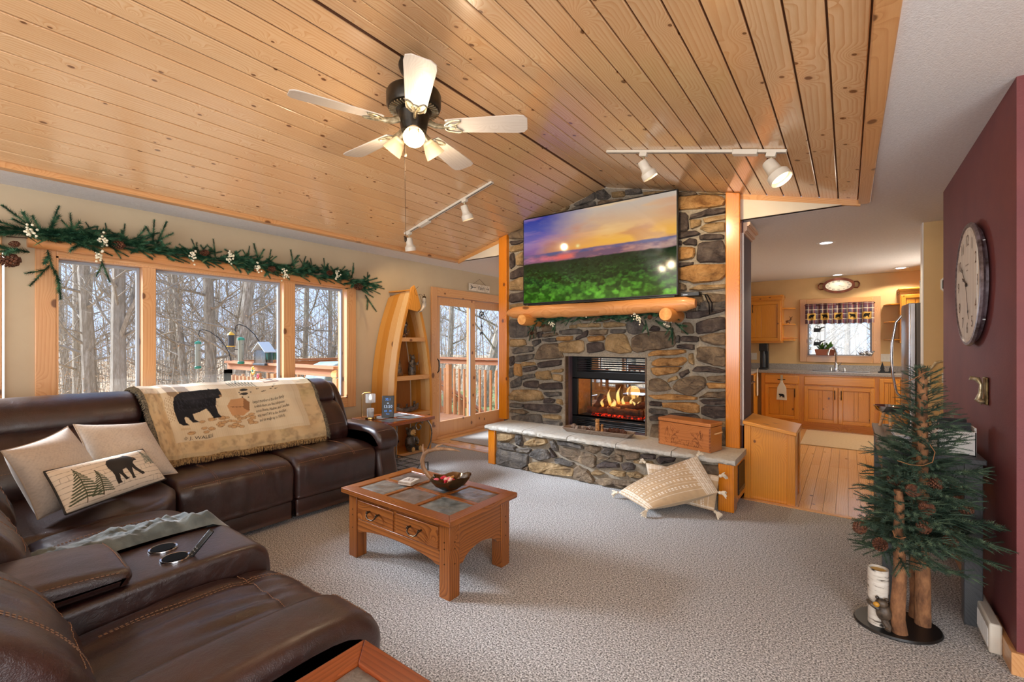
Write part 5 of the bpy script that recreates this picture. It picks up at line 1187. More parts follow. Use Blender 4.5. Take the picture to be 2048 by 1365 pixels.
# bowl with antler
bw = thing('potpourri_bowl', 'bronze leaf-shaped bowl of red potpourri with an antler handle on the coffee table', 'bowl', (-2.01, 2.045, .434), math.radians(30))
mb = MB(); n_ = 28; prof_ = [(.0, 0), (.045, .002), (.085, .028), (.112, .062), (.118, .074), (.114, .075), (.108, .064), (.08, .033), (.042, .010), (.0, .008)]
vs = []
for r, z in prof_:
    for k in range(n_):
        a = 2*PI*k/n_; m_ = 1+.07*math.cos(5*a)+.16*max(0, math.cos(a))**3; zz = z*(1+.28*math.cos(a)*(.5+.5*math.cos(a))+.10*math.sin(5*a)*(z > .05)); vs.append((r*m_*math.cos(a), r*m_*.86*math.sin(a), zz))
fs = [(i*n_+k, i*n_+(k+1) % n_, (i+1)*n_+(k+1) % n_, (i+1)*n_+k) for i in range(len(prof_)-1) for k in range(n_)]
mb.add(vs, fs).build('bowl', material('bronze glaze', '#6A5238', .16, .85)[0], bw, True, ang=70)
M_ant = noisy('antler', '#6E4E34', '#B08A66', 22, .55, .4, .003, stretch=(1, 1, .4))
main = [(-.105, 0, .055), (-.135, .0, .085), (-.165, .0, .13), (-.172, 0, .175), (-.160, 0, .215), (-.135, 0, .235), (-.09, 0, .248), (-.03, 0, .252), (.03, 0, .248), (.075, 0, .238)]
an = MB().tube(main, [.011, .013, .014, .014, .014, .014, .012, .010, .007, .002], 10)
an.tube([(-.158, 0, .218), (-.168, .0, .25), (-.166, 0, .28)], [.011, .008, .002], 8).tube([(-.10, 0, .245), (-.075, .012, .268), (-.045, .02, .276)], [.009, .007, .002], 8)
an.build('antler', M_ant, bw, True)
Mp = [material('red petals', '#C01830', .6)[0], material('pink petals', '#E56A7E', .6)[0], material('gold potpourri', '#C68A30', .7)[0], material('pale petals', '#E8C0B0', .7)[0]]
rp_ = random.Random(8)
for k in range(26):
    a = rp_.uniform(0, 6.28); r = rp_.uniform(0, .08); mb = MB().ell((r*math.cos(a), r*.8*math.sin(a), .058+rp_.uniform(0, .014)), (rp_.uniform(.010, .018), rp_.uniform(.008, .014), rp_.uniform(.006, .012)), 8, 5, Matrix.Rotation(a, 3, 'Z'))
    o = mb.build('petal', Mp[rp_.choice([0, 0, 1, 2, 3])], bw, True)
cs = thing('coaster_stack', 'small stack of square stone coasters beside the bowl', 'coasters', (-2.30, 1.975, .434), math.radians(12))
for k in range(2): MB().box(-.05, .05, -.05, .05, .001+.011*k, .011+.011*k).build('coaster', noisy('coaster stone', '#8A7868', '#C2B4A4', 14, .7), cs, bevel=.002)
MB().box(-.046, .046, -.046, .046, .0225, .0232).build('printed_top', material('coaster print', '#D8D4CC', .6)[0], cs)
strokes(MB(), [[(-.03, -.02), (-.01, .02), (.0, -.01), (.02, .025), (.03, -.02), (-.03, -.02)], [(-.02, .03), (.02, .034)]], .005, lambda x, y: (x, y, .0238)).build('print', Mink, cs)

# ---------------------------------------------------------------- near end table
et = thing('end_table', 'cherry-stained end table with slate tiles in the bottom foreground', 'table', (-.70, .40, 0))
slate_top(et, .285, .30, .60, .028, .062, 2, 2, M_cherryx, M_cherryy, [M_slate, M_slatebrown], .006)
for sx in (-1, 1):
    for sy in (-1, 1): MB().box(sx*.245-.02, sx*.245+.02, sy*.26-.02, sy*.26+.02, 0, .572).build('leg', M_cherryy, et, bevel=.004)
for s_ in (-1, 1):
    MB().box(-.245, .245, s_*.26-.01, s_*.26+.01, .50, .572).build('apron', M_cherryx, et); MB().box(s_*.245-.01, s_*.245+.01, -.26, .26, .50, .572).build('apron', M_cherryy, et)

# ---------------------------------------------------------------- scroll side table
st = thing('side_table', 'dark wood side table with slate inlay and scrolled iron legs beside the sofa arm', 'table', (-3.825, 3.075, 0))
slate_top(st, .30, .305, .575, .032, .07, 2, 2, M_cherryx, M_cherryy, [M_slate], .006)
M_iron = noisy('grey scrolled iron', '#4E4A46', '#8C867C', 30, .35, metal=.8)
def scroll(cx, cy, dx, dy):
    pts = []
    for k in range(16):  # the curl under the top
        t = k/15; a = PI*2.3*(1-t)-PI*.2; r = .016+.042*t; pts.append((.30+r*math.cos(a+PI*.4)-.02, .47+r*math.sin(a+PI*.4)))
    pts += [(.345, .535), (.40, .53), (.44, .48), (.455, .40), (.44, .31), (.39, .21), (.32, .11), (.25, .01)]
    return [(cx+dx*(p[0]-.32), cy+dy*(p[0]-.32), p[1]) for p in pts]
for sx in (-1, 1):
    for sy in (-1, 1):
        P_ = scroll(sx*.21, sy*.20, sx*.55, sy*.55); MB().tube(P_, .007, 8).build('scroll_leg', M_iron, st, True)
MB().box(-.22, .22, -.22, -.205, .528, .543).box(-.22, .22, .205, .22, .528, .543).box(-.22, -.205, -.22, .22, .528, .543).box(.205, .22, -.22, .22, .528, .543).build('iron_frame', M_iron, st)
MB().box(-.26, -.245, -.26, -.245, 0, .54).build('corner_leg', M_iron, st); MB().box(.245, .26, -.26, -.245, 0, .54).build('corner_leg', M_iron, st)
mb = MB()
for k in range(5):
    q = -.24+.12*k; mb.box(-.25, .25, q-.004, q+.004, .085, .093).box(q-.004, q+.004, -.25, .25, .085, .093)
mb.build('lattice_shelf', M_iron, st)
for sx in (-1, 1):
    for sy in (-1, 1): MB().box(sx*.25-.006, sx*.25+.006, sy*.25-.006, sy*.25+.006, 0, .093).build('shelf_leg', M_iron, st)
cl = thing('candle_warmer', 'brass arched candle warmer lamp with a ribbed glass shade on the side table', 'lamp', (-3.925, 2.86, .577))
MB().lathe([(.0, 0), (.062, 0), (.064, .008), (.060, .020), (.0, .021)], n=28).build('base', M_brass, cl, True)
MB().tube([(-.058, -.06, .01), (-.06, -.062, .2), (-.058, -.06, .245), (-.04, -.045, .268), (-.0, 0, .272), (.0, 0, .255)], .0045, 8).build('arm', M_brass, cl, True)
sh_ = []
for k in range(36): a = 2*PI*k/36; sh_.append(.046+(.0025 if k % 2 else 0))
vs = []; 
for z in (.165, .252):
    for k in range(36): vs.append((sh_[k]*math.cos(2*PI*k/36), sh_[k]*math.sin(2*PI*k/36), z))
MB().add(vs, [(k, (k+1) % 36, 36+(k+1) % 36, 36+k) for k in range(36)]+[tuple(range(36, 72))]).build('shade', M_jar, cl)
MB().lathe([(0, .19), (.012, .195), (.018, .21), (.012, .235), (.006, .25), (0, .25)], n=12).build('bulb', material('frosted bulb', '#E8E8E8', .3, emit='#FFF4E0', es=1.2)[0], cl, True)
MB().cyl((0, 0, .0215), (0, 0, .105), .035, n=28).build('candle_jar', M_jar, cl, True); MB().cyl((0, 0, .024), (0, 0, .075), .031, n=24).build('candle_wax', noisy('potpourri wax', '#4A3A30', '#A89A8A', 60, .7), cl)
wc = thing('weather_clock', 'black digital weather clock with blue figures on the side table', 'clock', (-3.84, 3.01, .577), math.radians(43))
wc.rotation_euler = (math.radians(-10), 0, math.radians(43))
MB().box(-.062, .062, -.010, .010, 0, .225).build('case', M_blacksat, wc, bevel=.004)
MB().box(-.02, .02, .01, .07, .012, .02).build('stand', M_blacksat, wc)
Mblue = material('blue figures', '#000000', .4, emit='#3A8AE8', es=1.3)[0]; Mwhit = material('white figures', '#000000', .4, emit='#BFD8F8', es=.9)[0]
mb = MB()
for tx, sz, zz, xx in (('32.1', .034, .187, 0), ('65', .028, .068, -.022), ('38', .026, .068, .026), ('THU', .018, .035, 0)):
    v_, f_ = text_mesh(tx, sz, lambda x, y: (xx+x, -.0108, zz+y)); mb.add(v_, f_)
mb.build('blue_figures', Mblue, wc)
mb = MB(); v_, f_ = text_mesh('13:50', .042, lambda x, y: (x, -.0108, .112+y)); mb.add(v_, f_); mb.ell((0, -.0105, .148), (.010, .001, .006), 8, 4).build('white_figures', Mwhit, wc)
# ================================================================ pixel helper
_Y = math.radians(36.55); _fw = Vector((-math.sin(_Y), math.cos(_Y), 0)); _rt = Vector((math.cos(_Y), math.sin(_Y), 0))
def _ray(u, v): return _fw+_rt*((u-1024)/905)+Vector((0, 0, (687-v)/905))
def PY(u, v, y): d = _ray(u, v); return Vector((0, 0, H))+d*(y/d.y)
def PX(u, v, x): d = _ray(u, v); return Vector((0, 0, H))+d*(x/d.x)
def PZ(u, v, z): d = _ray(u, v); return Vector((0, 0, H))+d*((z-H)/d.z)
def PD(u, v, t): return Vector((0, 0, H))+_ray(u, v)*t

# ---------------------------------------------------------------- ceiling fan
fan = thing('ceiling_fan', 'bronze ceiling fan with five whitewashed blades and three frosted lamp shades under the ridge', 'fan', (-2.04, 1.787, 2.62))
M_fanblk = noisy('aged bronze', '#15120F', '#3A3226', 14, .35, metal=.6)
MB().lathe([(.02, .27), (.045, .275), (.075, .31), (.088, .345), (.09, .372), (0, .374)], n=28).build('canopy', M_fanblk, fan, True)
MB().cyl((0, 0, .18), (0, 0, .30), .014).build('downrod', M_fanblk, fan, True)
MB().lathe([(0, .07), (.085, .072), (.10, .085), (.148, .10), (.156, .115), (.158, .18), (.15, .195), (.10, .21), (.03, .215), (0, .215)], n=40).build('motor', M_fanblk, fan, True, ang=35)
mb = MB()
for k in range(40):
    a = 2*PI*k/40; mb.obox((.118*math.cos(a), .118*math.sin(a), .089), (.05, .007, .006), Matrix.Rotation(a, 3, 'Z'))
mb.build('flutes', M_antique, fan)
MB().lathe([(0, -.045), (.05, -.042), (.072, -.03), (.078, 0), (.082, .03), (.088, .05), (.092, .07), (0, .075)], n=32).build('light_fitter', M_fanblk, fan, True, ang=35)
M_blade = pine('whitewashed blade', '#D8CFC6', '#B9A99B', axis=0, rough=.45, kr=0, contrast=.5, coat=.1, var=0)
M_bladeedge = material('blade edge', '#4A2C18', .5)[0]
def blade_pts(x0=.19, x1=.665):
    return [(x0, -.052), (x0+.02, -.056), (x1-.06, -.078), (x1-.02, -.072), (x1, -.045), (x1, .045), (x1-.02, .072), (x1-.06, .078), (x0+.02, .056), (x0, .052)]
for k in range(5):
    a = math.radians(33.5+72*k); R = Matrix.Rotation(a, 4, 'Z') @ Matrix.Rotation(math.radians(-11), 4, 'X')
    b = MB().prism(blade_pts(), .006, 'z', -.003); b.v = [tuple(Vector(p)) for p in b.v]
    o = b.build('blade', M_blade, fan, bevel=.0015); o.matrix_local = R
    mb = MB()
    for cx, cy_, rx, ry, rot in ((.232, .030, .05, .018, .35), (.232, -.030, .05, .018, -.35), (.225, 0, .026, .020, 0)):
        pts = [(cx+rx*math.cos(t)*math.cos(rot)-ry*math.sin(t)*math.sin(rot), cy_+rx*math.cos(t)*math.sin(rot)+ry*math.sin(t)*math.cos(rot), -.008) for t in [2*PI*i/20 for i in range(21)]]
        mb.tube(pts, .005, 6, False)
    mb.tube([(.09, 0, .02), (.13, 0, .0), (.17, 0, -.006), (.21, 0, -.008)], [.012, .011, .010, .006], 8, squash=1.6)
    iron = mb.build('blade_iron', M_antique, fan, True); iron.matrix_local = R
M_shade, n = material('frosted amber glass', '#F4DDB8', .5, emit='#FFD9A0', es=.28); n.b.inputs['Transmission Weight'].default_value = .3
M_bulb = material('lit bulb', '#FFFFFF', .5, emit='#FFF2DC', es=4)[0]
for k, ang in enumerate((319, 79, 199)):
    a = math.radians(ang); d = Vector((math.cos(a)*.66, math.sin(a)*.66, -.75)).normalized(); p = Vector((math.cos(a)*.062, math.sin(a)*.062, -.03))
    q = d.to_track_quat('Z', 'Y').to_matrix()
    MB().tube([(p*.5).to_tuple(), (p+d*.02).to_tuple(), (p+d*.045).to_tuple()], [.016, .02, .024], 12).build('socket', M_antique, fan, True)
    s_ = MB().lathe([(.026, .04), (.034, .055), (.046, .085), (.054, .11), (.060, .135), (.0585, .135), (.052, .11), (.044, .085), (.032, .056)], (0, 0, 0), 28, caps=False); s_.v = [tuple(q @ Vector(v_)+p) for v_ in s_.v]
    so = s_.build('shade', M_shade, fan, True)
    e = MB().ell((0, 0, .085), (.024, .024, .032), 14, 10); e.v = [tuple(q @ Vector(v_)+p) for v_ in e.v]; e.build('bulb', M_bulb, so, True)
    w = fan.location+p+d*.17
    light('fan_lamp', 'POINT', w, 6.5, (1, .80, .55), rad=.04)
MB().tube([(.0, -.06, -.03), (.002, -.062, -.18)], .0012, 5).ell((.002, -.062, -.19), (.007, .007, .012), 8, 6).build('pull_chain', M_antique, fan, True)
MB().tube([(-.03, -.045, -.03), (-.038, -.03, -.64)], .0013, 5).ell((-.038, -.03, -.66), (.008, .008, .018), 8, 6).ell((-.045, -.03, -.645), .006, 6, 5).build('pull_chain', M_bronze, fan, True)

# ---------------------------------------------------------------- track lights on the pine slopes
M_off = material('off-white enamel', '#D9D3C6', .4)[0]; M_slot = material('black slot', '#0A0A0A', .6)[0]
M_spot = material('spot lamp face', '#FFFFFF', .5, emit='#FFD9A0', es=3.0)[0]
def track(side, xa, xb, y, conn, heads, label):
    cx = (xa+xb)/2; z0 = zslope(cx); t = thing('track_light', label, 'light', (cx, y, z0), 0)
    th = math.atan(SL)*(1 if side > 0 else -1); t.rotation_euler = (0, th, 0)
    hl = abs(xb-xa)/2/math.cos(th)
    MB().box(-hl, hl, -.018, .018, -.020, -.001).build('rail', M_off, t, bevel=.002); MB().box(-hl+.004, hl-.004, -.004, .004, -.0215, -.0205).build('slot', M_slot, t)
    c = (conn-cx)/math.cos(th); MB().box(c-.075, c+.075, -.027, .027, -.034, -.001).build('power_feed', M_off, t, bevel=.004)
    Ri = Matrix.Rotation(-th, 3, 'Y')
    for hx, aim, s_ in heads:
        c = (hx-cx)/math.cos(th); p = Vector((c, 0, -.03)); d = Ri @ Vector(aim).normalized()
        MB().box(c-.028, c+.028, -.018, .018, -.045, -.018).build('adapter', M_off, t, bevel=.003)
        j = p+Ri @ Vector((0, 0, -.075)); MB().tube([p.to_tuple(), j.to_tuple()], .007, 8).build('stem', M_antique, t)
        q = d.to_track_quat('Z', 'Y').to_matrix(); L_ = [(.0, -.065), (.030, -.063), (.034, -.055), (.036, .0), (.038, .012), (.056, .035), (.0575, .075), (.055, .0755), (.052, .05), (.0, .048)]
        s2 = MB().lathe([(r*s_, z*s_) for r, z in L_], n=26); jj = j+d*.035; s2.v = [tuple(q @ Vector(v_)+jj) for v_ in s2.v]; so = s2.build('spot_head', M_off, t, True, ang=35)
        f2 = MB().cyl((0, 0, .051*s_), (0, 0, .053*s_), .048*s_, n=20); f2.v = [tuple(q @ Vector(v_)+jj) for v_ in f2.v]; f2.build('lamp_face', M_spot, so)
    return t
track(1, -1.50, -.30, 3.27, -.53, [(-1.205, (.38, .30, -.86), 1.0), (-.38, (.42, -.15, -.72), 1.15)], 'off-white two-lamp track light on the ceiling slope nearer the kitchen')
track(-1, -3.83, -2.62, 3.23, -3.53, [(-2.97, (.15, .3, -.95), 1.0), (-3.77, (-.05, .25, -.97), 1.0)], 'off-white two-lamp track light on the ceiling slope over the sliding door side')
def spot(n_, loc, target, e, ang, col=(1, .74, .42)):
    o = light(n_, 'SPOT', loc, e, col, target=target, rad=.04); o.data.spot_size = math.radians(ang); o.data.spot_blend = .6; return o
spot('track_spot', (-1.13, 3.33, 2.60), (-1.0, 4.4, 1.9), 55, 95); spot('track_spot', (-.30, 3.25, 2.40), (-.1, 4.3, 1.2), 12, 80)
spot('track_spot', (-2.95, 3.33, 2.60), (-3.1, 4.4, 1.9), 30, 90); spot('track_spot', (-3.78, 3.30, 2.42), (-4.5, 4.0, 1.4), 22, 100)

# ---------------------------------------------------------------- pine greenery
M_needle, n = material('pine needles', '#1F4A34', .6, spec=.3)
rr0 = n.noise(n.obj(), 14, 2); n.L(n.ramp(rr0, [(.3, '#12281C'), (.5, '#24503A'), (.7, '#5A8A66')]), n.b.inputs['Base Color'])
M_bluen, n = material('tree needles', '#24402C', .6, spec=.3)
rr0 = n.noise(n.obj(), 10, 2); n.L(n.ramp(rr0, [(.3, '#18221A'), (.55, '#34483A'), (.8, '#667A5E')]), n.b.inputs['Base Color'])
M_twig = material('twig bark', '#4A3020', .8)[0]
def sprig_mb(L_=.2, nl=.03, dens=380, droop=.0, seed=0, wid=.0018, forks=0):
    r_ = random.Random(seed); mb = MB()
    def run(p0, d, ln):
        n_ = 7; pts = []
        for k in range(n_): t = k/(n_-1); pts.append(p0+d*ln*t+Vector((0, 0, -droop*t*t*ln+.1*ln*t*t*math.sin(seed))))
        for k in range(int(dens*ln)):
            t = (k+.5)/(dens*ln); i = min(int(t*(n_-1)), n_-2); p = pts[i].lerp(pts[i+1], t*(n_-1)-i); a = k*2.4+r_.uniform(-.4, .4)
            o = d.orthogonal().normalized(); q = d.cross(o); e = (o*math.cos(a)+q*math.sin(a))*.85+d*r_.uniform(.35, .8); e.normalize()
            l = nl*r_.uniform(.75, 1.15)*(1-.35*t); w = e.cross(d).normalized()*wid; mb.add([p-w, p+w, p+e*l], [(0, 1, 2)])
        mb.tube(pts, [.0022]*(n_-1)+[.001], 4)
    run(Vector((0, 0, 0)), Vector((1, 0, 0)), L_)
    for k in range(forks):
        s_ = 1 if k % 2 else -1; t = .25+.5*k/max(forks, 1); run(Vector((L_*t, 0, 0)), Vector((.8, s_*.6, r_.uniform(-.15, .2))).normalized(), L_*(.62-.3*t))
    return mb
def mk(mb, name, mat):
    me = bpy.data.meshes.new(name); me.from_pydata(mb.v, [], mb.f); me.materials.append(mat); return me
SPR = [mk(sprig_mb(.20, .036, 1300, seed=s_, wid=.0024, forks=1), 'pine_sprig', M_needle) for s_ in range(3)]
BOU = [mk(sprig_mb(.19, .021, 620, droop=.15, seed=s_+20, wid=.0012, forks=4), 'bough', M_bluen) for s_ in range(4)]
def put(me, name, loc, d, roll, s_, parent):
    o = bpy.data.objects.new(name, me); COL.objects.link(o); o.parent = parent
    q = Vector(d).to_track_quat('X', 'Z'); o.rotation_euler = (q.to_matrix() @ Matrix.Rotation(roll, 3, 'X')).to_euler(); o.location = loc; o.scale = (s_,)*3; return o
M_berry = material('cream berries', '#E9E2C8', .5)[0]; M_leafg = noisy('olive leaves', '#4E6A44', '#7A9060', 18, .6)
def berries(mb, n_, r, s_, seed):
    r_ = random.Random(seed)
    for _ in range(n_): mb.ell((r_.gauss(0, s_), r_.gauss(0, s_*.5), r_.gauss(0, s_)), r, 7, 5)
    return mb
BER = None
def leafblade(mb, p, d, l, w, seed):
    d = Vector(d).normalized(); p = Vector(p); sd = d.cross(Vector((.3, .2, 1))).normalized(); pts = []
    for k in range(5): t = k/4; c = p+d*l*t+Vector((0, 0, -.25*l*t*t)); ww = w*math.sin(PI*(.12+.86*t)); pts += [c-sd*ww, c+sd*ww]
    mb.add(pts, [(2*k, 2*k+1, 2*k+3, 2*k+2) for k in range(4)])
# garland along the log over the window
gl = thing('pine_garland', 'pine garland with cream berries and cones lying along the log above the wide window', 'garland', (-4.56, 1.9, 2.05))
GO = Vector((-4.56, 1.9, 2.05)); rg = random.Random(14)
def gadd(y, z, dy, dz, dx=.1, s_=1, x=-4.55): put(SPR[rg.randrange(3)], 'pine_sprig', Vector((x, y, z))-GO, (dx+rg.uniform(-.15, .25), dy, dz), rg.uniform(0, 6), s_*rg.uniform(.85, 1.1), gl)
y = .42
while y < 3.36:
    z = 2.12-(.02 if y > 2.0 else 0)-(.06*(y > 3.1))
    for _ in range(3 if y > .9 else 4): gadd(y+rg.uniform(-.03, .03), z+rg.uniform(-.03, .02), rg.choice([1, 1, -1]), rg.uniform(-.25, .4), .15, .95 if y > .9 else 1.15)
    if rg.random() < .35: gadd(y, z, rg.uniform(-.5, .7), .8, .2, .8)
    if rg.random() < .4: gadd(y, z-.03, .8, -.45, .5, .8)
    y += .066
for (u, v, dy, dz) in [(100, 470, .1, 1), (80, 470, -.6, .6), (130, 465, 1, .3), (95, 500, .1, -1), (100, 530, -.5, -.8), (110, 540, .2, -1), (40, 500, -1, -.3), (60, 505, -1, .1), (20, 500, -1, .4), (305, 490, 0, 1), (312, 492, .3, 1), (260, 480, .8, .4), (520, 530, -.5, 1), (590, 540, -.3, .9), (640, 555, .8, .5), (715, 575, .8, -.5), (730, 590, .5, -1), (700, 560, 1, 0), (200, 515, .3, -1)]:
    p = PX(u, v, -4.55); gadd(p.y, p.z, dy, dz, .15, 1.1)
for i, (u, v) in enumerate([(60, 461), (205, 482), (388, 507), (462, 512), (515, 535), (570, 549), (675, 552), (200, 512)]):
    p = PX(u, v, -4.47)-GO; berries(MB(), 22, .0085, .026, i).build('berry_cluster', M_berry, gl, True, loc=p)
for u, v, s_ in ((42, 520, 1.7), (250, 492, 1.2), (418, 505, 1.0), (552, 540, 1.0), (665, 547, 1.0), (725, 575, 1.5), (40, 488, .8)):
    p = PX(u, v, -4.48)-GO; o = cone('pine_cone', p, (PI/2+rg.uniform(-.3, .3), rg.uniform(-.3, .3), rg.uniform(-.5, .5)), s_, gl)
mb = MB()
for k in range(46):
    y = rg.uniform(.45, 3.3); leafblade(mb, (-4.52-GO.x, y-GO.y, .05), (rg.uniform(.1, .5), rg.choice([-1, 1])*rg.uniform(.5, 1), rg.uniform(-.5, .7)), rg.uniform(.08, .14), .010, k)
mb.build('leaves', M_leafg, gl)
MB().tube([(-.0, -1.48, .02), (0, -1.2, .045), (0, -.5, .05), (0, .5, .035), (0, 1.4, .0)], .004, 5).build('stem', M_twig, gl)
lg = thing('curtain_log', 'long peeled log lying over the head of the wide window', 'log', (-4.575, 1.9, 2.04))
pts = [(rg.uniform(-.003, .003), -1.38+2.76*k/30, .022-.05*k/30*.8+rg.uniform(-.002, .002)) for k in range(31)]
M_logY = pine('peeled window log', '#DDA06A', '#B8763C', axis=1, rough=.45, coat=.15, kscale=2.6, kr=.06, contrast=.8)
MB().tube(pts, [.044+rg.uniform(-.002, .002) for _ in pts], 16).build('log', M_logY, lg, True, ang=60)
# garland under the mantel
g2 = thing('pine_garland', 'short pine garland with cream berries hanging beneath the fireplace mantel', 'garland', (-2.1, 4.25, 1.6)); G2 = Vector((-2.1, 4.25, 1.6))
for k in range(30):
    x = -2.86+1.5*k/29; put(SPR[k % 3], 'pine_sprig', Vector((x, 4.24, 1.625+.01*math.sin(k)))-G2, (rg.choice([-1, 1]), -.2, rg.uniform(-.55, .0)), rg.uniform(0, 6), rg.uniform(.6, .85), g2)
for u, v, dx, dz in [(1068, 655, -.4, -1), (1075, 645, -.6, -.7), (1340, 645, .2, -1), (1345, 655, .1, -1), (1350, 645, .6, -.6), (1290, 640, .3, -.9), (1310, 640, .7, -.6), (1110, 640, .1, -.8)]:
    put(SPR[rg.randrange(3)], 'pine_sprig', PY(u, v, 4.22)-G2, (dx, -.15, dz), rg.uniform(0, 6), .8, g2)
for i, (u, v) in enumerate([(1103, 650), (1272, 633), (1278, 640), (1336, 647), (1172, 629)]): berries(MB(), 14, .007, .018, 40+i).build('berry_cluster', M_berry, g2, True, loc=PY(u, v, 4.17)-G2)
for u, v in ((1085, 652), (1300, 636), (1062, 668)): cone('pine_cone', PY(u, v, 4.22)-G2, (1.4, .3, rg.uniform(0, 3)), .8, g2)
mb = MB()
for k in range(16): x = rg.uniform(-.75, .75); leafblade(mb, (x, -.05, .02), (rg.choice([-1, 1]), -.3, rg.uniform(-1, -.2)), .11, .009, k)
mb.build('leaves', M_leafg, g2)

# ---------------------------------------------------------------- boat bookshelf
bs = thing('boat_bookshelf', 'honey pine bookshelf built like an upright canoe beside the sliding door', 'bookshelf', (-4.43, 3.70, 0)); BO = Vector((-4.43, 3.70, 0))
Z = [0, .25, .5, .75, 1.0, 1.25, 1.45, 1.65, 1.85, 2.03]; Wd = [.265, .283, .29, .287, .272, .235, .193, .14, .078, .018]
def hw(z): return float(np.interp(z, Z, Wd))
xf, xb = -4.235+4.43, -4.625+4.43
Ms = [pine('hull strip %d' % k, a, b, axis=2, rough=.38, coat=.25, kscale=1.6, kr=.03) for k, (a, b) in enumerate([('#E0A552', '#C78532'), ('#D9953A', '#B97420'), ('#E6B878', '#CF9450'), ('#EFCB96', '#D9A765')])]
for s_ in (-1, 1):
    for k in range(4):
        x0 = xb+(xf-xb)*k/4; x1 = xb+(xf-xb)*(k+1)/4-.0015; mb = MB(); vs = []; n_ = 25
        for j in range(n_):
            z = 2.0*j/(n_-1)+(.0 if k < 3 else 0); lean = .10*(z/2)**3*(1-(k/3.0))*0
            for xx, kk in ((x0, k/4), (x1, (k+1)/4)):
                fl_ = .030*math.sin(PI*(1-kk)*.55); ow = hw(z)+fl_*min(1, hw(z)*6); iw = ow-.012
                zz = min(z, 2.0-.06*(1-kk)); vs += [(xx, s_*ow, zz), (xx, s_*iw, zz)]
        fs = []
        for j in range(n_-1):
            a = 4*j; b = 4*(j+1); fs += [(a, a+2, b+2, b), (a+1, b+1, b+3, a+3), (a, b, b+1, a+1), (a+2, a+3, b+3, b+2)]
        fs += [(0, 1, 3, 2), (4*n_-4, 4*n_-2, 4*n_-1, 4*n_-3)]
        mb.add(vs, fs).build('hull_plank', Ms[k], bs, True, ang=40)
    # gunwale
    mb = MB(); n_ = 30; vs = []
    for j in range(n_):
        z = 1.98*j/(n_-1); w = hw(z)
        vs += [(xf, s_*(w+.010), z), (xf+.016, s_*(w+.010), z), (xf+.016, s_*(w-.018), z), (xf, s_*(w-.018), z)]
    mb.add(vs, [(4*j+q, 4*j+(q+1) % 4, 4*j+4+(q+1) % 4, 4*j+4+q) for j in range(n_-1) for q in range(4)]+[(0, 1, 2, 3)]).build('gunwale', M_boat, bs, True, ang=40)
mb = MB(); pts = [(-hw(z)+.008, z) for z in np.linspace(0.01, 1.95, 24)]+[(hw(z)-.008, z) for z in np.linspace(1.95, .01, 24)]
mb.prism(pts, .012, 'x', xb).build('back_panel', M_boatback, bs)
for zt_, th__ in ((.035, .03), (.50, .045), (.955, .05), (1.415, .045)):
    w = hw(zt_)-.012; MB().box(xb+.012, xf-.005, -w, w, zt_-.02, zt_).build('shelf', M_boat, bs); MB().box(xf-.012, xf+.010, -w+.003, w-.003, zt_-th__, zt_+.004).build('shelf_lip', M_trim, bs, bevel=.003)
dk = [(-hw(1.76)-.004, 1.76), (-.05, 2.02), (.0, 2.055), (.035, 2.0), (hw(1.76)+.004, 1.79), (.05, 1.735)]
MB().prism(dk, .018, 'x', xf+.002).build('bow_deck', M_boat, bs, bevel=.003); MB().box(xb, xf, -.06, .03, 1.985, 2.0).build('bow_block', M_boat, bs)
# horn hanging at the bow
hn = thing('powder_horn', 'dark and white powder horn hanging at the top of the canoe bookshelf', 'horn', (-4.20, 3.80, 1.83))
MB().tube([(0, .045, .085), (0, .045, .05), (.004, .04, 0), (.006, .02, -.05), (.006, -.015, -.085), (.004, -.06, -.105)], [.020, .026, .024, .018, .011, .003], 14).build('horn', noisy('horn', '#241C18', '#C8BEB0', 9, .25, detail=2), hn, True)
MB().cyl((0, .045, .08), (0, .045, .10), .026, .018).cyl((0, .045, .10), (0, .045, .125), .006).build('cap', M_bronze, hn, True)
MB().tube([(0, .045, .09), (.008, -.02, .12), (.006, -.09, .10), (.004, -.12, .16), (.002, -.05, .21)], .002, 5).tube([(.004, -.06, -.10), (.01, -.02, -.04), (.01, .0, .02), (.008, -.04, .12)], .0018, 5).build('cord', M_bronze, hn, True)
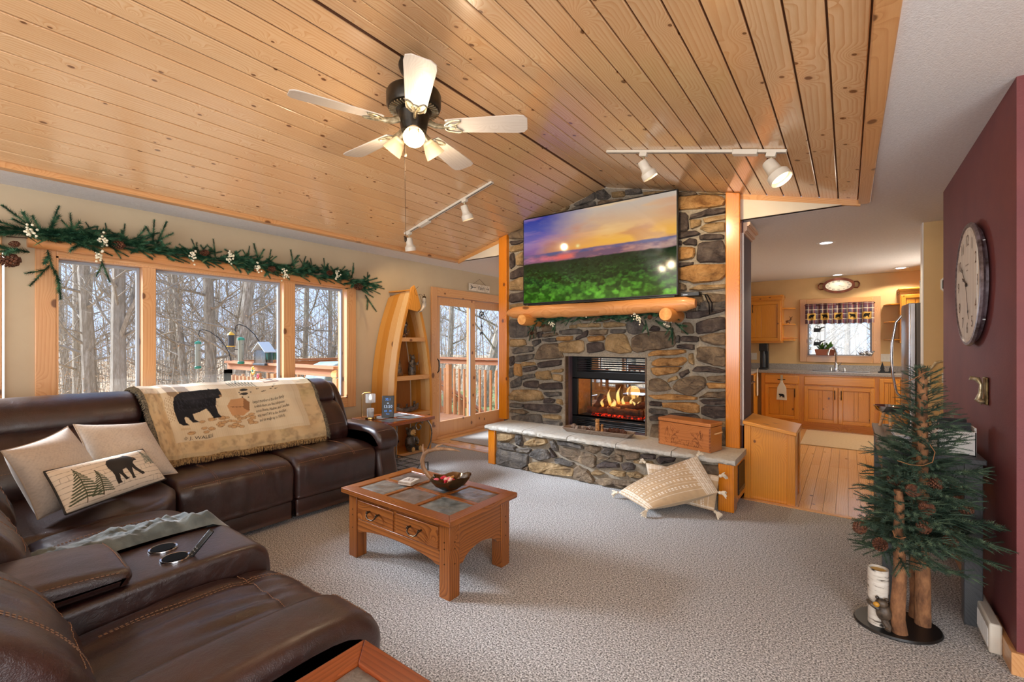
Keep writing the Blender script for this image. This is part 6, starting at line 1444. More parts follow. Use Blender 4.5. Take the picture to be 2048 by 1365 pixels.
# figures on the shelves
M_figdark = noisy('dark resin', '#1E1814', '#6A5A4A', 28, .45, .3, .004); M_figbrown = noisy('brown resin', '#3A2418', '#8A6440', 24, .5, .3, .004)
def bear_sit(t, s_, dark, light_, mode='sit'):
    """a seated bear: body, head with muzzle and ears, four limbs"""
    MB().ell((0, 0, .10*s_), (.065*s_, .07*s_, .10*s_), 14, 10).build('body', dark, t, True)
    h = MB().ell((.015*s_, 0, .225*s_), (.055*s_, .062*s_, .055*s_), 14, 10).ell((-.005*s_, .05*s_, .272*s_), (.014*s_, .02*s_, .02*s_), 8, 6).ell((-.005*s_, -.05*s_, .272*s_), (.014*s_, .02*s_, .02*s_), 8, 6).build('head', dark, t, True)
    MB().ell((.040*s_, 0, .225*s_), (.034*s_, .048*s_, .042*s_), 12, 8).ell((.072*s_, 0, .21*s_), (.018*s_, .022*s_, .016*s_), 8, 6).build('face', light_, h, True)
    MB().ell((.090*s_, 0, .216*s_), (.006*s_, .010*s_, .007*s_), 8, 5).ell((.070*s_, .018*s_, .238*s_), .005*s_, 6, 5).ell((.070*s_, -.018*s_, .238*s_), .005*s_, 6, 5).build('nose_and_eyes', M_black, h, True)
    for q in (-1, 1):
        MB().tube([(.02*s_, q*.06*s_, .16*s_), (.05*s_, q*.075*s_, .11*s_), (.075*s_, q*.045*s_, .085*s_)], [.024*s_, .02*s_, .016*s_], 10).build('arm', dark, t, True)
        l = MB().tube([(.02*s_, q*.045*s_, .035*s_), (.07*s_, q*.055*s_, .03*s_), (.10*s_, q*.055*s_, .035*s_)], [.032*s_, .03*s_, .03*s_], 10).build('leg', dark, t, True)
        MB().ell((.118*s_, q*.055*s_, .036*s_), (.010*s_, .026*s_, .032*s_), 10, 8).build('paw', light_, l, True)
M_bearlight = material('tan bear face', '#C49A5C', .6)[0]
t = thing('bear_figurine', 'carved sitting bear with a tan face on the bottom shelf of the canoe bookshelf', 'figurine', (-4.30, 3.71, .036)); bear_sit(t, 1.0, M_figdark, M_bearlight)
t = thing('bear_statue', 'dark standing bear statue with a fishing rod on the second shelf down', 'figurine', (-4.35, 3.78, .957))
MB().tube([(0, 0, 0), (0, 0, .06), (.0, 0, .15), (.01, 0, .19)], [.045, .052, .042, .024], 12).ell((.012, 0, .215), (.032, .03, .032), 12, 8).ell((.042, 0, .205), (.016, .014, .012), 8, 6).ell((0, .026, .243), .011, 8, 5).ell((0, -.026, .243), .011, 8, 5).tube([(.0, .035, .15), (.05, .045, .13), (.06, .05, .16)], [.016, .013, .010], 8).tube([(.0, -.035, .15), (.05, -.04, .11), (.06, -.03, .10)], [.016, .013, .010], 8).build('bear', M_figdark, t, True)
MB().tube([(.06, .05, .06), (.06, .055, .16), (.055, .06, .27)], .003, 6).build('fishing_rod', M_figbrown, t, True)
t = thing('arch_photo_frame', 'dark tapering wooden plaque leaning at the left of the second shelf down', 'plaque', (-4.36, 3.545, .957))
MB().prism([(-.08, 0), (.095, 0), (.03, .245), (-.05, .245)], .02, 'x', 0).build('plaque', M_figbrown, t, bevel=.003); MB().prism([(-.05, .03), (.06, .03), (.015, .2), (-.03, .2)], .003, 'x', .020).build('carving', noisy('plaque face', '#3A3430', '#9A8A78', 30, .6), t)
t = thing('canoe_figurine', 'small grey resin canoe with bears in it on the third shelf down', 'figurine', (-4.33, 3.68, .502))
vs = []; n_ = 21
for k in range(n_):
    q = -1+2*k/(n_-1); w = .042*(1-abs(q)**2.2)+.002; up_ = .05*abs(q)**2.6
    vs += [(-w, q*.19, .055+up_), (-w*.6, q*.185, .012+up_*.5), (0, q*.18, .002+up_*.5), (w*.6, q*.185, .012+up_*.5), (w, q*.19, .055+up_), (w*.8, q*.185, .05+up_), (0, q*.175, .02+up_*.6), (-w*.8, q*.185, .05+up_)]
MB().add(vs, [(8*k+q, 8*k+(q+1) % 8, 8*k+8+(q+1) % 8, 8*k+8+q) for k in range(n_-1) for q in range(8)]+[tuple(range(8)), tuple(range(8*n_-8, 8*n_))]).build('canoe', noisy('grey bark', '#3E3A38', '#8A8078', 22, .6), t, True)
for q, s_ in ((-.13, .8), (.12, .95), (0, .55)):
    MB().ell((0, q, .07), (.022*s_, .022*s_, .035*s_), 10, 7).ell((0, q, .07+.045*s_), (.018*s_,)*3, 10, 7).ell((.014, q, .07+.042*s_), (.008, .008, .006), 6, 5).ell((0, q+.012, .07+.062*s_), .006, 6, 4).ell((0, q-.012, .07+.062*s_), .006, 6, 4).build('bear', M_figdark, t, True)
MB().tube([(.03, -.12, .12), (.05, -.08, .02)], .0025, 5).build('paddle', M_figbrown, t)
t = thing('eagle_figurine', 'small dark eagle figurine perched on a branch on the top shelf', 'figurine', (-4.34, 3.66, 1.418))
MB().tube([(0, -.07, .0), (0, -.02, .03), (0, .04, .05), (0, .07, .10)], [.018, .016, .012, .006], 8).build('branch', M_figbrown, t, True)
MB().tube([(0, .01, .05), (.0, .0, .10), (.008, .0, .14)], [.016, .024, .014], 10).tube([(-.005, .02, .13), (-.02, .045, .16), (-.03, .05, .20)], [.012, .016, .003], 8, squash=.4).tube([(-.005, -.02, .13), (-.02, -.045, .15), (-.03, -.05, .18)], [.012, .016, .003], 8, squash=.4).build('body', M_figdark, t, True)
MB().ell((.012, 0, .155), (.013, .011, .013), 8, 6).build('head', material('white feathers', '#D8D4CC', .6)[0], t, True); MB().cyl((.022, 0, .153), (.034, 0, .147), .004, .001).build('beak', M_brass, t)
t = thing('cub_figurine', 'tiny brown bear cub figurine beside the eagle on the top shelf', 'figurine', (-4.28, 3.59, 1.418))
MB().ell((0, 0, .022), (.022, .03, .022), 10, 7).ell((.01, .03, .04), (.014, .013, .013), 8, 6).ell((.02, .03, .037), (.006, .005, .005), 6, 4).build('cub', M_figbrown, t, True)
# sign over the door
sg = thing('faith_sign', 'small whitewashed hanging sign reading Faith above the sliding door', 'sign', (-4.615, 5.38, 2.21))
MB().box(-.012, 0, -.245, .245, -.055, .055).build('board', noisy('whitewashed board', '#C9B9A4', '#E2D8C8', 20, .8), sg, bevel=.002)
v_, f_ = text_mesh('Faith', .085, lambda x, y: (.0012, .035+x, y), shear=.25); mb = MB().add(v_, f_)
strokes(mb, [[(-.22, .0), (-.09, .0)], [(-.20, .03), (-.16, 0), (-.20, -.03)], [(-.22, .035), (-.18, 0), (-.22, -.035)], [(.15, 0), (.22, 0), (.19, .03)], [(.22, 0), (.19, -.03)]], .007, lambda x, z: (.0014, x, z)).build('lettering', material('grey lettering', '#5A524A', .8)[0], sg)
MB().tube([(-.004, -.15, .055), (-.004, 0, .14), (-.004, .15, .055)], .0022, 5).build('hanging_cord', M_bronze, sg)
# suncatcher with bears on the door glass
sc_ = thing('bear_suncatcher', 'black metal bear ornament chain hanging on the sliding door glass', 'ornament', (XW-.09, 5.55, 1.80))
o_ = Vector((XW-.09, 5.55, 1.80)); mb = MB(); R_ = [(.0+.055*math.cos(a), .055*math.sin(a)) for a in [2*PI*k/24 for k in range(25)]]
mb.tube([(.01, a, b) for a, b in R_], .007, 6, False); mb.prism(place(BEAR, -.035, -.03, .07, .05), .003, 'x', .008); mb.ell((.01, -.04, .05), (.004, .014, .014), 8, 5).ell((.01, .04, .05), (.004, .014, .014), 8, 5)
mb.tube([(.01, 0, -.055), (.01, 0, -.32)], .0012, 4); mb.prism([(0, -.13), (-.03, -.19), (.03, -.19)], .003, 'x', .008); mb.prism(place(BEAR, -.04, -.32, .08, .055), .003, 'x', .008); mb.build('ornament', M_black, sc_)

# ---------------------------------------------------------------- clock wall
wcl = thing('wall_clock', 'large round whitewashed wall clock with brown numerals on the burgundy wall', 'clock', (.548, 3.425, 1.665))
MB().lathe([(0, 0), (.305, 0), (.305, .012), (.325, .014), (.331, .022), (.325, .032), (.312, .034), (.305, .028), (.305, .026), (0, .026)], n=72, M=Matrix.Rotation(-PI/2, 4, 'Y')).build('rim', noisy('worn brown rim', '#3A2A24', '#8C8088', 20, .35, metal=.4), wcl, True, ang=40)
M_face, n = material('whitewashed planks', '#DCD4C8', .7)
pp = n.obj(); f = n.noise(n.vmap(pp, (1, 60, 2)), 1, 3, .7); sxx = n.new('SeparateXYZ'); n.L(pp, sxx.inputs[0]); li = n.math('LESS_THAN', n.math('FRACT', n.math('MULTIPLY', sxx.outputs[1], 14)), .05)
n.L(n.mix(n.math('MULTIPLY', li, .5), n.ramp(f, [(.3, '#C9BFB2'), (.7, '#E6E0D6')]), '#8A8078'), n.b.inputs['Base Color'])
MB().cyl((-.027, 0, 0), (-.028, 0, 0), .306, n=64).build('face', M_face, wcl)
mb = MB(); 
for k in range(1, 13):
    a = math.radians(90-30*k); v_, f_ = text_mesh(str(k), .085, lambda x, y: (-.0295, -(x+.235*math.cos(a)), y+.235*math.sin(a))); mb.add(v_, f_)
for k in range(60):
    a = 2*PI*k/60; strokes(mb, [[(.288*math.cos(a), .288*math.sin(a)), (.296*math.cos(a), .296*math.sin(a))]], .003, lambda x, y: (-.0295, -x, y))
strokes(mb, [[(-.04+.01*k, .105+.006*(k % 2)) for k in range(9)], [(-.02+.01*k, .075+.005*(k % 2)) for k in range(5)]], .003, lambda x, y: (-.0295, -x, y))
mb.build('numerals', material('brown numerals', '#7A6656', .8)[0], wcl)
def hand(mb, ang, l, w, x):
    a = math.radians(90-ang); d = Vector((0, -math.cos(a), math.sin(a))); mb.beam((x, 0, 0), Vector((x, 0, 0))+d*l, .0015, w, up=d.cross(Vector((1, 0, 0)))); mb.ell(Vector((x, 0, 0))+d*l*.78, (.002, .010, .010), 8, 5)
mb = MB(); hand(mb, 292, .12, .007, -.032); hand(mb, 310, .175, .005, -.034); hand(mb, 160, .20, .002, -.035); mb.ell((-.034, 0, 0), (.004, .012, .012), 10, 6); mb.build('hands', M_bronze, wcl)
MB().box(-.03, 0, -.235, -.225, -.2, .2).build('spacer', M_paint, wcl)
wcl.rotation_euler = (0, 0, 0)
hk = thing('wall_hook', 'small antique brass bottle opener fixed to the burgundy wall below the clock', 'hook', (.553, 3.185, 1.115))
MB().box(-.012, 0, -.034, .034, -.068, .068).build('plate', noisy('plate bronze', '#4A3A22', '#9A8458', 30, .4, metal=.8), hk, bevel=.004)
MB().tube([(-.012, .0, -.055), (-.03, .008, -.045), (-.022, .01, -.01), (-.02, .012, .03), (-.03, .02, .055), (-.05, .035, .06), (-.055, .045, .05)], [.018, .014, .007, .007, .012, .010, .003], 10).ell((-.02, -.01, -.052), (.015, .022, .012), 8, 6).build('opener', M_antique, hk, True)

# ---------------------------------------------------------------- console table
cn = thing('console_table', 'grey-blue console table against the burgundy wall, half hidden by the artificial fir', 'table', (.335, 3.51, 0))
M_grey = pine('grey painted wood', '#54585C', '#34383C', axis=1, rough=.4, kr=0, contrast=.8, coat=.2, var=.1)
MB().box(-.2, .19, -.49, .49, .775, .80).build('top', M_grey, cn, bevel=.004)
for sx in (-1, 1):
    for sy in (-1, 1): x0 = -.19 if sx < 0 else .115; y0 = -.47 if sy < 0 else .405; MB().box(x0, x0+.065, y0, y0+.065, 0, .775).build('leg', M_grey, cn, bevel=.003)
MB().box(-.185, .175, -.465, -.445, .66, .775).box(-.185, .175, .445, .465, .66, .775).box(-.185, -.165, -.41, .41, .66, .775).box(.155, .175, -.41, .41, .66, .775).build('apron', M_grey, cn)
MB().box(-.19, .18, -.46, -.42, .36, .40).box(-.19, .18, .42, .46, .36, .40).box(-.19, -.15, -.42, .42, .36, .40).box(.14, .18, -.42, .42, .36, .40).build('lower_rail', M_grey, cn, bevel=.002)
MB().box(-.16, .15, -.43, .43, .385, .40).build('shelf', M_black, cn)
t = thing('letter_holder', 'white slotted letter holder with dark folders on the near end of the console table', 'organizer', (.43, 3.17, .80))
MB().box(-.07, .07, -.09, .09, 0, .01).box(-.07, .07, -.09, -.082, 0, .12).box(-.07, .07, .082, .09, 0, .14).box(-.07, -.062, -.09, .09, 0, .11).box(.062, .07, -.09, .09, 0, .14).build('box', M_paint, t, bevel=.002)
for k, (c, h_) in enumerate([('#20242A', .16), ('#3A3E44', .15), ('#C8C8CC', .145), ('#B04A4A', .14), ('#2A2C30', .165)]): MB().box(-.055, .055, -.06+.025*k, -.052+.025*k, .01, h_).build('folder', material('folder %d' % k, c, .6)[0], t)
t = thing('paper_stack', 'loose stack of white papers on the console table behind the fir', 'papers', (.32, 3.45, .80))
for k in range(6): MB().obox((0, 0, .004+.006*k), (.20-.01*(k % 3), .27, .005), Matrix.Rotation(.12*math.sin(k*2.1), 3, 'Z')).build('sheet', material('paper %d' % k, ['#E8E8EA', '#C8D0E0', '#DADADA'][k % 3], .8)[0], t)
t = thing('metal_bowl', 'polished metal bowl on a wooden peg stand at the far end of the console table', 'bowl', (.225, 3.86, .80))
for k in range(3): a = 2*PI*k/3+.5; MB().tube([(.06*math.cos(a), .06*math.sin(a), 0), (.035*math.cos(a), .035*math.sin(a), .09)], .009, 8).build('peg', M_trimz, t, True)
MB().lathe([(0, .085), (.04, .088), (.075, .11), (.088, .14), (.083, .14), (.07, .115), (.036, .096), (0, .094)], n=28, caps=False).build('bowl', M_chrome, t, True)
t = thing('shelf_basket', 'small basket with pale cones on the lower rail of the console table', 'basket', (.40, 3.13, .401))
MB().lathe([(.05, 0), (.062, .06), (.058, .062), (.046, .006)], n=20).build('basket', noisy('wicker', '#4A3420', '#9A7A50', 60, .8), t)
for k in range(5): cone('pine_cone', Vector((.025*math.cos(k*1.3), .025*math.sin(k*1.3), .055)), (1.2, .2, k), .6, t, True)
rg_ = thing('floor_register', 'cream metal floor register on the burgundy wall beside the console table leg', 'vent', (.537, 2.98, 0))
MB().box(-.042, 0, -.16, .16, .0, .13).build('housing', M_off, rg_, bevel=.008); mb = MB()
for k in range(26): y = -.145+.0115*k; mb.box(-.044, -.041, y, y+.005, .02, .10)
mb.build('fins', M_paint, rg_)

# ---------------------------------------------------------------- artificial alpine fir on three trunks
tr3 = thing('artificial_fir', 'artificial alpine fir with three bare log trunks and pine cones on a black oval base', 'tree', (.19, 2.83, 0)); TO3 = Vector((.19, 2.83, 0))
MB().lathe([(0, 0), (.15, 0), (.155, .006), (.15, .014), (0, .015)], n=44).build('base', M_blacksat, tr3, True)
tr3.children[0].scale = (1.12, .92, 1); tr3.children[0].rotation_euler = (0, 0, .5)
M_bark = noisy('rough fir bark', '#5A3A26', '#A8764E', 22, .9, .9, .012, 40, stretch=(1, 1, .5))
trunks = [(.19, 2.745, .66, 1.0), (.285, 2.885, 1.22, 1.16), (.27, 2.95, .98, .9)]
rt_ = random.Random(22)
for i, (x, y, h_, s_) in enumerate(trunks):
    pts = [(x-TO3.x+rt_.uniform(-.004, .004), y-TO3.y+rt_.uniform(-.004, .004), .012+h_*k/10) for k in range(11)]
    MB().tube(pts, [.030*(1-.45*k/10)*s_**.3+rt_.uniform(-.001, .001) for k in range(11)], 14).build('trunk', M_bark, tr3, True)
nb = 0
for i, (x, y, ztop, n_) in enumerate([(.19, 2.745, .80, 64), (.285, 2.885, 1.20, 136), (.27, 2.95, 1.0, 54)]):
    z0 = .35 if i == 0 else .40
    for k in range(n_):
        t = (k+.5)/n_; z = z0+(ztop-z0)*t; a = k*2.3998+i; R_ = ((.255 if i == 1 else .21)*(1-t)**.75+.03)*rt_.uniform(.7, 1.2)
        steps = 1 if R_ < .2 else 2; d = Vector((math.cos(a), math.sin(a), .22+.5*t-.25*(1-t)))
        base_p = Vector((x, y, z))-TO3
        for q in range(steps):
            p = base_p+Vector((math.cos(a), math.sin(a), d.z))*(.012+q*R_*.42)
            s_ = max(.42, min(1.15, (R_-q*R_*.42)/.19)); put(BOU[rt_.randrange(4)], 'bough', p, d, rt_.uniform(-.6, .6), s_, tr3)
for k in range(6): put(BOU[k % 4], 'bough', Vector((.285, 2.885, 1.155))-TO3, (math.cos(k)*.25, math.sin(k)*.25, 1), k, .5, tr3)
for u, v, t_ in [(1822, 986, 2.02), (1885, 966, 2.0), (1848, 1020, 2.0), (1918, 1012, 2.05), (1862, 1061, 1.98), (1890, 1075, 2.0), (1729, 1064, 2.05), (1770, 1095, 1.98), (1776, 962, 2.15)]:
    cone('pine_cone', PD(u, v, t_)-TO3, (rt_.uniform(.8, 2.2), rt_.uniform(-.4, .4), rt_.uniform(0, 6)), .85, tr3, False, .06, .03)
vine = MB()
for pts in ([(1790, 770), (1810, 765), (1830, 757), (1850, 745), (1868, 742)], [(1795, 922), (1820, 930), (1845, 932), (1865, 925), (1870, 905), (1860, 890)], [(1785, 1062), (1790, 1075), (1800, 1078), (1812, 1075)]):
    vine.tube([PD(u, v, 1.98)-TO3 for u, v in pts], .0016, 5)
vine.build('vine', material('tan vine', '#8A5A34', .8)[0], tr3)
# birch candle pillar with a bear
bp = thing('birch_candle_pillar', 'birch log candle pillar with a small black bear hugging it on the tree base', 'candle', (.118, 2.775, .0155))
M_birch, n = material('birch bark', '#CFC9BE', .7)
f = n.noise(n.vmap(n.obj(), (8, 8, 60)), 1, 4, .7); g = n.noise(n.obj(), 18, 3); n.L(n.mix(n.ramp(g, [(.58, '#000000'), (.66, '#FFFFFF')]), n.ramp(f, [(.35, '#4A3E34'), (.43, '#CFC8BC'), (.8, '#E6E2DA')]), '#2E2822'), n.b.inputs['Base Color']); n.bump(f, .4, .004)
MB().lathe([(0, 0), (.040, 0), (.0395, .1), (.041, .2), (.040, .262), (.035, .262), (.033, .245), (0, .244)], n=32).build('log', M_birch, bp, True, ang=50)
MB().cyl((0, 0, .245), (0, 0, .252), .032, n=24).build('wax', material('yellow wax', '#D8A83A', .3)[0], bp)
t = MB().ell((.018, -.046, .075), (.030, .024, .038), 12, 8).build('bear_body', M_figdark, bp, True)
MB().ell((.010, -.055, .122), (.024, .020, .021), 12, 8).ell((.028, -.05, .142), .008, 8, 5).ell((-.006, -.05, .142), .008, 8, 5).tube([(.03, -.04, .09), (.045, -.02, .10), (.04, .005, .105)], [.012, .010, .008], 8).tube([(.0, -.05, .09), (-.025, -.045, .10), (-.04, -.02, .105)], [.012, .010, .008], 8).tube([(.02, -.05, .045), (.035, -.06, .02), (.03, -.07, .01)], [.015, .013, .012], 8).build('bear_head_and_limbs', M_figdark, bp, True)
MB().ell((-.010, -.072, .118), (.013, .010, .012), 10, 6).build('honey_face', material('honey', '#C08A2A', .4)[0], bp, True)
# ================================================================ KITCHEN
def XP(u, y): return PY(u, 700, y).x
YK = 8.46
M_counter = noisy('speckled grey worktop', '#7E7670', '#A8A098', 90, .35, coat=.2)
w = tag(MB().box(-1.82, 1.36, YK-.03, YB, .865, .905).box(-1.82, -1.20, 6.6, YK-.03, .865, .905).build('worktop', M_counter, bevel=.004), 'L-shaped speckled grey kitchen worktop under the kitchen window', 'worktop')
MB().box(-1.82, 1.36, YB-.02, YB-.001, .905, 1.00).build('backsplash', M_counter, w)
def panel_door(par, x0, x1, z0, z1, y, hx=None, grooves=(.42, .58), name='door'):
    """raised frame and planked centre"""
    fr = .055; d = MB().box(x0, x1, y-.004, y, z0, z1).build(name, M_cabz, par)
    for a, b, c_, e in ((x0, x0+fr, z0, z1), (x1-fr, x1, z0, z1)): MB().box(a, b, y-.024, y-.003, c_, e).build('stile', M_cabz, d, bevel=.008, seg=3)
    for c_, e in ((z0, z0+fr), (z1-fr, z1)): MB().box(x0+fr-.006, x1-fr+.006, y-.024, y-.003, c_, e).build('rail', M_cabx, d, bevel=.008, seg=3)
    w_ = x1-x0-2*fr; xs_ = [x0+fr+.006]+[x0+fr+w_*g for g in grooves]+[x1-fr-.006]
    for a, b in zip(xs_[:-1], xs_[1:]): MB().box(a+.002, b-.002, y-.014, y-.003, z0+fr+.006, z1-fr-.006).build('centre_plank', M_cabz, d, bevel=.002)
    if hx: MB().tube([(hx, y-.02, z1-.19), (hx, y-.045, z1-.17), (hx, y-.048, z1-.12), (hx, y-.045, z1-.07), (hx, y-.02, z1-.05)], [.005, .007, .005, .007, .005], 8).build('handle', M_bronze, d, True)
    return d
def base_unit(x0, x1, label, doors, drawers, group=None):
    t = thing('base_cabinet', label, 'cabinet', ((x0+x1)/2, YK+.3, 0)); ox, oy = -(x0+x1)/2, -(YK+.3)
    b = MB().box(x0+ox, x1+ox, YK+oy, YB-.01+oy, .09, .864).build('carcass', M_cabz, t); MB().box(x0+ox, x1+ox, YK+.05+oy, YK+.07+oy, .0, .09).build('toe_kick', M_cabx, t)
    for (a, b_, z0, z1, hx) in doors: panel_door(t, a+ox, b_+ox, z0, z1, YK+oy, None if hx is None else hx+ox)
    for (a, b_, z0, z1, h_) in drawers:
        d = MB().box(a+ox, b_+ox, YK-.022+oy, YK+oy, z0, z1).build('drawer' if h_ else 'front_panel', M_cabx, t, bevel=.012, seg=3)
        if h_: c = (a+b_)/2+ox; MB().tube([(c-.05, YK-.02+oy, (z0+z1)/2), (c-.045, YK-.045+oy, (z0+z1)/2), (c+.045, YK-.045+oy, (z0+z1)/2), (c+.05, YK-.02+oy, (z0+z1)/2)], .005, 8).build('handle', M_bronze, d, True)
    return t
xa, xb_, xc, xd = XP(1527, YK), XP(1602, YK), XP(1755, YK), XP(1800, YK)
base_unit(xa-.03, xb_, 'pine base cabinet with one drawer and a hanging dish towel left of the kitchen sink', [(XP(1530, YK), XP(1597, YK), .14, .68, XP(1590, YK))], [(XP(1529.5, YK), XP(1598, YK), .70, .835, True)])
xm = XP(1676, YK)
base_unit(xb_, xc, 'pine double-door base cabinet beneath the kitchen sink', [(XP(1608, YK), xm-.004, .12, .68, xm-.04), (xm+.004, XP(1749, YK), .12, .68, xm+.04)], [(XP(1608, YK), XP(1749, YK), .70, .835, False)])
base_unit(xc, 1.35, 'pine base cabinet right of the sink, partly behind the refrigerator', [(XP(1758, YK), XP(1800, YK), .12, .835, None), (XP(1800, YK)+.01, 1.33, .12, .835, None)], [])
t = thing('side_cabinet', 'pine cabinet run with a dark dishwasher along the left side of the kitchen', 'cabinet', (-1.5, 7.5, 0))
MB().box(-.31, .29, -.9, .93, .09, .864).build('carcass', M_cabz, t); MB().box(.29, .31, .50, .92, .12, .835).build('door', M_cabz, t, bevel=.01)
MB().box(.29, .315, -.12, .48, .12, .85).build('dishwasher_door', M_black, t, bevel=.004); MB().box(.315, .345, -.08, .44, .74, .76).build('handle', M_steel, t)
for k, (yy, lab) in enumerate(((8.30, 'tan wooden paddle with a white blade hanging on the side cabinet'),)):
    pdl = thing('hanging_towel', 'cream hand towel hanging on the side cabinet at the kitchen corner', 'towel', (-1.178, 8.25, .5)); MB().prism([(-.05, 0), (.05, 0), (.045, .28), (.012, .36), (.012, .44), (-.012, .44), (-.012, .36), (-.045, .28)], .012, 'x', 0).build('cloth', material('cream towel', '#DDD3C0', .9)[0], pdl, bevel=.003)
MB_t = thing('dish_towel', 'cream dish towel with a small black bear hanging from the drawer handle', 'towel', (XP(1564, YK)+.0, YK-.052, .44))
MB().prism([(-.072, 0), (.072, 0), (.062, .20), (.018, .285), (.018, .31), (-.018, .31), (-.018, .285), (-.062, .20)], .010, 'y', -.006).build('cloth', material('cream towel cloth', '#DDD6C6', .9)[0], MB_t, bevel=.003)
MB().prism([(-.016, .31), (.016, .31), (.016, .40), (-.016, .40)], .008, 'y', -.005).build('loop', material('green loop', '#B0A890', .9)[0], MB_t)
MB().prism(place(BEAR, -.04, .035, .08, .065, True), .002, 'y', -.0085).build('bear_print', M_black, MB_t)
# sink and tap
sk = thing('kitchen_sink', 'stainless double kitchen sink set in the worktop', 'sink', ((XP(1620, 8.6)+XP(1745, 8.6))/2, 8.73, .905)); sw = (XP(1745, 8.6)-XP(1620, 8.6))/2
MB().box(-sw, sw, -.23, -.20, 0, .006).box(-sw, sw, .18, .24, 0, .006).box(-sw, -sw+.03, -.2, .18, 0, .006).box(sw-.03, sw, -.2, .18, 0, .006).box(-.015, .015, -.2, .18, 0, .006).build('rim', M_steel, sk, bevel=.002)
MB().box(-sw+.03, sw-.03, -.2, .18, .0005, .002).build('bowl', material('sink bowl', '#4A4C50', .25, .9)[0], sk)
fc = thing('kitchen_tap', 'tall chrome gooseneck kitchen tap behind the sink', 'tap', (XP(1672, 8.93), 8.93, .911))
MB().lathe([(0, 0), (.05, 0), (.05, .006), (.028, .012), (.024, .10), (.018, .12), (0, .12)], n=20).build('base', M_chrome, fc, True)
MB().tube([(0, 0, .1), (0, 0, .28), (-.01, -.02, .34), (-.04, -.06, .37), (-.08, -.10, .35), (-.10, -.12, .29), (-.105, -.125, .25)], [.013, .013, .013, .013, .014, .019, .021], 12).build('spout', M_chrome, fc, True)
MB().tube([(.02, 0, .07), (.05, -.01, .10), (.07, -.01, .13)], [.008, .007, .006], 8).build('lever', M_chrome, fc, True)
for k, (u_, lb) in enumerate(((1662, 'small chrome side sprayer left of the kitchen tap'), (1689, 'small chrome soap dispenser right of the kitchen tap'))):
    s = MB().lathe([(0, 0), (.018, 0), (.014, .02), (.010, .05), (0, .055)], (XP(u_, 8.92), 8.92, .911), 14).build('tap_fitting', M_chrome, None, True); tag(s, lb, 'tap')
# drinks machine
dm = thing('drinks_machine', 'tall black carbonated drinks machine on the worktop', 'appliance', (XP(1528, 8.8), 8.8, .9055))
MB().box(-.065, .065, .02, .11, 0, .44).box(-.065, .065, -.10, .03, .0, .03).box(-.065, .065, -.09, .03, .31, .44).build('body', M_blacksat, dm, bevel=.012, seg=3)
MB().cyl((0, -.03, .032), (0, -.03, .26), .032, .028, 18).cyl((0, -.03, .26), (0, -.03, .31), .015).build('bottle', material('dark bottle', '#22262A', .15)[0], dm, True)
# upper cabinets and shelves
def upper(x0, x1, label, doorsx, side, z0=1.355, z1=2.09):
    t = thing('wall_cabinet', label, 'cabinet', ((x0+x1)/2, 8.9, z0)); ox, oy, oz = -(x0+x1)/2, -8.9, -z0; yf = 8.73
    MB().box(x0+ox, x1+ox, yf+oy, YB-.005+oy, 0, z1+oz).build('carcass', M_cabz, t)
    for k in range(3): MB().box(x0+ox-.006*(k+1), x1+ox+.006*(k+1)+.004, yf+oy-.012*(k+1), YB-.005+oy, z1+oz+.022*k, z1+oz+.022*(k+1)).build('cornice', M_cabx, t, bevel=.004)
    for a, b, hx in doorsx: panel_door(t, a+ox, b+ox, .03, z1+oz-.03, yf+oy, None if hx is None else hx+ox)
    sx = x1 if side > 0 else x0
    for zz in (1.395, 1.66, 1.925): MB().prism([(sx+ox, YB-.006+oy), (sx+ox, yf+.06+oy), (sx+side*.10+ox, yf+.10+oy), (sx+side*.17+ox, YB-.10+oy), (sx+side*.17+ox, YB-.006+oy)], .018, 'z', zz+oz).build('end_shelf', M_cabx, t, bevel=.003)
    return t
x1c = XP(1564, 8.73)
upper(-1.82, x1c, 'pine wall cabinet with open end shelves left of the kitchen window', [(XP(1502, 8.73)-.22, x1c-.012, XP(1506, 8.73))], 1)
xr0 = XP(1800, 8.73); upper(xr0, 1.355, 'pine wall cabinet with open end shelves right of the kitchen window', [(xr0+.01, xr0+.36, None), (xr0+.37, 1.33, None)], -1, 1.355, 2.09)
t = thing('moose_figurine', 'small dark brown moose figurine on the end shelf left of the kitchen window', 'figurine', (XP(1576, 8.9), 8.9, 1.679))
MB().ell((0, 0, .04), (.035, .02, .022), 10, 7).tube([(-.02, 0, .03), (-.022, 0, .0)], .006, 6).tube([(.02, 0, .03), (.022, 0, 0)], .006, 6).tube([(.028, 0, .045), (.04, 0, .08), (.058, 0, .075)], [.014, .012, .007], 8).tube([(.04, 0, .09), (.02, .02, .12)], .005, 6).tube([(.04, 0, .09), (.065, -.02, .115)], .005, 6).build('moose', M_figbrown, t, True)
t = thing('rolling_pin', 'pale wooden rolling pin on the lowest end shelf', 'rolling pin', (XP(1577, 8.9), 8.9, 1.437))
MB().tube([(-.13, 0, 0), (-.08, 0, 0), (-.079, 0, 0), (.079, 0, 0), (.08, 0, 0), (.13, 0, 0)], [.009, .010, .022, .022, .010, .009], 12).build('pin', M_trimx, t, True)
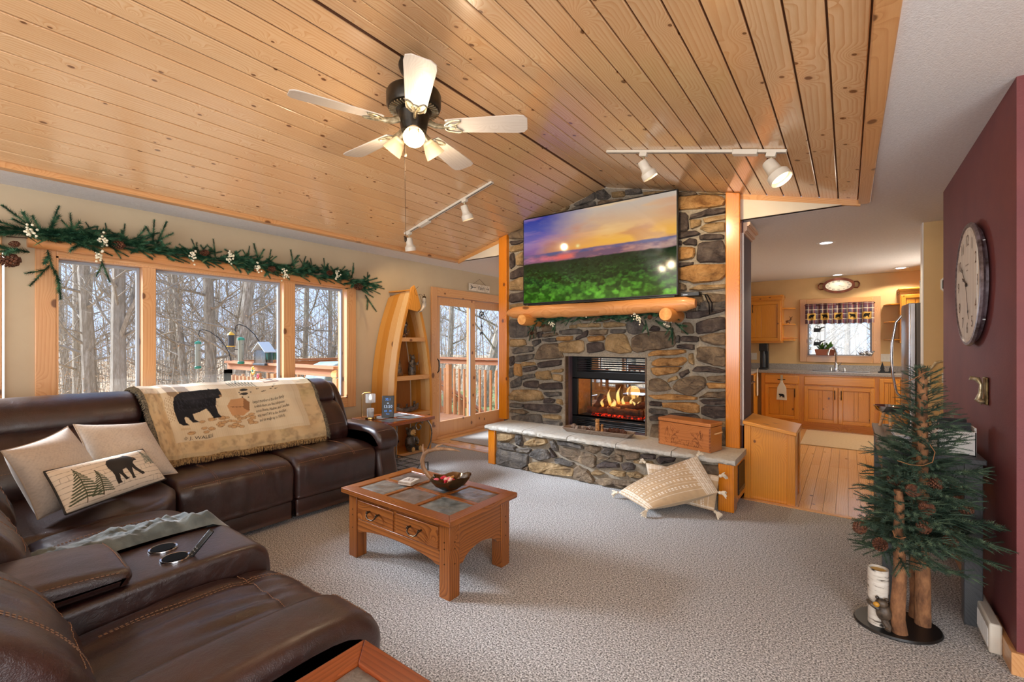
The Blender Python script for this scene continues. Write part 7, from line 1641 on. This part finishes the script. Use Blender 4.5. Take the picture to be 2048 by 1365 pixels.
# kitchen clock over the window
kc = thing('kitchen_clock', 'oval copper-brown tray clock with handles above the kitchen window', 'clock', (XP(1677, 9.03), 9.045, 2.285))
Mcop = noisy('dark copper', '#5A2E1E', '#8A4E34', 14, .35, metal=.6)
def ell_ring(mb, rx, rz, y0, y1, ins): 
    n_ = 48; vs = []
    for (q, y) in ((0, y0), (0, y1), (ins, y1), (ins, y1+.008)): vs += [((rx-q)*math.cos(2*PI*k/n_), y, (rz-q)*math.sin(2*PI*k/n_)) for k in range(n_)]
    return mb.add(vs, [(r*n_+k, r*n_+(k+1) % n_, (r+1)*n_+(k+1) % n_, (r+1)*n_+k) for r in range(3) for k in range(n_)])
ell_ring(MB(), .215, .125, 0, -.035, .04).build('rim', Mcop, kc, True, ang=40)
f_ = MB(); n_ = 48; f_.add([(.178*math.cos(2*PI*k/n_), -.026, .088*math.sin(2*PI*k/n_)) for k in range(n_)], [tuple(range(n_))]); f_.build('face', material('cream clock face', '#E8E0CC', .5)[0], kc)
mb = MB()
for k, s_ in enumerate(['XII', 'I', 'II', 'III', 'IV', 'V', 'VI', 'VII', 'VIII', 'IX', 'X', 'XI']):
    a = math.radians(90-30*k); v_, f2 = text_mesh(s_, .032, lambda x, y: (x+.142*math.cos(a), -.0275, y+.068*math.sin(a))); mb.add(v_, f2)
mb.beam((0, -.028, 0), (.045, -.028, -.012), .002, .006, up=(0, 1, 0)); mb.beam((0, -.028, 0), (.075, -.028, -.022), .002, .005, up=(0, 1, 0)); mb.build('numerals_and_hands', M_black, kc)
for s_ in (-1, 1): MB().tube([(s_*.20, -.015, .045), (s_*.245, -.015, .050), (s_*.268, -.015, .02), (s_*.268, -.015, -.02), (s_*.245, -.015, -.050), (s_*.20, -.015, -.045)], .010, 8).build('handle', Mcop, kc, True)
# valance
va = thing('window_valance', 'plaid valance with five black bears over the kitchen window', 'curtain', (-.115, 9.0, 1.84))
cv = Canvas(220, 90, '#6A5A66'); u, v = cv.u, cv.v
cv.blend((np.sin(u*88) > .2)*.45, '#3A3A58'); cv.blend((np.sin(u*88+1.8) > .75)*.6, '#8A3038'); cv.blend((np.sin(v*26) > .3)*.35, '#4A2A34'); cv.blend((np.sin(u*88+3.3) > .93)*.8, '#D8D0B8'); cv.blend((np.sin(v*26+2) > .94)*.8, '#D8D0B8'); cv.blend((v > .86)*.6, '#5A2028')
for k in range(5):
    x = .035+.2*k; cv.poly([(x, .18), (x+.125, .18), (x+.125, .52), (x, .52)], '#C9A050'); cv.poly(place(BEAR, x+.018, .24, .09, .22, k % 2 == 1), '#16140F')
painted('fabric', cv, lambda u, v: ((u-.5)*.90, -.035-.012*np.sin(u*60)*(1-.55*v)-.012*np.sin(u*23), -.17+v*.33+.004*np.sin(u*60)*(1-v)), M_cloth, va)
MB().cyl((-.46, -.02, .14), (.46, -.02, .14), .008).build('rod', M_bronze, va)
# things at the kitchen window
wc2 = thing('watering_can_hanger', 'two black watering can silhouettes hanging in the kitchen window', 'ornament', (XP(1634, 9.02), 9.035, 1.40)); mb = MB()
for z in (.17, -.055): mb.prism([(-.05, z-.035), (.04, z-.035), (.05, z+.01), (.075, z+.03), (.11, z+.045), (.10, z+.055), (.06, z+.045), (.035, z+.025), (-.045, z+.03)], .004, 'y', -.004); mb.tube([(-.04, -.002, z+.03), (-.02, -.002, z+.07), (.03, -.002, z+.06), (.04, -.002, z+.02)], .004, 6)
mb.tube([(0, -.002, -.03), (0, -.002, .40)], .0012, 4); mb.build('ornament', M_black, wc2)
pp_ = thing('potted_plant', 'green leafy plant in a terracotta trough on the kitchen window sill', 'plant', (XP(1650, 8.98), 8.995, 1.15))
MB().add([(x, y, z) for x, y, z in [(-.12, -.045, 0), (.12, -.045, 0), (.12, .045, 0), (-.12, .045, 0), (-.14, -.055, .10), (.14, -.055, .10), (.14, .055, .10), (-.14, .055, .10)]], [(3, 2, 1, 0), (4, 5, 6, 7), (0, 1, 5, 4), (1, 2, 6, 5), (2, 3, 7, 6), (3, 0, 4, 7)]).build('trough', material('terracotta', '#A0604A', .8)[0], pp_, bevel=.005)
M_lf = noisy('pot plant leaf', '#2E5A22', '#6A9A48', 10, .5); rp2 = random.Random(4)
for k in range(34):
    mb = MB(); a = rp2.uniform(0, 6.28); b_ = rp2.uniform(.2, 1); leafblade(mb, (rp2.uniform(-.09, .06), 0, .09), (math.cos(a)*b_, math.sin(a)*b_*.4-.1, rp2.uniform(.6, 1.4)), rp2.uniform(.10, .20), .022, k); mb.build('leaf', M_lf, pp_)
for k, (u_, lb) in enumerate(((1722, 'small silver rooster figure at the right of the kitchen window sill'), (1735, 'small silver dog figure at the far right of the kitchen window sill'))):
    f3 = MB().ell((0, 0, .035), (.05, .02, .025), 10, 7).tube([(.035, 0, .04), (.055, 0, .075), (.07, 0, .07)], [.015, .012, .006], 8).tube([(-.04, 0, .04), (-.075, 0, .085)], [.012, .003], 6).tube([(.02, 0, .02), (.02, 0, 0)], .006, 6).tube([(-.02, 0, .02), (-.02, 0, 0)], .006, 6); o = f3.build('sill_figurine', M_steel, None, True); o.location = (XP(u_, 8.98)+.02, 8.99, 1.15); tag(o, lb, 'figurine')
bs2 = thing('bear_family_figurine', 'black fir tree and bear silhouette standing on the worktop near the refrigerator', 'figurine', (XP(1773, 8.75), 8.75, .9055))
MB().prism([(-.10, 0), (.10, 0), (.10, .02), (-.10, .02)], .03, 'y', -.015).prism([(-.08, .02), (-.015, .02), (-.03, .06), (-.02, .06), (-.048, .17), (-.075, .06), (-.065, .06)], .01, 'y', -.005).prism([(.02, .02), (.08, .02), (.066, .05), (.074, .05), (.05, .13), (.026, .05), (.034, .05)], .01, 'y', -.005).build('silhouette', M_black, bs2)
for k, (u_, v_, lb) in enumerate(((1771, 716, 'beige switch plate on the wall right of the kitchen window'), (1506, 713, 'white outlet plate on the wall above the left of the worktop'))):
    p = PY(u_, v_, YB-.004); o = MB().box(-.06, .06, -.006, .003, -.06, .06).box(-.03, -.012, -.010, -.006, -.02, .02).box(.012, .03, -.010, -.006, -.02, .02).build('switch_plate', M_off, None, bevel=.002, loc=p); tag(o, lb, 'switch')
# refrigerator
fr = thing('refrigerator', 'stainless steel refrigerator with a bowed handle and a dark grey side', 'refrigerator', (.92, 6.76, 0))
MB().box(-.34, .42, -.43, .43, .01, 1.775).build('cabinet', material('dark grey steel side', '#57524E', .45, .3)[0], fr, bevel=.006)
M_ss = noisy('brushed stainless', '#9A9A9C', '#C2C2C4', 3, .26, metal=1, stretch=(1, 40, 1), detail=2)
for a, b, z0, z1 in ((-.43, .43, .66, 1.775), (-.43, .43, .03, .645)):
    pr = [(-.345, a), (-.39, a), (-.40, a+.02), (-.425, 0), (-.40, b-.02), (-.39, b), (-.345, b)]; d = MB().prism(pr, z1-z0, 'z', z0).build('door', M_ss, fr, bevel=.006)
    if z0 > .5: MB().tube([(-.40, .32, 1.68), (-.455, .32, 1.60), (-.49, .32, 1.35), (-.495, .32, 1.17), (-.485, .32, .98), (-.45, .32, .76), (-.40, .32, .70)], .014, 10).build('handle', M_chrome, d, True)
    else: MB().tube([(-.40, -.34, .57), (-.46, -.30, .57), (-.475, 0, .57), (-.46, .30, .57), (-.40, .34, .57)], .013, 10).build('handle', M_chrome, d, True)
for k in range(3):
    t = thing('wire_basket', ['white slatted dish rack on top of the refrigerator', 'white wire tray leaning on top of the refrigerator', 'grey wire rack standing at the back on top of the refrigerator'][k], 'basket', (.64+.10*k, 6.5+.16*k, 1.777))
    mb = MB(); mb.box(-.01, .01, -.13, .13, 0, .012).box(-.01, .01, -.13, .13, .24-.04*k, .252-.04*k)
    for q in range(12): mb.box(-.006, .006, -.128+.0225*q, -.120+.0225*q, .01, .245-.04*k)
    mb.build('rack', M_off if k < 2 else M_steel, t)
# recessed downlights
M_can = material('downlight lens', '#FFFFFF', .5, emit='#F4F2FF', es=7)[0]
for k, (x, y, lb) in enumerate(((-.187, 5.97, 'recessed ceiling downlight nearer the living room in the kitchen ceiling'), (-.129, 8.87, 'recessed ceiling downlight close to the wall above the kitchen clock'), (.62, 8.6, 'recessed ceiling downlight over the right end of the worktop'))):
    t = thing('downlight', lb, 'light', (x, y, CH)); MB().lathe([(.058, -.004), (.085, -.006), (.088, 0), (.058, .0)], n=32, caps=False).build('trim_ring', M_paint, t, True); MB().cyl((0, 0, -.003), (0, 0, -.0025), .058, n=28).build('lens', M_can, t)
    light('downlight_lamp', 'SPOT', (x, y, CH-.02), 46 if k != 1 else 3, (1, .86, .66), target=(x, y, 0), rad=.05).data.spot_size = math.radians(140)
# hall wall pieces
t = thing('octagon_plaque', 'white octagonal plaque with a dark border on the yellow wall', 'plaque', (.745, 5.488, 1.87))
oc = [(.09*math.cos(a)*1.0, .105*math.sin(a)) for a in [PI/8+PI/4*k for k in range(8)]]
MB().prism(oc, .016, 'y', -.016).build('board', M_paint, t, bevel=.002); MB().prism([(x*.86, z*.86) for x, z in oc], .002, 'y', -.018).build('border', M_black, t); MB().prism([(x*.78, z*.78) for x, z in oc], .002, 'y', -.0195).build('face', M_paint, t)
t = thing('twig_plaque', 'tan arched plaque edged with twigs on the yellow wall behind the fir', 'plaque', (.68, 5.487, 1.03))
MB().prism([(-.085, -.12), (.12, -.12), (.12, .12)]+[(.0175+.1025*math.cos(a), .10+.06*math.sin(a)) for a in np.linspace(.2, PI, 10)], .012, 'y', -.012).build('board', noisy('tan board', '#C9A060', '#E0BC80', 14, .7), t)
MB().tube([(-.09, -.018, -.12), (-.09, -.018, .08), (-.05, -.018, .15), (.02, -.018, .17), (.12, -.018, .16)], [.006, .009, .011, .010, .008], 8).tube([(-.09, -.02, -.10), (.0, -.02, -.09), (.12, -.02, -.10)], .008, 8).build('twig', noisy('pale twig', '#A88A5A', '#E6D8B8', 40, .7), t, True)
MB().box(-.01, .05, -.016, -.012, -.03, .06).build('switch', M_off, t)
# rugs
o = MB().box(XP(1603, 7.4), 1.0, 7.15, 8.38, .0012, .010).build('kitchen_rug', noisy('pale kitchen rug', '#C9AF8A', '#BFA37E', 40, .95, .4, .004), bevel=.003); tag(o, 'pale tan runner rug on the kitchen floor before the sink', 'rug')
o = MB().box(-4.45, -3.5, 4.56, 6.0, .0012, .010).build('door_rug', noisy('pale grey door rug', '#B4AEA6', '#A29B92', 60, .95, .5, .004), bevel=.003); tag(o, 'pale grey rug on the wood floor inside the sliding door', 'rug')
# dining set seen through the firebox
dt = thing('dining_table', 'round dining table with a pale top seen through the fireplace', 'table', (-3.0, 7.0, 0))
MB().lathe([(0, .72), (.50, .72), (.53, .735), (.53, .75), (0, .752)], n=36).build('tabletop', M_counter, dt, True, ang=40); MB().lathe([(.22, 0), (.22, .03), (.06, .08), (.05, .4), (.07, .72), (0, .72)], n=20).build('pedestal', M_oakz, dt, True)
def chair(x, y, rz, lb):
    t = thing('dining_chair', lb, 'chair', (x, y, 0), rz, 'chairs around the dining table')
    MB().box(-.21, .21, -.21, .21, .43, .46).build('seat', M_oakx, t, bevel=.01)
    for sx in (-1, 1):
        MB().box(sx*.19-.018, sx*.19+.018, -.20, -.165, 0, .43).build('leg', M_oakz, t); MB().box(sx*.19-.018, sx*.19+.018, .17, .205, 0, .98).build('leg', M_oakz, t)
    MB().box(-.19, .19, .175, .20, .86, .97).box(-.19, .19, .178, .197, .62, .66).build('backrest', M_oakx, t)
    for k in range(3): MB().box(-.10+.1*k-.014, -.10+.1*k+.014, .18, .195, .66, .86).build('slat', M_oakz, t)
    return t
chair(-3.0, 6.30, PI, 'oak slat-back dining chair on the fireplace side of the dining table'); chair(-3.0, 7.72, 0, 'oak slat-back dining chair on the window side of the dining table'); chair(-2.3, 7.0, -PI/2, 'oak slat-back dining chair at the kitchen end of the dining table'); chair(-3.7, 7.0, PI/2, 'oak slat-back dining chair at the sliding door end of the dining table')
# ================================================================ OUTSIDE
GZ = -.75
M_ground, n = material('leaf litter ground', '#8A7660', 1, spec=.1)
a = n.noise(n.obj(), 5, 6, .75); b = n.noise(n.obj(), 40, 3, .7); n.L(n.mix(b, n.ramp(a, [(.3, '#8A765E'), (.5, '#BCA584'), (.7, '#D8C6A6')]), '#AA8C6C'), n.b.inputs['Base Color'])
M_grass, n = material('spring grass', '#7E9450', 1, spec=.1); a = n.noise(n.obj(), 6, 5, .7); n.L(n.ramp(a, [(.3, '#6E8448'), (.7, '#A8AE78')]), n.b.inputs['Base Color'])
S(MB().add([(-70, -50, GZ), (-4.85, -50, GZ), (-4.85, 60, GZ), (-70, 60, GZ)], [(0, 1, 2, 3)]).build('ground', M_ground))
S(MB().add([(-4.85, 9.3, GZ), (40, 9.3, GZ), (40, 60, GZ), (-4.85, 60, GZ)], [(0, 1, 2, 3)]).build('ground', M_ground))
S(MB().add([(-12, 6.9, GZ+.02), (-4.0, 9.3, GZ+.02), (2, 17, GZ+.02), (-14, 17, GZ+.02)], [(0, 1, 2, 3)]).build('lawn', M_grass))
# deck
M_deck = pine('stained deck board', '#C08A60', '#96603A', axis=0, rough=.7, kr=0, coat=0, var=.4); M_rail = pine('redwood rail', '#BC7C4C', '#94582E', axis=0, rough=.6, kr=0, coat=0)
M_bal = pine('redwood baluster', '#CC9058', '#A0663A', axis=2, rough=.6, kr=0, coat=0)
dk_ = thing('wooden_deck', 'red-stained wooden deck with railings and steps outside the sliding door', 'deck', (-6.5, 4.9, -.12)); DO = Vector((-6.5, 4.9, -.12))
p0 = None
for k in range(25):
    y = 3.12+.142*k
    if p0 is None: p0 = MB().box(-1.65, 1.64, 0, .136, 0, .035).build('deck_board', M_deck, dk_); o = p0
    else: o = p0.copy(); COL.objects.link(o)
    o.location = (0, y-DO.y, 0)
MB().box(-8.15-DO.x, -4.86-DO.x, 3.1-DO.y, 3.14-DO.y, -.55, 0).box(-8.15-DO.x, -8.11-DO.x, 3.1-DO.y, 6.7-DO.y, -.55, 0).box(-8.15-DO.x, -4.86-DO.x, 6.66-DO.y, 6.7-DO.y, -.55, 0).build('fascia', M_rail, dk_)
bal = None
def railing(a, b, skip=None):
    global bal
    a = Vector(a); b = Vector(b); d = b-a; L_ = d.length; d.normalize()
    mb = MB(); z = .93-DO.z
    MB().beam(a-DO+Vector((0, 0, z+DO.z*0+.0)), b-DO+Vector((0, 0, z)), .12, .035).build('top_rail', M_rail, dk_); MB().beam(a-DO+Vector((0, 0, z-.07)), b-DO+Vector((0, 0, z-.07)), .03, .09).build('sub_rail', M_rail, dk_)
    n_ = int(L_/.135)
    for k in range(n_):
        p = a+d*(.09+k*.135)-DO
        if bal is None: bal = MB().box(-.018, .018, -.018, .018, -.05, .90).build('baluster', M_bal, dk_); o = bal
        else: o = bal.copy(); COL.objects.link(o)
        o.location = (p.x, p.y, .06)
    for q in (a, (a+b)/2, b): p = q-DO; MB().box(p.x-.045, p.x+.045, p.y-.045, p.y+.045, -.02, z-.01).build('rail_post', M_bal, dk_)
railing((-4.98, 3.16, 0), (-8.08, 3.16, 0)); railing((-8.08, 3.16, 0), (-8.08, 6.64, 0)); railing((-8.08, 6.64, 0), (-4.98, 6.64, 0))
MB().beam(Vector((-7.8, 7.35, .62))-DO, Vector((-6.2, 7.35, -.12))-DO, .09, .04).beam(Vector((-7.8, 7.35, .50))-DO, Vector((-6.2, 7.35, -.24))-DO, .03, .09).build('stair_rail', M_rail, dk_)
MB().beam(Vector((-7.9, 7.35, -.05))-DO, Vector((-6.1, 7.35, -.72))-DO, .04, .25).build('stair_stringer', M_rail, dk_)
for k in range(9): q = k/8; MB().box(-7.7+1.4*q-.018-DO.x, -7.7+1.4*q+.018-DO.x, 7.33-DO.y, 7.37-DO.y, -.2-.6*q-DO.z, .5-.64*q-DO.z).build('baluster', M_bal, dk_)
# covered grill
gr = thing('covered_grill', 'barbecue under a pale grey-green cover on the deck', 'grill', (-6.75, 4.25, -.085))
cvp = [(-.38, 0), (-.38, .86), (-.30, 1.06), (-.12, 1.13), (.18, 1.13), (.34, 1.05), (.40, .80), (.40, 0)]
M_cov = noisy('grill cover', '#6E7C78', '#96A29C', 3, .75, .3, .02)
MB().prism(cvp, .62, 'x', -.31).build('cover', M_cov, gr, bevel=.04, seg=3)
# shepherd hooks and feeders
M_hook = material('black iron hook', '#0C0C0C', .5)[0]
def hook(u0, pts, lb):
    base = PY(u0, 740, 3.16); t = thing('shepherd_hook', lb, 'hook', (base.x, base.y, .955)); d_ = (base.xy.length)
    tt = base.y/_ray(u0, 740).y; P_ = [PD(u, v, tt)-Vector((base.x, base.y, .955)) for u, v in pts]; MB().tube([(0, 0, 0)]+P_, .007, 6).build('pole', M_hook, t, True); return tt
t1 = hook(463, [(462, 722), (458, 706), (450, 692), (437, 676), (420, 664), (405, 659), (399, 662), (397, 670), (400, 674)], 'black shepherd hook on the deck rail holding the left tube feeder')
t2 = hook(534, [(533, 724), (530, 706), (523, 690), (508, 668), (492, 654), (478, 649), (472, 652), (470, 660), (472, 664)], 'taller black shepherd hook on the deck rail holding the lantern feeder')
M_fgreen = material('green feeder plastic', '#1E7A62', .4)[0]; M_fgl = material('seed filled tube', '#8A8A7A', .3)[0]
def tube_feeder(u, v0, v1, tt, lb):
    p = PD(u, v1, tt); h_ = (v1-v0)/905*tt; t = thing('tube_feeder', lb, 'bird feeder', p); r = .045
    MB().cyl((0, 0, .04), (0, 0, h_-.05), r*.85, n=16).build('tube', M_fgl, t, True); MB().lathe([(0, 0), (r, .004), (r*1.05, .035), (r*.8, .045), (0, .045)], n=18).build('base', M_fgreen, t, True)
    MB().lathe([(0, h_-.05), (r*1.05, h_-.05), (r, h_-.02), (0, h_)], n=18).build('cap', M_fgreen, t, True); MB().tube([(0, 0, h_), (0, 0, h_+.05)], .003, 5).build('hanger', M_hook, t)
    for k in range(6): a = k*2.1; z = .08+.07*k if h_ > .4 else .06+.05*k; MB().tube([(math.cos(a)*r*.6, math.sin(a)*r*.6, z), (math.cos(a)*r*1.9, math.sin(a)*r*1.9, z)], .004, 5).build('perch', M_hook, t)
tube_feeder(396, 682, 738, t1, 'green tube bird feeder hanging from the left shepherd hook'); tube_feeder(482, 674, 729, t2*1.02, 'green tube bird feeder right of the large trunk')
p = PD(462, 694, t2); t = thing('lantern_feeder', 'yellow and black lantern bird feeder hanging from the taller shepherd hook', 'bird feeder', p)
Myel = material('yellow feeder', '#D9A020', .4)[0]; MB().cyl((0, 0, .015), (0, 0, .17), .038, .038, 12).build('cage', material('dark seed cage', '#26262A', .5)[0], t); MB().lathe([(0, 0), (.055, 0), (.055, .012), (0, .014)], n=16).build('tray', Myel, t); MB().lathe([(.052, .17), (.04, .19), (.01, .215), (0, .22)], n=16).build('roof', Myel, t, True)
p = PD(527, 731, t2); t = thing('house_feeder', 'clear plastic house-shaped bird feeder on a dark tray', 'bird feeder', p)
MB().box(-.18, .18, -.07, .07, 0, .03).build('tray', material('dark tray', '#33363A', .5)[0], t, bevel=.004); Mclr = m_glass('clear feeder plastic', '#D0D4D8', .1, .3)
MB().prism([(-.20, .20), (0, .34), (.20, .20), (.20, .19), (0, .325), (-.20, .19)], .16, 'y', -.08).build('roof', material('frosted roof', '#B9C0C4', .4)[0], t); MB().box(-.17, .17, -.055, -.05, .03, .22).box(-.17, .17, .05, .055, .03, .22).build('walls', Mclr, t)
for k, (u, v) in enumerate(((538, 712), (560, 712))):
    t = thing('green_feeder_box', ['green box bird feeder behind the clear house feeder', 'green box bird feeder at the right edge of the middle pane'][k], 'bird feeder', PD(u, v+8, t2*1.05)); MB().box(-.065, .065, -.05, .05, 0, .11).build('box', M_fgreen, t, bevel=.004); MB().prism([(-.08, .11), (.08, .11), (0, .165)], .13, 'y', -.065).build('roof', M_steel, t)
fl_ = thing('garden_flower', 'yellow metal flower ornament on the deck rail', 'ornament', PD(506, 742, t2*.98)); mb = MB()
for k in range(10): a = 2*PI*k/10; mb.ell((.045*math.cos(a), 0, .045*math.sin(a)), (.024, .008, .012), 8, 5, Matrix.Rotation(-a, 3, 'Y'))
mb.build('petals', Myel, fl_, True); MB().ell((0, -.01, 0), (.018, .010, .018), 10, 6).build('centre', M_fgreen, fl_, True)
t = thing('red_flower', 'small red metal flower ornament below the yellow one on the deck rail', 'ornament', PD(516, 753, t2*.97)); mb = MB()
for k in range(7): a = 2*PI*k/7; mb.ell((.022*math.cos(a), 0, .022*math.sin(a)), (.016, .008, .012), 8, 5, Matrix.Rotation(-a, 3, 'Y'))
mb.build('petals', Mp[0], t, True)
# trees
M_tree, n = material('grey tree bark', '#8A8078', .95, spec=.1)
v = n.vadd(n.vmap(n.obj(), (1, 1, .22)), n.rand3()); a = n.noise(v, 22, 5, .7); b = n.noise(n.vadd(n.obj(), n.rand3(9)), 1.3, 3); n.L(n.mix(n.math('MULTIPLY', n.orand(), .5), n.mix(b, n.ramp(a, [(.34, '#5A524A'), (.5, '#A69C90'), (.66, '#E6DED2')]), '#A8987E'), '#988C7E'), n.b.inputs['Base Color']); n.bump(a, .8, .03)
def tree_me(seed, h_=13, r0=.13, nbr=20, twig=7, zlow=1.6, fork=None):
    r_ = random.Random(seed); mb = MB(); n_ = 14; pts = []; rs = []
    lx_, ly_ = r_.uniform(-.05, .05), r_.uniform(-.05, .05)
    for k in range(n_): t = k/(n_-1); z = h_*t; pts.append(Vector((lx_*z+.10*math.sin(z*.9+seed)*t, ly_*z+.10*math.cos(z*.7+seed)*t, z))); rs.append(r0*(1-t)**.8+.012+(.05*r0/.13 if k == 0 else 0))
    mb.tube(pts, rs, 8, False)
    def br(p, d, l, r, lev):
        m = 5 if lev < 2 else 3; q = [p]; dd = d.copy()
        for k in range(m): dd = (dd+Vector((r_.uniform(-.28, .28), r_.uniform(-.28, .28), r_.uniform(-.12, .26)))).normalized(); q.append(q[-1]+dd*l/m)
        mb.tube(q, [r*(1-k/(m+.6)) for k in range(m+1)], 4 if lev < 2 else 3, False)
        if lev < 2:
            for k in range(twig if lev == 0 else 3): i = r_.randrange(1, m+1); a = r_.uniform(0, 6.28); e = (dd*.7+Vector((math.cos(a), math.sin(a), r_.uniform(-.2, .6)))*.8).normalized(); br(q[i], e, l*r_.uniform(.3, .55), r*.5, lev+1)
    for k in range(nbr):
        t = (zlow+(h_*.75-zlow)*(k/nbr)**1.35)/h_; i = min(int(t*(n_-1)), n_-2); p = pts[i].lerp(pts[i+1], t*(n_-1)-i); a = r_.uniform(0, 6.28); up_ = r_.uniform(.15, .9); br(p, Vector((math.cos(a), math.sin(a), up_)).normalized(), r_.uniform(1.2, 3.2), r0*r_.uniform(.16, .34), 0)
    if fork:
        for ang, zf in fork: br(Vector((0, 0, zf)), Vector((math.cos(ang), math.sin(ang), 1.1)).normalized(), 5, r0*.40, 0)
    return mk(mb, 'tree', M_tree)
TM = [tree_me(s_) for s_ in range(3)]+[tree_me(3, 12, .09, 24, 8, .9), tree_me(4, 9, .06, 26, 7, .7)]; TB = tree_me(9, 14, .20, 16, 8, 2.2, [(.9, 2.3), (4.0, 2.6)])
def tree(u, d, wpx, kind, rz, lb, lean=0, grp='bare trees in the woods beyond the windows', me=None):
    p = PD(u, 700, d); m = me or TM[kind]; r = {0: .13, 1: .13, 2: .13, 3: .09, 4: .06}.get(kind, .2); s_ = wpx*.85/905*d/2/r
    o = bpy.data.objects.new('bare_tree', m); COL.objects.link(o); o.location = (p.x, p.y, GZ); o.rotation_euler = (0, 0, rz); o.scale = (s_, s_, max(.8, min(1.2, s_)))
    if lean: o.rotation_euler = (Vector((_rt.x*lean, _rt.y*lean, 1)).to_track_quat('Z', 'Y')).to_euler()
    return tag(o, lb, 'tree', grp)
tree(236, 9.0, 31, 9, 2.2, 'thick forked grey tree right of centre in the left window pane', me=TB, grp=None)
tree(464, 11, 27, 0, 1, 'thick grey tree near the middle pane centre behind the feeders', .12, grp=None)
for u, d, w_, k, ln, lb in [(183, 11, 26, 1, .02, 'straight grey tree left of the thick forked tree'), (158, 12, 20, 2, -.02, 'grey tree second from the left window frame'), (138, 14, 18, 0, -.08, 'dark grey tree nearest the left window frame'), (347, 14, 16, 3, 0, 'slim grey tree at the left of the middle pane'), (378, 12, 15, 3, -.13, 'slim pale tree leaning left in the middle pane'), (424, 12, 24, 1, .03, 'dark grey tree left of the thick middle tree'), (445, 14, 18, 2, .2, 'tree leaning right against the thick middle tree'), (536, 13, 17, 0, .1, 'grey tree above the clear house feeder'), (640, 14, 12, 3, .25, 'slim dark tree leaning right in the right pane'), (603, 15, 12, 4, 0, 'slim tree at the left of the right pane'), (656, 13, 11, 3, 0, 'slim tree at the right of the right pane'), (898, 16, 14, 1, 0, 'dark straight tree in the left pane of the sliding door'), (962, 15, 24, 0, .28, 'leaning grey tree in the right pane of the sliding door')]:
    tree(u, d, w_, k, u*.37, lb, ln, None)
rt = random.Random(31)
for k in range(44):
    u = rt.uniform(60, 1010); d = rt.uniform(16, 38); tree(u, d, rt.uniform(6, 12)*18/d*.7, rt.choice([0, 1, 2, 3, 4]), rt.uniform(0, 6.28), 'bare grey tree farther back in the woods', rt.uniform(-.08, .08))
for k in range(14):
    x = rt.uniform(-1.0, 1.6); y = rt.uniform(13, 26); o = bpy.data.objects.new('bare_tree', TM[rt.choice([0, 3, 4])]); COL.objects.link(o); o.location = (x*y/9, y, GZ); o.rotation_euler = (0, 0, rt.uniform(0, 6)); s_ = rt.uniform(.5, 1.0); o.scale = (s_, s_, 1); tag(o, 'bare tree in the woods beyond the kitchen window', 'tree', 'bare trees beyond the kitchen window')
for k in range(8):
    o = bpy.data.objects.new('bare_tree', TM[rt.choice([0, 3, 4])]); COL.objects.link(o); o.location = (rt.uniform(-7, -2), rt.uniform(14, 24), GZ); o.scale = (.7, .7, 1); tag(o, 'bare tree beyond the dining window', 'tree', 'bare trees beyond the dining window')
# undergrowth: thin saplings, twigs and dry leaves nobody could count
mb = MB()
def sap(x, y, h_):
    r = rt.uniform(.006, .018); lx_, ly_ = rt.uniform(-.12, .12), rt.uniform(-.12, .12); pts = [Vector((x+lx_*z*h_, y+ly_*z*h_+.05*math.sin(5*z), GZ+z*h_)) for z in (0, .25, .5, .75, 1)]
    mb.tube(pts, [r, r*.9, r*.75, r*.5, r*.2], 3, False)
    for q in range(5):
        i = rt.randrange(1, 5); a = rt.uniform(0, 6.28); e = Vector((math.cos(a), math.sin(a), rt.uniform(.1, 1))); l = rt.uniform(.3, 1.0); mb.tube([pts[i], pts[i]+e*l*.5, pts[i]+e*l+Vector((0, 0, .1*l))], [r*.5, r*.35, r*.12], 3, False)
for k in range(1000): 
    p = PD(rt.uniform(40, 1020), 700, rt.uniform(11, 34)); sap(p.x, p.y, rt.uniform(1.5, 6))
for k in range(300): sap(rt.uniform(-9, 4), rt.uniform(13, 26), rt.uniform(1.5, 5))
o = mb.build('undergrowth', M_tree); tag(o, 'tangle of thin bare saplings and twigs between the trees', 'undergrowth', kind='stuff')
n_ = 42000; rs_ = np.random.RandomState(3); uu = rs_.uniform(40, 1020, n_); dd = rs_.uniform(10.5, 30, n_); fw_, rt2 = np.array(_fw), np.array(_rt)
P_ = (fw_[None]+rt2[None]*((uu-1024)/905)[:, None])*dd[:, None]; P_[:, 2] = GZ+rs_.gamma(1.3, .75, n_)
P_[:5000, 0] = rs_.uniform(-10, 5, 5000); P_[:5000, 1] = rs_.uniform(12, 24, 5000)
a = rs_.randn(n_, 3); a /= np.linalg.norm(a, axis=1)[:, None]; b = np.cross(a, rs_.randn(n_, 3)); b /= np.linalg.norm(b, axis=1)[:, None]; s_ = rs_.uniform(.02, .045, n_)[:, None]
V_ = np.stack([P_-a*s_, P_+b*s_*.6, P_+a*s_], 1).reshape(-1, 3)
me = bpy.data.meshes.new('dry_leaves'); me.vertices.add(3*n_); me.vertices.foreach_set('co', V_.ravel()); me.loops.add(3*n_); me.polygons.add(n_); me.loops.foreach_set('vertex_index', np.arange(3*n_, dtype=np.int32)); me.polygons.foreach_set('loop_start', np.arange(0, 3*n_, 3, dtype=np.int32)); me.update(calc_edges=True)
o = fin(me, 'dry_leaves', noisy('dry beech leaf', '#A87A50', '#D8B48A', .8, .9)); tag(o, 'scatter of dry tan leaves hanging on twigs in the woods', 'leaves', kind='stuff')
